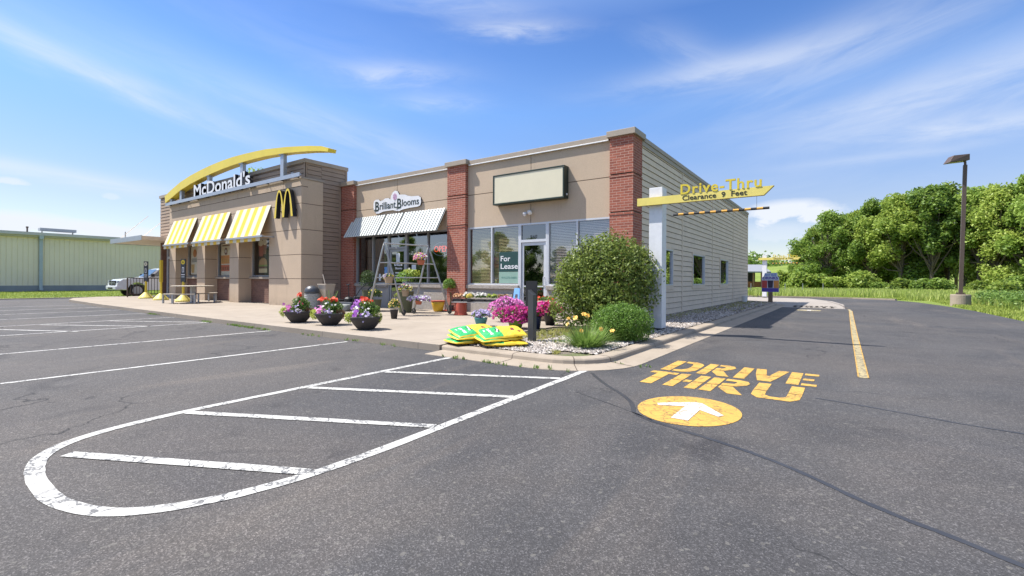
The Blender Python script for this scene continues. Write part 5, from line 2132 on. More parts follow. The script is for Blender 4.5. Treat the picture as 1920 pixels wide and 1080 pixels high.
def truck(loc, rz):
    t = thing('pickup_truck', 'white pickup truck parked nose-left beyond the barrier', 'truck', loc, rz)
    W = .98
    pw = plain('white_car_paint', (.70, .71, .73), .22, coat=.6, var=.02)
    gd = M['glass_dark']
    # profile, x forward (front at +2.9)
    low = [(2.86, .48), (2.93, .62), (2.90, .86), (2.78, 1.02), (2.62, 1.12), (1.55, 1.24), (1.30, 1.28), (-.95, 1.28), (-2.85, 1.26), (-2.90, .60), (-2.80, .46), (-2.35, .44)]
    def arch(cx_, r, n=10):
        return [(cx_ + r * math.cos(a), .42 + r * math.sin(a)) for a in np.linspace(math.pi, 0, n)]
    prof = low[:-1] + [(-2.35, .44)] + arch(-1.78, .52) + [(-1.2, .42), (1.30, .42)] + arch(1.85, .52) + [(2.40, .46)]
    mb = MB()
    n = len(prof)
    # body with slight tumblehome: three stations per side
    def ring(y, s):
        return [(x, y, z if z < .9 else z) for x, z in prof]
    st = [(-W, 1), (-W + .05, 1), (W - .05, 1), (W, 1)]
    L, R = ring(-W, 1), ring(W, 1)
    mb.poly(L)
    mb.poly(R[::-1])
    for i in range(n):
        j = (i + 1) % n
        mb.poly([L[j], L[i], R[i], R[j]])
    body = mb.build('body', pw, t, local=True, bevel=.04)
    mb = MB()
    cab = [(1.25, 1.27), (.62, 1.80), (.40, 1.87), (-.70, 1.87), (-.92, 1.80), (-1.02, 1.27)]
    Lc = [(x, -W + .06 + (z - 1.27) * .28, z) for x, z in cab]
    Rc = [(x, W - .06 - (z - 1.27) * .28, z) for x, z in cab]
    mb.poly(Lc)
    mb.poly(Rc[::-1])
    for i in range(len(cab)):
        j = (i + 1) % len(cab)
        mb.poly([Lc[j], Lc[i], Rc[i], Rc[j]])
    mb.build('cab', pw, t, local=True, bevel=.03)
    for s in (-1, 1):
        for (xa, xb, xc, xd) in ((1.02, .57, .02, .02), (-.08, -.08, -.66, -.86)):
            mb = MB()
            yo = lambda z: s * (W - .06 - (z - 1.27) * .28 + .008)
            mb.poly([(xa, yo(1.32), 1.32), (xb, yo(1.76), 1.76), (xc, yo(1.76), 1.76), (xd, yo(1.32), 1.32)][::s])
            mb.build('side_window', gd if False else M['car_glass'], t, local=True)
        mb = MB()
        mb.box(.92, 1.10, s * 1.02 - .10, s * 1.02 + .10, 1.30, 1.50)
        mb.build('mirror', M['black'], t, local=True, bevel=.02)
        mb = MB()
        mb.box(2.66, 2.90, s * .80 - .14, s * .80 + .14, .86, 1.04)
        mb.build('headlight', plain('lamp_glass', (.45, .48, .52), .15), t, local=True, bevel=.03)
        for k, xx in enumerate((.55, -.45)):
            mb = MB()
            mb.box(xx - .10, xx + .10, s * (W + .008) - .008, s * (W + .008) + .008, 1.10, 1.14)
            mb.build('door_handle', M['black'], t, local=True)
        for xx in (1.85, -1.78):
            wl = MB()
            wl.lathe([(.16, -.12), (.36, -.13), (.41, -.09), (.41, .09), (.36, .13), (.16, .12)], (0, 0, 0), 24)
            wl.v = [(xx + p[0], s * .86 + p[2], .41 + p[1]) for p in wl.v]
            w = wl.build('wheel', M['black'], t, local=True)
            rm = MB()
            rm.lathe([(.02, .0), (.25, .0), (.27, .03), (.27, .05), (.05, .06)], (0, 0, 0), 20)
            rm.v = [(xx + p[0], s * .86 + s * (.085 + p[2]), .41 + p[1]) for p in rm.v]
            rm.build('rim', M['steel'], w, local=True)
    mb = MB()
    mb.poly([(1.22, -W + .12, 1.31), (1.22, W - .12, 1.31), (.66, W - .24, 1.79), (.66, -W + .24, 1.79)])
    mb.v = [(x + .012, y, z + .012) for x, y, z in mb.v]
    mb.build('windscreen', M['car_glass'], t, local=True)
    mb = MB()
    mb.box(2.70, 2.94, -.62, .62, .74, 1.04)
    mb.build('grille', M['black'], t, local=True, bevel=.03)
    mb = MB()
    mb.box(2.93, 2.955, -.62, .62, .87, .91)
    mb.box(2.93, 2.955, -.03, .03, .75, 1.03)
    mb.build('grille_bar', M['steel'], t, local=True)
    mb = MB()
    mb.box(2.62, 3.02, -1.0, 1.0, .46, .70)
    mb.build('bumper', pw, t, local=True, bevel=.05)
    mb = MB()
    mb.box(3.0, 3.03, -.45, .45, .50, .60)
    mb.build('air_intake', M['black'], t, local=True)
    return t


M['car_glass'] = plain('tinted_car_glass', (.05, .08, .11), .05, spec=.9)
tk = [truck((-41.9, 13.75, 0), -math.pi / 2)][0]
tk.scale = (1.06, 1.06, 1.09)

# ---------------------------------------------------------------- pots, flowers, garden stock


def ball_pts(n, c, r, rz=None, shell=.55, up=True):
    d = rng.normal(size=(n, 3))
    d /= np.linalg.norm(d, axis=1, keepdims=True)
    if up:
        d[:, 2] = np.where(d[:, 2] < -.35, -d[:, 2], d[:, 2])
    rr = rng.uniform(shell, 1.0, n) ** .7
    s = np.array([r, r, rz or r])
    return np.array(c) + d * rr[:, None] * s, d


def leaves(name, mat, parent, blobs, n, size, asp=.5, shell=.4, jit=.6, up=True):
    tot = sum(b[3] ** 2 for b in blobs)
    out = []
    for (x, y, z, r, *rz) in blobs:
        k = max(6, int(n * r * r / tot))
        P, N = ball_pts(k, (x, y, z), r, rz[0] if rz else None, shell, up)
        N = N + rng.normal(size=N.shape) * jit
        out.append(quads(P, N, size, rng, asp))
    return cloud_obj(name, mat, np.vstack(out), 4, parent)


def petals(name, mat, parent, pts, size, n_p=5, facing=None):
    """little five-petalled flowers: n_p quads round each point"""
    pts = np.asarray(pts, float)
    n = len(pts)
    N = rng.normal(size=(n, 3)) * .5 + np.array([.35, -.75, .55]) if facing is None else rng.normal(size=(n, 3)) * .45 + facing
    N /= np.linalg.norm(N, axis=1, keepdims=True)
    R = rng.normal(size=(n, 3))
    T = np.cross(N, R); T /= np.linalg.norm(T, axis=1, keepdims=True)
    B = np.cross(N, T)
    s = (size * rng.uniform(.7, 1.25, n))[:, None]
    V = []
    for k in range(n_p):
        a = 2 * math.pi * k / n_p
        d = T * math.cos(a) + B * math.sin(a)
        e = T * -math.sin(a) + B * math.cos(a)
        V.append(np.stack([pts, pts + d * s * .55 - e * s * .42 + N * s * .12, pts + d * s + N * s * .05, pts + d * s * .55 + e * s * .42 + N * s * .12], 1))
    return cloud_obj(name, mat, np.concatenate(V).reshape(-1, 3), 4, parent)


def scatter_on(blobs, n, shell=.92, zmin=None):
    tot = sum(b[3] ** 2 for b in blobs)
    out = []
    for (x, y, z, r, *rz) in blobs:
        P, N = ball_pts(max(2, int(round(n * r * r / tot))), (x, y, z), r, rz[0] if rz else None, shell)
        out.append(P)
    return np.vstack(out)


def pot(t, prof, mat, n=28, sq=0, soil=True, name='pot'):
    mb = MB()
    r, z = prof[-1]
    pr = list(prof) + [(r - .02, z), (r - .025, z - .06)]
    mb.lathe(pr, (0, 0, 0), n, None, sq)
    o = mb.build(name, mat, t, local=True, smooth=(sq == 0))
    if soil:
        mb = MB()
        mb.lathe([(.005, z - .055), (r - .03, z - .05)], (0, 0, 0), n, None, sq)
        mb.build('soil', M['soil'], o, local=True)
    return o


# three big dark bowls with mixed flowers
for (u, v, R, lab, seed) in ((548, 605, .37, 'dark bowl planter with a single red bloom on top, farthest left of the three bowls', 1),
                             (607, 610, .37, 'dark bowl planter with orange-red blooms and a grass spike, middle of the three bowls', 2),
                             (674, 618.5, .35, 'dark bowl planter with purple, white and scarlet blooms, nearest of the three bowls', 3)):
    p = g(u, v, SWZ)
    p.y += .18
    t = thing('flower_bowl', lab, 'planter', p, 0, 'dark bowls of mixed flowers on the sidewalk')
    H = .31
    pot(t, [(.17, 0), (.20, .02), (.28, .12), (.345, .22), (.375, .28), (.38, .31)], M['gray_pot'], 32)
    rx = Vector((.80, .58, 0))       # to the right in the picture
    bl = [(0, 0, H + .04, .27, .16), (.02, .02, H + .20, .22, .20), (rx.x * .1, rx.y * .1, H + .12, .25, .18)]
    leaves('foliage', M['leaf_pot'], t, bl, 1500, .032, .45)
    L = [(-rx.x * .36 + .02, -rx.y * .36 - .06, H - .03, .12, .15), (-rx.x * .26 + .05, -rx.y * .26 - .12, H + .02, .11, .10)]
    leaves('trailing_foliage', M['leaf_lime'], t, L, 420, .024, .6, up=False)
    L = [(rx.x * .36, rx.y * .36 - .05, H - .03, .08, .14), (rx.x * .30, rx.y * .30 - .1, H + .05, .07, .08)]
    leaves('bronze_foliage', M['leaf_red'] if seed < 3 else M['leaf_lime'], t, L, 220, .024, .5, up=False)
    fr = lambda k, w, z, s=.05: [(rx.x * k + .14 + rng.normal() * s, rx.y * k - .24 + rng.normal() * s, z + rng.normal() * s) for _ in range(w)]
    petals('magenta_flower', M['f_pink'] if seed != 3 else M['f_purple'], t, fr(-.14, 16, H + .09), .045)
    petals('lavender_flower', M['f_lav'], t, fr(.12, 20, H + .05, .06), .033)
    petals('white_flower', M['f_white'], t, fr(.02, 9, H + .15, .09), .030)
    if seed == 1:
        petals('red_flower', M['f_red'], t, [(rx.x * .02 + rng.normal() * .025, rx.y * .02 + rng.normal() * .025, H + .44 + rng.normal() * .03) for _ in range(9)], .045)
        petals('pink_flower', M['f_crimson'], t, fr(.2, 4, H + .28, .05), .03)
    if seed == 2:
        petals('orange_flower', M['f_red'], t, [(rx.x * k_ + rng.normal() * .04, rx.y * k_ - .05 + rng.normal() * .04, H + .36 + rng.normal() * .03) for k_ in (-.16, .10, .16) for _ in range(9)], .045)
        sp = tufts('grass_spike', [(0, 0)] * 3, .40, .015, M['leaf_grass'], .03, 7, H + .1)
        sp.parent = t
    if seed == 3:
        petals('red_flower', M['f_red'], t, [(rx.x * .04 + rng.normal() * .05, rx.y * .04 - .04 + rng.normal() * .05, H + .36 + rng.normal() * .04) for _ in range(22)], .045)
        petals('purple_flower', M['f_purple'], t, [(-rx.x * .2 + rng.normal() * .06, -rx.y * .2 - .04 + rng.normal() * .05, H + .28 + rng.normal() * .05) for _ in range(24)], .042)
        petals('white_bloom', M['f_white'], t, [(-rx.x * .17 + .05 + rng.normal() * .03, -rx.y * .17 - .12 + rng.normal() * .03, H + .18 + rng.normal() * .03) for _ in range(9)], .045)


def flowerpot(name, lab, cat, loc, prof, mat, blobs, nleaf, fl, leaf='leaf_pot', group=None, lsize=.028, sq=0, fsize=.035, rz=0, soil=True):
    t = thing(name, lab, cat, loc, rz, group)
    pot(t, prof, mat, 24, sq, soil)
    if nleaf:
        leaves('foliage', M[leaf], t, blobs, nleaf, lsize, .5)
    for nm, mk, nn in fl:
        petals(nm, M[mk], t, scatter_on(blobs, nn, .88), fsize)
    return t


flowerpot('flower_pot', 'small dark pot of peach and cream flowers by the rack caster', 'flower pot', g(735, 598, SWZ) + Vector((0, .08, 0)),
          [(.085, 0), (.12, .25), (.13, .26), (.13, .28)], M['gray_pot'], [(0, 0, .40, .19, .16), (.03, 0, .50, .12, .10)], 620,
          [('cream_flower', 'f_yellow', 34), ('peach_flower', 'f_peach', 24)], fsize=.03)
flowerpot('flower_pot', 'round glazed yellow pot, empty, on the sidewalk before the low wall', 'flower pot', g(817, 584.5, SWZ) + Vector((0, .12, 0)),
          [(.14, 0), (.18, .05), (.235, .28), (.25, .38)], M['yellow_pot'], [], 0, [])
mb = MB()
rim = MB()
rim.lathe([(.252, 0), (.262, .0), (.262, .035), (.252, .035)], (0, 0, .375), 28)
yp = [o for o in bpy.data.objects if o.get('label', '').startswith('round glazed yellow')][0]
rim.build('red_rim', M['red_plastic'], yp, local=True)

# topiary
tp = thing('topiary_tree', 'little round-headed topiary in a dark pot on a red saucer', 'plant', g(840, 583.5, SWZ) + Vector((0, .12, 0)))
mb = MB(); mb.lathe([(.0, 0), (.30, 0), (.33, .03), (.30, .035), (.28, .012)], (0, 0, 0), 28)
mb.build('saucer', M['red_plastic'], tp, local=True)
mb = MB(); mb.lathe([(.12, .02), (.155, .19), (.165, .19), (.165, .23), (.14, .23), (.13, .19)], (0, 0, 0), 24)
mb.build('pot', M['charcoal'], tp, local=True)
mb = MB(); mb.tube([(0, 0, .18), (.02, 0, .4), (0, .01, .72)], [.018, .015, .012], 7)
mb.tube([(.01, 0, .35), (.08, .02, .5), (.05, 0, .68)], .010, 6)
mb.build('stem', M['stem'], tp, local=True)
leaves('foliage', M['leaf_box'], tp, [(0, 0, .96, .30, .30)], 1900, .030, .55)

# plank shelf on an upturned red bucket with trays of white flowers
sh = thing('plank_shelf', 'low grey plank shelf carrying trays of small flowers', 'shelf', (-10.3, 12.75, SWZ))
A = g(852, 566, .56); B = g(980, 571, .56)
pa, pb = Vector((-11.6, 12.75, .50)), Vector((-9.35, 13.02, .50))
pa = at(851, 565, 15.9); pb = at(965, 566.5, 15.0)
hz = pa.z
mb = MB()
d = (pb - pa); dn = Vector((-d.y, d.x, 0)).normalized() * .17
for s, z in ((1, 0), (-1, -.035)):
    q = [pa - dn + Vector((0, 0, z)), pb - dn + Vector((0, 0, z)), pb + dn + Vector((0, 0, z)), pa + dn + Vector((0, 0, z))]
    mb.poly(q if s > 0 else q[::-1])
q = [pa - dn, pb - dn, pb + dn, pa + dn]
for i in range(4):
    a, b = q[i], q[(i + 1) % 4]
    mb.poly([a - Vector((0, 0, .035)), b - Vector((0, 0, .035)), b, a])
mb.build('plank', plain('pale_plank', (.42, .40, .37), .8, var=.2, vscale=9), sh)
bu = thing('upturned_bucket', 'brick red bucket standing upside down under the plank shelf', 'bucket', (pa + d * .12 - Vector((0, 0, pa.z - SWZ))))
mb = MB(); mb.lathe([(.215, 0), (.235, .0), (.235, .04), (.21, .05), (.175, hz - .037 - SWZ)], (0, 0, 0), 26)
mb.build('bucket', M['red_plastic'], bu, local=True)
bu = thing('support_block', 'grey block holding up the far end of the plank shelf', 'block', (pa + d * .93 - Vector((0, 0, pa.z - SWZ))))
mb = MB(); mb.box(-.15, .15, -.1, .1, 0, hz - .037 - SWZ)
mb.build('block', M['block'], bu, local=True, bevel=.01)
labs = ['black tray of pale pink begonias at the left end of the plank shelf', 'black tray of white flowers beside the begonias on the plank shelf',
        'small pot of yellow flowers at the front edge of the plank shelf', 'black tray of white blooms in the middle of the plank shelf',
        'black tray of green and lime seedlings on the plank shelf', 'black tray of dark red-leaved seedlings at the right end of the plank shelf']
for k, (s, fl, lf) in enumerate([(.08, ('pink_flower', 'f_peach', 60), 'leaf_red'), (.26, ('white_flower', 'f_white', 60), 'leaf_pot'),
                                 (.30, ('yellow_flower', 'f_yellow', 60), 'leaf_lime'), (.46, ('white_flower', 'f_white', 46), 'leaf_pot'),
                                 (.64, ('green_tip', 'leaf_lime', 46), 'leaf_pot'), (.82, ('bronze_leaf', 'leaf_red', 60), 'leaf_red')]):
    c = pa + d * s
    if k == 2:
        c = c - dn * .75
    t = thing('seedling_tray', labs[k], 'plant tray', (c.x, c.y, hz), math.atan2(d.y, d.x), 'trays of seedlings on the plank shelf')
    w = .17 if k != 2 else .07
    mb = MB()
    mb.box(-w, w, -.12 if k != 2 else -.06, .12 if k != 2 else .06, 0, .09)
    mb.build('tray', M['black'], t, local=True)
    bl = [(dx, 0, .17, .10, .09) for dx in ((-.09, .09) if k != 2 else (0,))]
    leaves('foliage', M[lf], t, bl, 260, .028, .5)
    petals(fl[0], M[fl[1]], t, scatter_on([(b[0], b[1], b[2] + (.05 if k in (1, 3) else .01), b[3], b[4]) for b in bl], fl[2], .85), .042 if k in (1, 3) else .03)

# low foreground pots: lavender, pink and magenta masses, blue-black pots
flowerpot('flower_pot', 'teal pot of pale lavender petunias, left of the magenta mass', 'flower pot', g(897, 612, SWZ) + Vector((0, .1, 0)),
          [(.10, 0), (.15, .12), (.17, .20), (.175, .22)], M['teal_pot'], [(0, 0, .30, .24, .12), (-.08, -.04, .26, .16, .12), (.1, .02, .28, .18, .12)], 420,
          [('lavender_flower', 'f_lav', 230)], fsize=.032)
c = g(958, 617, SWZ) + Vector((0, .2, 0))
t = flowerpot('flower_pot', 'green pot overflowing with bright magenta petunias behind the soil bags', 'flower pot', c,
              [(.14, 0), (.19, .18), (.20, .20)], M['green_pot'], [(0, 0, .34, .36, .22), (.20, .15, .30, .28, .22), (-.26, -.17, .30, .28, .20), (.05, -.1, .22, .33, .16), (.36, .24, .28, .2, .18)], 1200,
              [('magenta_flower', 'f_magenta', 620)], fsize=.040)
c = g(938, 606, SWZ) + Vector((-.15, .45, 0))
flowerpot('flower_pot', 'pot of light pink petunias standing tallest at the back of the flower mass', 'flower pot', c,
          [(.14, 0), (.19, .24), (.20, .26)], M['black'], [(0, 0, .50, .28, .22), (.2, .14, .46, .24, .20), (-.22, -.14, .38, .24, .20), (.3, .2, .4, .2, .2)], 800,
          [('pink_flower', 'f_pink', 520)], fsize=.040)
c = g(999, 617, SWZ) + Vector((.0, .1, 0))
flowerpot('flower_pot', 'navy pot of crimson petunias right behind the slanted dark post', 'flower pot', c,
          [(.12, 0), (.16, .28), (.17, .30)], M['navy_pot'], [(0, 0, .38, .22, .18), (-.22, -.1, .30, .20, .2)], 520,
          [('crimson_flower', 'f_crimson', 200), ('magenta_flower', 'f_magenta', 60)], fsize=.040)
c = g(1027, 610, SWZ) + Vector((.0, .12, 0))
flowerpot('flower_pot', 'black pot of magenta-red petunias between the dark post and the big shrub', 'flower pot', c,
          [(.12, 0), (.17, .28), (.18, .31)], M['black'], [(0, 0, .42, .26, .20), (-.14, -.1, .46, .22, .16), (.15, .08, .38, .18, .16)], 560,
          [('crimson_flower', 'f_crimson', 190), ('magenta_flower', 'f_magenta', 130)], fsize=.042)
# big pale urn with orange flowers by the white door
c = at(1015, 586, 13.9); c.z = SWZ
flowerpot('large_planter', 'large pale round planter with orange geraniums beside the white door', 'planter', c,
          [(.26, 0), (.34, .30), (.42, .52), (.45, .56)], M['sand_plastic'], [(-.25, -.1, .66, .16, .12), (.1, 0, .62, .3, .08)], 420,
          [('orange_flower', 'f_red', 40)], fsize=.045)

# blue child's chair
cc = at(961, 566, 14.6)
ch = thing('blue_chair', 'light blue plastic chair shell with a cut-out back, before the vacant shop', 'chair', (cc.x, cc.y, SWZ), -.45)
mb = MB()
s0 = cc.z - SWZ
mb.prism([(-.20, 0), (-.10, 0), (-.085, .22), (.085, .22), (.10, 0), (.20, 0), (.175, .37), (.14, .41), (-.14, .41), (-.175, .37)], (0, .12, s0 + .02), (1, 0, 0), (0, .10, 1), .015, M['blue_chair'])
mb.build('backrest', M['blue_chair'], ch, local=True, bevel=.008)
mb = MB()
mb.box(-.21, .21, -.24, .12, s0 - .02, s0 + .015)
mb.build('seat', M['blue_chair'], ch, local=True, bevel=.012)
for sx_ in (-1, 1):
    for sy_ in (-.2, .1):
        mb = MB()
        mb.tube([(sx_ * .17, sy_, s0 - .02), (sx_ * .20, sy_ * 1.15, 0)], .012, 8)
        mb.build('leg', M['galv'], ch, local=True)

# large white square planter, waste bin, mower and stored things in the corner
c = at(612, 560, 18.9); c.z = SWZ
t = thing('square_planter', 'tall tapered cream square planter in the corner beside the brown siding', 'planter', c, .1)
mb = MB()
mb.lathe([(.17, 0), (.33, .95), (.35, .95), (.35, 1.0), (.30, 1.0), (.28, .85)], (0, 0, 0), 4, None, 0)
mb.build('tub', M['sand_plastic'], t, local=True)
mb = MB()
mb.tube([(-.05, 0, .9), (-.28, .05, 1.38)], .02, 6)
mb.build('stick', M['sand_plastic'], t, local=True)
c = at(585, 560, 18.6); c.z = SWZ
t = thing('litter_bin', 'round ribbed grey litter bin with a dark domed lid at the stucco corner', 'litter bin', c)
mb = MB()
pr = []
for k in range(9):
    z = .04 + k * .065
    pr += [(.27, z), (.285, z + .02), (.285, z + .045), (.27, z + .06)]
mb.lathe([(.24, 0)] + pr, (0, 0, 0), 26)
mb.build('drum', plain('ribbed_grey', (.36, .36, .34), .6), t, local=True)
mb = MB()
mb.lathe([(.29, .63), (.30, .67), (.26, .80), (.17, .90), (.02, .93)], (0, 0, 0), 26)
mb.build('domed_lid', M['charcoal'], t, local=True, smooth=True)

c = at(660, 566, 18.0); c.z = SWZ
t = thing('lawn_mower', 'black lawn mower with a raised loop handle parked before the florist wall', 'mower', c, math.radians(10))
mb = MB()
mb.box(-.48, .25, -.27, .27, .12, .32)
mb.build('deck', M['charcoal'], t, local=True, bevel=.05)
mb = MB()
mb.lathe([(.17, .32), (.18, .44), (.13, .50), (.06, .52)], (-.15, 0, 0), 16)
mb.build('engine', M['black'], t, local=True)
mb = MB()
for s in (-.22, .22):
    mb.tube([(.2, s, .3), (.62, s, .82), (.95, s, 1.05)], .018, 7)
mb.tube([(.95, -.22, 1.05), (.98, 0, 1.07), (.95, .22, 1.05)], .018, 7)
mb.tube([(.62, -.22, .82), (.62, .22, .82)], .014, 6)
mb.build('handle', M['black'], t, local=True)
mb = MB()
mb.box(.22, .58, -.2, .2, .28, .56)
mb.build('grass_bag', M['black'], t, local=True, bevel=.06)
for xx in (-.38, .2):
    for s in (-.3, .3):
        w = MB(); w.lathe([(.03, -.025), (.1, -.025), (.11, 0), (.1, .025), (.03, .025)], (0, 0, 0), 16)
        w.v = [(xx + p[0], s + p[2], .11 + p[1]) for p in w.v]
        w.build('wheel', M['black'], t, local=True)
c = at(635, 572, 18.6); c.z = SWZ
t = thing('storage_crate', 'black plastic crate between the cream planter and the lawn mower', 'crate', c, .3)
mb = MB()
mb.box(-.22, .22, -.2, .2, 0, .36)
mb.box(-.24, .24, -.22, .22, .36, .39)
mb.build('crate', M['black'], t, local=True, bevel=.01)
c = at(646, 577, 17.4); c.z = SWZ
t = thing('stone_lump', 'grey feed bag lump lying before the black crate', 'bag', c, .3)
mb = MB()
mb.box(-.22, .22, -.18, .18, 0, .26)
o = mb.build('bag', plain('grey_sack', (.22, .23, .22), .8), t, local=True, bevel=.09)
c = at(654, 575, 17.8); c.z = SWZ
t = thing('garden_tool', 'dark T-handled garden tool standing upright beside the mower', 'tool', c)
mb = MB()
mb.tube([(.03, 0, .02), (0, 0, .55), (-.03, 0, .98)], .018, 7)
mb.tube([(-.13, 0, .98), (.07, 0, 1.0)], .024, 7)
mb.build('shaft', M['black'], t, local=True)
c = at(628, 579, 17.6); c.z = SWZ
t = thing('teal_pot', 'small teal pot at the foot of the black crate', 'flower pot', c)
pot(t, [(.08, 0), (.12, .16), (.13, .17)], M['teal_pot'])

# shrub on the ledge / tall plants behind the rack
c = at(690, 531, 17.9); c.z = SWZ
t = thing('potted_conifer', 'feathery dark green plant in a tall olive pot before the leftmost florist window', 'plant', c)
mb = MB(); mb.lathe([(.16, 0), (.22, .75), (.24, .78), (.20, .78)], (0, 0, 0), 20)
mb.build('pot', plain('olive_pot', (.10, .11, .06), .7), t, local=True)
leaves('foliage', M['leaf_dark'], t, [(0, 0, 1.22, .33, .34), (.1, 0, 1.0, .30, .26), (-.1, 0, 1.02, .28, .26)], 1900, .034, .25)
c = at(703, 560, 17.4); c.z = SWZ
t = thing('tall_plant', 'dark leggy plant in an olive tub behind the left legs of the rack', 'plant', c)
mb = MB(); mb.lathe([(.18, 0), (.24, .42), (.25, .44), (.21, .44)], (0, 0, 0), 20)
mb.build('tub', plain('olive_pot', (.10, .11, .06), .7), t, local=True)
leaves('foliage', M['leaf_dark'], t, [(0, 0, .62, .27, .22)], 600, .035, .5)
petals('cream_flower', M['f_yellow'], t, scatter_on([(0, 0, .62, .27, .22)], 16), .03)
c = at(760, 560, 16.9); c.z = SWZ
t = thing('tall_plant', 'lime leaved plant in a tall dark olive tub in the middle of the rack', 'plant', c)
mb = MB(); mb.lathe([(.22, 0), (.30, .72), (.32, .76), (.27, .76)], (0, 0, 0), 22)
mb.build('tub', plain('olive_pot', (.10, .11, .06), .7), t, local=True)
leaves('foliage', M['leaf_lime'], t, [(-.25, -.1, .62, .16, .16), (.1, .1, 1.35, .32, .22), (.3, .15, 1.38, .24, .2)], 420, .042, .55)
leaves('dark_foliage', M['leaf_box'], t, [(0, 0, 1.2, .36, .3), (.2, .1, 1.3, .3, .26)], 760, .042, .5)
petals('white_flower', M['f_white'], t, [(.12 + rng.normal() * .03, .05, 1.35 + rng.normal() * .18) for _ in range(16)], .045)

# swing-like rack of galvanised tube with hanging baskets
DL, DR = 15.5, 16.3
apL, apR = at(720, 455, DL), at(803, 461, DR)
rk = thing('tube_rack', 'A-shaped galvanised tube rack on casters hung with flower baskets', 'rack', (-12.7, 11.6, SWZ))


def foot(u, v, f):
    p = at(u, v, f); p.z = SWZ + .10
    return p


fL1, fL2 = foot(690, 588, DL), foot(757, 588, DL)
fR1, fR2 = foot(776, 580, DR), foot(843, 580, DR)
for ap, a, b in ((apL, fL1, fL2), (apR, fR1, fR2)):
    mb = MB()
    down = Vector((0, 0, 1))
    q1 = ap * .86 + a * .14
    q2 = ap * .86 + b * .14
    pts = [a, a * .5 + q1 * .5, q1, q1 * .45 + ap * .55 + Vector((0, 0, -.03)), ap + Vector((0, 0, .0)), q2 * .45 + ap * .55 + Vector((0, 0, -.03)), q2, b * .5 + q2 * .5, b]
    mb.tube(pts, .032, 10)
    mb.build('hoop', M['galv'], rk, smooth=True)
mb = MB(); mb.tube([apL - Vector((0, 0, .02)), apR], .024, 8); mb.build('ridge_tube', M['galv'], rk)
lerp = lambda a, b, s: a + (b - a) * s
for s, both in ((.28, 1), (.49, 1), (.585, 1)):
    a1, a2 = lerp(apL, fL1, s * 1.02), lerp(apL, fL2, s * 1.02)
    b1, b2 = lerp(apR, fR1, s), lerp(apR, fR2, s)
    mb = MB(); mb.tube([a1, a2], .018, 7); mb.build('cross_tube', M['galv'], rk)
    mb = MB(); mb.tube([b1, b2], .018, 7); mb.build('cross_tube', M['galv'], rk)
    mb = MB(); mb.tube([a2, b2], .018, 7); mb.build('long_tube', M['galv'], rk)
    mb = MB(); mb.tube([a1, b1], .018, 7); mb.build('long_tube', M['galv'], rk)
for p in (fL1, fL2, fR1, fR2):
    mb = MB()
    mb.lathe([(.03, -.022), (.09, -.022), (.10, 0), (.09, .022), (.03, .022)], (0, 0, 0), 16)
    mb.v = [(p.x + q[0], p.y + q[2], SWZ + .10 + q[1]) for q in mb.v]
    mb.build('caster', M['black_metal'], rk)


def basket(u, v, f, w, h, mat, lab, blobs, nl, fl, leaf='leaf_pot', fsize=.034, hang=True):
    p = at(u, v, f)
    t = thing('hanging_basket', lab, 'hanging basket', p, 0, 'flower baskets hung on the tube rack')
    mb = MB(); mb.lathe([(w * .72, 0), (w * .95, h * .9), (w, h * .9), (w, h), (w * .85, h)], (0, 0, 0), 22)
    mb.build('pot', mat, t, local=True)
    leaves('foliage', M[leaf], t, blobs, nl, .028, .5)
    for nm, mk, n in fl:
        petals(nm, M[mk], t, scatter_on(blobs, n, .88), fsize)
    if hang:
        mb = MB()
        for k in range(3):
            a = k * 2.09
            mb.tube([(w * math.cos(a), w * math.sin(a), h), (0, 0, h + .5)], .004, 4)
        mb.build('hanger', M['galv'], t, local=True)
    return t


basket(789, 496.5, 16.0, .14, .16, M['terracotta'], 'orange hanging pot of pink and cream flowers high on the rack', [(-.06, 0, .26, .20, .16), (.08, 0, .24, .17, .14), (-.14, -.05, .20, .13, .12)], 420, [('pink_flower', 'f_pink', 100), ('cream_flower', 'f_yellow', 70), ('white_flower', 'f_white', 60)])
basket(729, 531, 15.4, .155, .21, M['tan_plastic'], 'tan hanging pot on the left side of the rack with pale flowers', [(0, 0, .25, .17, .07), (-.20, 0, .18, .12, .10)], 300, [('pink_flower', 'f_lav', 36), ('cream_flower', 'f_yellow', 40), ('white_flower', 'f_white', 20)])
basket(760, 555.5, 15.6, .13, .20, M['tan_plastic'], 'tan hanging pot in the lower middle of the rack with white and pink flowers', [(0, 0, .27, .24, .14), (.14, 0, .24, .17, .12), (-.17, 0, .20, .14, .12)], 520, [('pink_flower', 'f_pink', 26), ('cream_flower', 'f_yellow', 60), ('white_flower', 'f_white', 50)])
basket(785, 571, 15.5, .12, .13, M['terracotta'], 'orange hanging pot of white and violet petunias lowest on the rack', [(0, 0, .17, .22, .12), (.18, .1, .16, .20, .13), (-.2, -.1, .16, .17, .12)], 340, [('white_flower', 'f_white', 190), ('violet_flower', 'f_purple', 50), ('pale_flower', 'f_lav', 60)])

# ---------------------------------------------------------------- sacks of potting soil
SB = plain('sack_yellow', (.72, .50, .035), .38, var=.10, vscale=6)
SG = plain('sack_green', (.03, .36, .10), .35, var=.06)
SBR = plain('sack_brown', (.20, .05, .03), .4)
SKK = plain('sack_black', (.02, .015, .02), .4)


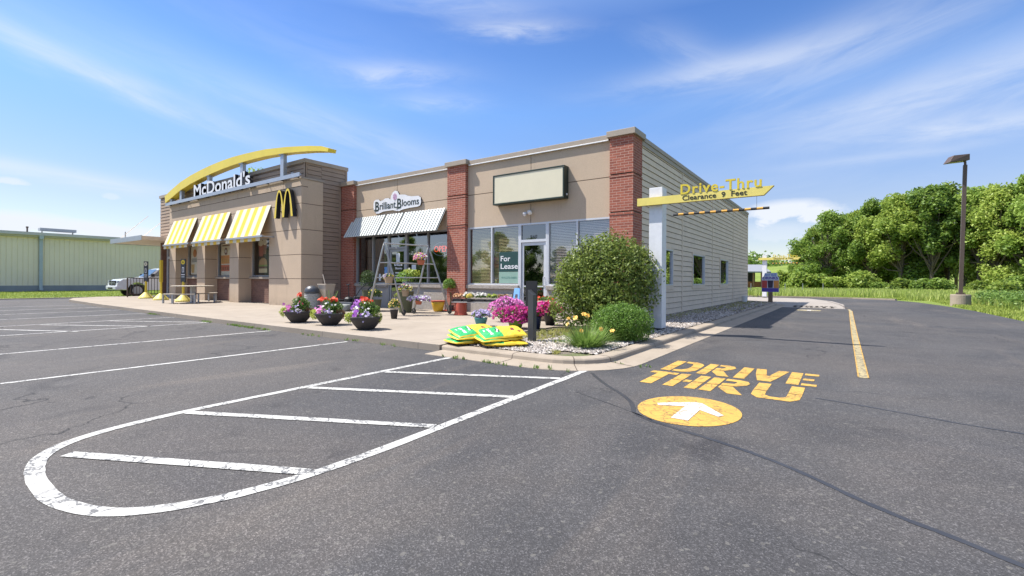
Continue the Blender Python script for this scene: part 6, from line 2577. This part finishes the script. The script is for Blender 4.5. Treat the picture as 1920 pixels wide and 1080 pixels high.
def sack(loc, rz, lab, tilt=(0, 0), flip=False):
    t = thing('soil_sack', lab, 'sack', loc, rz, 'sacks of potting soil piled on the kerb')
    L, W, H = .42, .30, .06
    nx, ny = 36, 26
    ph = random.uniform(0, 6)

    def top(u, v):
        e = (1 - abs(u) ** 3.2) * (1 - abs(v) ** 3.2)
        w = .008 * math.sin(u * 7 + ph) * math.sin(v * 5 + ph) + .006 * math.sin(u * 15 + v * 9 + ph)
        return e
    grid, gb = [], []
    for j in range(ny + 1):
        for i in range(nx + 1):
            u, v = -1 + 2 * i / nx, -1 + 2 * j / ny
            e = max(0, (1 - abs(u) ** 3) * (1 - abs(v) ** 3)) ** .55
            w = .16 * math.sin(u * 8 + ph) * math.cos(v * 6 + ph) + .08 * math.sin(u * 17 + v * 11 + ph) + .05 * math.sin(u * 31 - v * 23)
            pin = 1 - .05 * (1 - abs(v)) * abs(u) ** 4
            x, y = u * L * (1 - .06 * v * v), v * W * (1 - .08 * u * u)
            tz = tilt[0] * x + tilt[1] * y
            grid.append((x, y, H + H * e + w * H * e + tz))
            gb.append((x, y, H - H * .92 * e + tz * .6))
    mats = [SB, SG, SBR, SKK, M['white']]
    mb = MB()
    for j in range(ny):
        for i in range(nx):
            a = j * (nx + 1) + i
            u, v = -1 + 2 * (i + .5) / nx, -1 + 2 * (j + .5) / ny
            # green panel near one end; dark oval; brown blotches
            m_ = SB
            uu = -u if flip else u
            if uu < -.10 and uu > -.94 and abs(v) < .90:
                m_ = SG
            du, dv = (uu + .22) / .085, (v + .05) / .36
            if du * du + dv * dv < 1:
                m_ = SKK if abs(du * .8 - dv * .5) > .28 else M['white']
            if -.62 < uu < -.52 and -.62 < v < .45 and (int((v + 1) * 26) % 3):
                m_ = M['white']
            if -.80 < uu < -.74 and .1 < v < .5:
                m_ = M['white']
            if (uu - .48) ** 2 / .008 + (v + .1) ** 2 / .05 < 1:
                m_ = SBR
            if (uu - .70) ** 2 / .004 + (v + .45) ** 2 / .02 < 1:
                m_ = M['f_peach'] if False else SBR
            mb.poly([grid[a], grid[a + 1], grid[a + nx + 2], grid[a + nx + 1]], m_)
            mb.poly([gb[a], gb[a + nx + 1], gb[a + nx + 2], gb[a + 1]], SB if random.random() > .12 else SBR)
    # stitched ends
    o = mb.build('sack_body', None, t, local=True, smooth=True)
    w = MB()
    for k in range(5):
        x = (-.74 + k * .055) * L
        w.box(x - .006, x + .006, -.12 + .02 * (k % 2), .10, 2 * H * .80, 2 * H * .80 + .001)
    return t


def sackz(u, v, z):
    p = g(u, v, z)
    return p


zz = .11
pA = Vector((-5.72, 6.78, 0)); pB = Vector((-5.12, 6.86, 0))
ang = math.radians(62)
pos = [(pA + Vector((-.03, -.06, zz)), ang + .12, 'soil sack at the bottom left of the pile, yellow with dark blotches', (0, 0)),
       (pB + Vector((.08, .0, zz)), ang - .22, 'soil sack at the bottom right, its far end sticking out past the dark post', (0, 0)),
       (pA + Vector((.0, .0, zz + .09)), ang + .02, 'squashed soil sack second from the top in the left stack', (0, 0)),
       (pB + Vector((-.02, -.02, zz + .09)), ang - .05, 'squashed soil sack second from the top in the right stack', (0, 0)),
       (pA + Vector((-.02, .06, zz + .175)), ang + .06, 'top left soil sack with a bright green label end', (.02, .0)),
       (pB + Vector((-.0, .05, zz + .175)), ang - .12, 'top right soil sack with a bright green label end, nearest the dark post', (.02, .0))]
camr = Vector((.816, .578, 0))
for k, (p, a, lab, tl) in enumerate(pos):
    t = sack(p, a, lab)
    tilt_ = (0, 0, math.radians(4), math.radians(5), math.radians(11), math.radians(12))[k]
    m = Matrix.Rotation(tilt_, 4, camr) @ Matrix.Rotation(a, 4, 'Z')
    t.rotation_euler = m.to_euler()

# ---------------------------------------------------------------- shrubs in the bed


def shrub(name, lab, loc, blobs, n, size, mat, asp, stems, twigs=0, jit=.8, shell=.72):
    t = thing(name, lab, 'shrub', loc)
    out = []
    tot = sum(b[3] ** 2 for b in blobs)
    for (x, y, z, r, rz) in blobs:
        k = int(n * r * r / tot)
        d = rng.normal(size=(k, 3)); d /= np.linalg.norm(d, axis=1, keepdims=True)
        lump = 1 + .13 * np.sin(d[:, 0] * 9 + x * 5) * np.cos(d[:, 2] * 8 + d[:, 1] * 6)
        rr = rng.uniform(shell ** 3, 1.0, k) ** (1 / 3) * lump
        P = np.array([x, y, z]) + d * rr[:, None] * np.array([r, r, rz])
        keep = P[:, 2] > .03
        P, d = P[keep], d[keep]
        N = d * .8 + rng.normal(size=P.shape) * jit
        out.append(quads(P, N, size, rng, asp))
    cloud_obj('foliage', mat, np.vstack(out), 4, t)
    mb = MB()
    for k in range(stems):
        a = rng.uniform(0, 6.28)
        r_ = blobs[0][3] * rng.uniform(.2, .8)
        h = blobs[0][2] + blobs[0][4] * rng.uniform(.2, .75)
        mb.tube([(.1 * math.cos(a), .1 * math.sin(a), 0), (r_ * .5 * math.cos(a), r_ * .5 * math.sin(a), h * .5), (r_ * math.cos(a + .3), r_ * math.sin(a + .3), h)], [.025, .016, .006], 5)
    mb.build('stems', M['bark'], t, local=True)
    if twigs:
        mb = MB()
        out = []
        for (ax, ay, az, l, lean) in twigs:
            a = np.array([ax, ay, az]); e = a + np.array([lean * .8, lean * .5, l])
            m_ = (a + e) / 2 + np.array([lean * .1, 0, .02])
            mb.tube([a, m_, e], [.007, .005, .003], 4)
            k = 16
            s = rng.uniform(0, 1, k)[:, None]
            P = a + (e - a) * s + rng.normal(size=(k, 3)) * .025
            out.append(quads(P, rng.normal(size=(k, 3)), size * .8, rng, asp))
        mb.build('twig', M['stem'], t, local=True)
        cloud_obj('twig_leaves', mat, np.vstack(out), 4, t)
    return t


bc = at(1138, 560, 11.6)
rx = Vector((.816, .578, 0))
B0 = (bc.x, bc.y, .09)
hh = 2.42
blobs = [(0, 0, 1.24, 1.14, 1.16), (rx.x * .42, rx.y * .42, 1.12, .92, 1.0), (-rx.x * .45, -rx.y * .45, 1.0, .85, .92), (rx.x * .25, rx.y * .25, 1.72, .68, .62), (-rx.x * .25, -rx.y * .25, 1.68, .62, .56), (rx.x * .80, rx.y * .80, 1.45, .50, .58), (-rx.x * .85, -rx.y * .85, .66, .62, .64), (-rx.x * .62, -rx.y * .62, 1.35, .66, .62), (.25, -.35, .62, .8, .6)]
tw = [(-rx.x * .75, -rx.y * .75, 1.8, .42, -.16), (-rx.x * .65, -rx.y * .65, 1.95, .40, -.10), (-rx.x * .95, -rx.y * .95, 1.2, .4, -.14), (rx.x * .9, rx.y * .9, 1.7, .45, .20), (rx.x * .8, rx.y * .8, 1.9, .35, .10), (rx.x * .05, rx.y * .05, 2.25, .22, .03), (rx.x * .4, rx.y * .4, 2.2, .22, .05)]
for _ in range(16):
    s_ = rng.uniform(-1.05, 1.1)
    tw.append((rx.x * s_ + rng.normal() * .1, rx.y * s_ + rng.normal() * .1, 2.25 - .75 * s_ * s_ - .1, rng.uniform(.14, .34), rng.uniform(-.10, .14)))
shrub('large_shrub', 'big wild green shrub taller than the door, in front of the corner column', B0, blobs, 27000, .041, M['leaf_bush'], .5, 26, tw, .8, .60)
rc = at(1166, 603, 9.35)
shrub('rounded_shrub', 'bright green rounded clipped shrub at the foot of the big shrub', (rc.x, rc.y, .09), [(0, 0, .36, .50, .42), (rx.x * .22, rx.y * .22, .34, .42, .38), (-rx.x * .2, -rx.y * .2, .36, .42, .36)], 17000, .021, M['leaf_box'], .42, 12, 0, .7, .68)

dc = at(1100, 640, 8.45)
dl = thing('daylily_clump', 'clump of long arching green leaves with yellow lily flowers beside the rounded shrub', 'plant', (dc.x, dc.y, .09))
V = []
for k in range(900):
    a = rng.uniform(0, 6.28)
    r0 = rng.uniform(0, .24)
    L_ = rng.uniform(.34, .62)
    el = rng.uniform(.55, 1.35)
    w = rng.uniform(.006, .011)
    c0 = np.array([r0 * math.cos(a), r0 * math.sin(a), 0.0])
    dirh = np.array([math.cos(a), math.sin(a), 0])
    side = np.array([-math.sin(a), math.cos(a), 0]) * w
    prev = c0
    for s in range(5):
        s1 = (s + 1) / 5
        droop = s1 ** 2 * .55
        p = c0 + dirh * L_ * math.cos(el) * s1 * 1.25 + np.array([0, 0, 1]) * L_ * (math.sin(el) * s1 - droop * .75 * math.cos(el))
        wa, wb = 1 - s / 5, 1 - s1 * .95
        V += [prev - side * wa, prev + side * wa, p + side * wb, p - side * wb]
        prev = p
cloud_obj('leaf_blades', M['leaf_grass'], np.array(V), 4, dl)
for (u, v) in ((1079, 596), (1064, 608), (1090, 620), (1127, 617), (1095, 589), (1148, 620), (1066, 597), (1102, 592)):
    p = at(u, v, 8.2 if v > 605 else 8.6)
    loc = p - Vector((dc.x, dc.y, .09))
    petals('lily_flower', M['f_daylily'], dl, [tuple(loc)] * 2, .050, 6)
    mb = MB(); mb.tube([(loc.x * .4, loc.y * .4, .05), (loc.x * .8, loc.y * .8, loc.z * .7), tuple(loc)], .005, 5)
    mb.build('flower_stalk', M['stem'], dl, local=True)
# ---------------------------------------------------------------- trees and far background


def tree_geo(seed, H, R, n, size, trunk_h=.3, skirt=True):
    """returns (leaf quads, wood builder); crown made of many clumps with gaps"""
    r_ = np.random.default_rng(seed)
    clumps = []
    for k in range(38):
        a = r_.uniform(0, 6.28)
        hz = r_.uniform(trunk_h, 1.0)
        prof = math.sin(min(1, (hz - trunk_h) / (1 - trunk_h) * .88 + .16) * math.pi) ** .6
        rad = R * prof * r_.uniform(.25, .95)
        cr = R * r_.uniform(.13, .30)
        clumps.append((rad * math.cos(a), rad * math.sin(a), H * hz - cr * .6, cr, cr * r_.uniform(.8, 1.25)))
    if skirt:
        for k in range(9):
            a = r_.uniform(0, 6.28)
            clumps.append((R * .7 * math.cos(a), R * .7 * math.sin(a), H * r_.uniform(.06, .26), R * .3, R * .26))
    tot = sum(c[3] ** 2 for c in clumps)
    out = []
    for (x, y, z, r, rz) in clumps:
        k = int(n * r * r / tot)
        d = r_.normal(size=(k, 3)); d /= np.linalg.norm(d, axis=1, keepdims=True)
        rr = r_.uniform(.30, 1.15, k)
        P = np.array([x, y, z]) + d * rr[:, None] * np.array([r, r, rz]) + r_.normal(size=(k, 3)) * r * .10
        N = d * .5 + r_.normal(size=(k, 3)) * .7 + np.array([0, 0, .25])
        out.append(quads(P, N, size, r_, .62, .12))
    wood = MB()
    tr = H * .022
    top = Vector((r_.uniform(-.3, .3), r_.uniform(-.3, .3), H * .72))
    tr = H * .016
    wood.tube([(0, 0, -.3), (.08, .05, H * .2), (top.x * .6, top.y * .6, H * .45), top], [tr, tr * .8, tr * .5, tr * .15], 8)
    for (x, y, z, r, rz) in clumps[:30]:
        s = r_.uniform(.2, .6)
        base = Vector((top.x * s * .7, top.y * s * .7, H * .72 * s))
        mid = base.lerp(Vector((x, y, z)), .5) + Vector((0, 0, -.03 * H))
        wood.tube([base, mid, (x, y, z)], [tr * .45, tr * .32, tr * .10], 5)
    return np.vstack(out), wood


VAR = []
for s, (H, R) in enumerate([(12, 3.5), (12, 4.3), (12, 3.0), (12, 3.9), (12, 3.3)]):
    VAR.append((tree_geo(100 + s, H, R, 16000, .155, .23 + .03 * s, s in (1,)),))
tree_protos = []


def make_tree(k, loc, H, label, group, lm):
    (leaf, wood), = VAR[k]
    t = thing('broadleaf_tree', label, 'tree', loc, rng.uniform(0, 6.28), group)
    key = (k, lm)
    ex = [x for x in tree_protos if x[0] == key]
    if ex:
        a, b = ex[0][1].copy(), ex[0][2].copy()
        COL.objects.link(a); COL.objects.link(b)
        a.parent = t; b.parent = t
    else:
        a = cloud_obj('crown', M[lm], leaf, 4, t)
        b = wood.build('trunk', M['bark'], t, local=True)
        tree_protos.append((key, a, b))
    s = H / 12.3
    t.scale = (s * rng.uniform(.95, 1.15), s * rng.uniform(.95, 1.15), s)
    return t


# (u, depth, vtop, variant, material, label)
TL = [
    (1502, 84, 452, 2, 0, 'leftmost and lowest tree of the treeline, next to the open field'),
    (1524, 78, 428, 0, 1, 'second tree from the left end of the treeline, sloping crown'),
    (1553, 74, 396, 1, 0, 'rounded treeline tree third from the left end, before the skyline step'),
    (1580, 78, 402, 3, 0, 'treeline tree partly hidden behind its rounded left neighbour'),
    (1606, 72, 390, 4, 1, 'treeline tree fourth in front, with a lighter green crown'),
    (1634, 70, 376, 0, 0, 'dense dark treeline tree left of the thin-trunked one'),
    (1664, 72, 372, 2, 0, 'narrow treeline tree with pale trunks showing low down'),
    (1690, 66, 362, 3, 1, 'broad lighter treeline tree midway along the wood'),
    (1722, 68, 354, 1, 0, 'dark treeline tree just left of the tallest crown'),
    (1748, 63, 340, 4, 0, 'tall treeline tree whose crown tops the skyline left of the lamp post'),
    (1776, 66, 346, 0, 1, 'treeline tree right behind the lamp post, left half'),
    (1808, 62, 362, 2, 0, 'thin-crowned treeline tree behind the lamp post head'),
    (1834, 60, 348, 3, 0, 'treeline tree immediately right of the lamp post'),
    (1866, 58, 346, 1, 1, 'broad treeline tree above the low round bush'),
    (1896, 57, 340, 4, 0, 'treeline tree near the right edge with open branches'),
    (1930, 54, 328, 0, 0, 'rightmost treeline tree cut by the picture edge'),
    (1975, 54, 325, 2, 1, None), (2030, 52, 320, 3, 0, None), (2100, 50, 320, 1, 0, None)]
for i, (u, f, vt, k, lm, lab) in enumerate(TL):
    p = at(u, 530, f)
    top = at(u, vt, f)
    H = top.z + .3
    make_tree(k, (p.x, p.y, -.1), H, lab or ['nearer', 'taller', 'farthest'][i % 3] + ' treeline tree just outside the right picture edge', 'trees of the treeline', ['leaf_tree', 'leaf_tree2'][lm])
# second rank closing the gaps
for i, (u, f, vt, k, lab) in enumerate([(1540, 90, 425, 3, 'back-rank tree seen in the gap behind the left end of the treeline'), (1618, 86, 402, 1, 'back-rank tree glimpsed between the dense dark trees'),
                                        (1676, 84, 388, 0, 'back-rank tree behind the pale trunks'), (1735, 80, 378, 2, 'back-rank tree left of the lamp post'),
                                        (1792, 78, 385, 4, 'back-rank tree straight behind the lamp post'), (1850, 74, 385, 3, 'back-rank tree right of the lamp post'), (1910, 70, 372, 0, 'back-rank tree at the right picture edge')]):
    p = at(u, 530, f); top = at(u, vt, f)
    make_tree(k, (p.x, p.y, -.1), top.z + .3, lab, 'trees of the treeline', 'leaf_tree')

# undergrowth bushes
BV = []
for s in range(3):
    r_ = np.random.default_rng(50 + s)
    cl = [(r_.uniform(-1, 1), r_.uniform(-1, 1), r_.uniform(.5, 1.5), r_.uniform(.6, 1.0)) for _ in range(8)]
    out = []
    for (x, y, z, r) in cl:
        k = 380
        d = r_.normal(size=(k, 3)); d /= np.linalg.norm(d, axis=1, keepdims=True)
        P = np.array([x, y, z]) + d * r_.uniform(.5, 1.05, k)[:, None] * r
        out.append(quads(P, d * .5 + r_.normal(size=(k, 3)) * .7 + np.array([0, 0, .4]), .16, r_, .6, .1))
    BV.append(np.vstack(out))
bpro = {}
for i, (u, f, vt, lm, lab) in enumerate([(1512, 66, 500, 1, 'light bush at the left foot of the treeline'), (1540, 66, 520, 0, 'bush second from the left under the treeline'),
                                         (1562, 64, 510, 1, 'yellow-green bush under the rounded trees'), (1590, 63, 518, 0, 'dark bush between yellow-green ones under the treeline'),
                                         (1618, 62, 498, 1, 'tall bush under the middle-left trees'), (1648, 60, 522, 0, 'bush left of the pale trunks'), (1690, 58, 514, 1, 'bush right of the pale trunks'),
                                         (1722, 56, 520, 0, 'dark bush in the shade left of the lamp post'), (1760, 55, 512, 0, 'bush close to the left of the lamp post'), (1830, 53, 518, 1, 'bush to the right of the lamp post'),
                                         (1882, 44, 516, 1, 'low round light green bush standing alone in the grass at right'), (1925, 50, 505, 0, 'bush at the right picture edge')]):
    p = at(u, 530, f); H = at(u, vt, f).z
    t = thing('wild_bush', lab, 'bush', (p.x, p.y, -.1), rng.uniform(0, 6), 'bushes along the foot of the treeline')
    k = i % 3
    key = (k, lm)
    if key in bpro:
        a = bpro[key].copy(); COL.objects.link(a); a.parent = t
    else:
        a = bpro[key] = cloud_obj('foliage', M[['leaf_tree', 'leaf_tree2'][lm]], BV[k], 4, t)
    s = H / 2.7
    t.scale = (s * rng.uniform(1.0, 1.6), s * rng.uniform(.9, 1.3), s)

# crown showing above the tower roof, bush behind the far sign
p = at(487, 530, 62); top = at(487, 317, 62)
make_tree(1, (p.x, p.y, -.1), top.z + .2, 'tree whose tip just shows above the tower roof behind the white letters', None, 'leaf_tree')
p = at(1466, 530, 88); top = at(1466, 506, 88)
t = thing('wild_bush', 'dark bush right of the shed beyond the far clearance sign', 'bush', (p.x, p.y, -.1), 0)
a = bpro[(0, 1)].copy() if (0, 1) in bpro else list(bpro.values())[0].copy()
COL.objects.link(a); a.parent = t
t.scale = (1.5, 1.5, 1.6)

# far wood on the horizon: one mass
pts = []
for k in range(900):
    u = rng.uniform(1330, 1640)
    f = rng.uniform(235, 290)
    base = at(u, 520, f)
    zt = rng.uniform(2, 13.2 + 1.6 * math.sin(u * .05))
    pts.append((base.x, base.y, zt))
pts = np.array(pts)
P = np.repeat(pts, 16, 0) + rng.normal(size=(len(pts) * 16, 3)) * np.array([2.0, 2.0, 1.5])
P[:, 2] = np.maximum(P[:, 2], .5)
tag(cloud_obj('far_wood', M['leaf_tree'], quads(P, rng.normal(size=P.shape) + np.array([0, 0, .5]), .8, rng, .7), 4), kind='stuff')

# open shed in the distance
s0 = at(1400, 528, 95)
e1 = at(1352, 530, 92); e2 = at(1443, 530, 92)
sh_ = thing('field_shed', 'low grey-roofed open shed in the field beyond the lane end', 'shed', (e2.x, e2.y, 0))
dx = (e2 - e1); dx.z = 0; dn = dx.normalized(); bk = Vector((-dn.y, dn.x, 0))
zt0, zt1 = at(1400, 509, 92).z, at(1400, 496, 95).z
mb = MB()
a, b = Vector((e1.x, e1.y, zt0)), Vector((e2.x, e2.y, zt0))
mb.poly([a - bk * .5, b - bk * .5, b + bk * 3 + Vector((0, 0, zt1 - zt0)), a + bk * 3 + Vector((0, 0, zt1 - zt0))])
mb.poly([a + bk * 6.5, b + bk * 6.5, b + bk * 3 + Vector((0, 0, zt1 - zt0)), a + bk * 3 + Vector((0, 0, zt1 - zt0))][::-1])
mb.poly([a - bk * .5 - Vector((0, 0, .25)), b - bk * .5 - Vector((0, 0, .25)), b - bk * .5, a - bk * .5])
mb.build('roof', plain('grey_shingle', (.24, .25, .28), .8), sh_)
mb = MB()
for k in range(7):
    q = e1.lerp(e2, k / 6)
    mb.box(q.x - .14, q.x + .14, q.y - .14, q.y + .14, 0, zt0)
mb.build('post', plain('shed_timber', (.30, .17, .10), .85), sh_)
mb = MB()
q0, q1 = e1 + bk * 5.5, e2 + bk * 5.5
mb.poly([(q0.x, q0.y, 0), (q1.x, q1.y, 0), (q1.x, q1.y, zt0), (q0.x, q0.y, zt0)])
mb.build('rear_wall', M['dark_inside'], sh_)
mb = MB()
q0, q1 = e1 + bk * .2, e2 + bk * .2
mb.poly([(q0.x, q0.y, .2), (q1.x, q1.y, .2), (q1.x, q1.y, 1.3), (q0.x, q0.y, 1.3)])
mb.build('board_wall', plain('rust_boards', (.34, .14, .06), .85, var=.3, vscale=2), sh_)

# wire fence posts along the grass beyond the drive
fposts = [(1408, 548, 47), (1472, 549, 47), (1505, 549, 47), (1543, 549, 48), (1568, 548, 49)]
for i, (u, v, f) in enumerate(fposts):
    q = at(u, 540, f)
    labs = ['thin fence post left of the far clearance sign', 'thin fence post just right of the drinks sign', 'thin fence post second to the right of the drinks sign', 'thin fence post before the left end of the wood', 'leaning thin fence post at the end of the row']
    t = thing('fence_post', labs[i], 'fence post', (q.x, q.y, 0), 0, 'thin metal posts in the grass')
    mb = MB()
    mb.box(-.03, .03, -.03, .03, 0, 1.15)
    if i == 4:
        mb = MB(); mb.tube([(0.5, .35, 0), (-.2, -.1, 1.0)], .03, 5)
    mb.build('stake', M['galv'] if i != 4 else M['bark'], t, local=True)

# tall meadow grass: uncountable


def meadow(name, regions, mat, h, w, zb=-.03):
    V = []
    for (poly_fn, n, hs) in regions:
        X, Y = poly_fn(n)
        n = len(X)
        a = rng.uniform(0, 6.28, n)
        hh = h * hs * rng.uniform(.45, 1.15, n)
        lean = hh * rng.uniform(0, .45, n)
        ww = w * rng.uniform(.6, 1.4, n)
        px_, py_ = -np.sin(a) * ww / 2, np.cos(a) * ww / 2
        tx, ty = X + lean * np.cos(a), Y + lean * np.sin(a)
        z0 = np.full(n, zb)
        V.append(np.stack([np.stack([X - px_, Y - py_, z0], 1), np.stack([X + px_, Y + py_, z0], 1), np.stack([tx + px_ * .25, ty + py_ * .25, z0 + hh], 1), np.stack([tx - px_ * .25, ty - py_ * .25, z0 + hh * .97], 1)], 1))
    return cloud_obj(name, mat, np.vstack(V).reshape(-1, 3), 4)


def wedge(u0, u1, f0, f1):
    def fn(n):
        u = rng.uniform(u0, u1, n)
        f = np.sqrt(rng.uniform(f0 ** 2, f1 ** 2, n))
        X = -math.sin(YAW) * f + math.cos(YAW) * (u - PCX) / FOC * f
        Y = math.cos(YAW) * f + math.sin(YAW) * (u - PCX) / FOC * f
        # keep clear of the asphalt and its mown verge
        edge = np.where(Y < 23, 5.0 + 1.5, np.where(Y < 45, 6.4, -99))
        k = (X > edge) | (Y > 47.5)
        return X[k], Y[k]
    return fn


def box_fn(x0, x1, y0, y1):
    return lambda n: (rng.uniform(x0, x1, n), rng.uniform(y0, y1, n))


t_ = leafmat('meadow_grass', (.11, .17, .03), (.27, .36, .06), (.46, .50, .16), .35, .25)
tag(meadow('tall_grass', [(wedge(1380, 2000, 40, 62), 42000, 1.0), (wedge(1700, 2150, 20, 42), 36000, .8)], t_, .58, .06), kind='stuff')
t2 = leafmat('verge_grass', (.12, .18, .03), (.25, .33, .05), (.38, .42, .10), .3, .4)
tag(meadow('verge_grass', [(box_fn(5.05, 6.7, 16, 45), 16000, 1), (box_fn(-12, 6, 45.5, 49), 12000, 1), (box_fn(-62, -41, -6, 24), 26000, .9)], t2, .13, .05), kind='stuff')
t3 = leafmat('weedy_growth', (.03, .07, .015), (.09, .17, .03), (.20, .30, .06), .3, .8)
X_, Y_ = wedge(1830, 2100, 21, 30)(3600)
P = np.stack([X_, Y_, rng.uniform(.1, .75, len(X_))], 1)
P = np.repeat(P, 5, 0) + rng.normal(size=(len(P) * 5, 3)) * .08
tag(cloud_obj('broad_weeds', t3, quads(P, rng.normal(size=P.shape) * .6 + np.array([0, 0, 1]), .06, rng, .6), 4), kind='stuff')

# trees across the road behind the camera: they show in the shop windows
for i, (x, y, H, k, lab) in enumerate([(-52, -32, 8.6, 1, 'tree across the lot reflected in the left pane of the vacant shop'), (-46.5, -35, 9.4, 1, 'tall tree across the lot reflected beside the lease poster'),
                                       (-42, -38, 8.4, 1, 'tree across the lot reflected in the white door'), (-60, -28, 8.8, 1, 'tree across the lot reflected in the florist window'), (-69, -26, 9, 1, 'tree across the lot reflected in the neon sign window'),
                                       (-38, -41, 7, 1, 'tree across the lot reflected right of the white door'), (-56, -30, 6.5, 1, 'low tree across the lot reflected in the left pane edge'), (-33, -42, 6.5, 1, 'low tree across the lot reflected behind the big shrub'), (-77, -22, 7.5, 1, 'low tree across the lot reflected in the florist door')]):
    make_tree(k, (x, y, 0), H, lab, 'trees across the parking lot', 'leaf_tree')
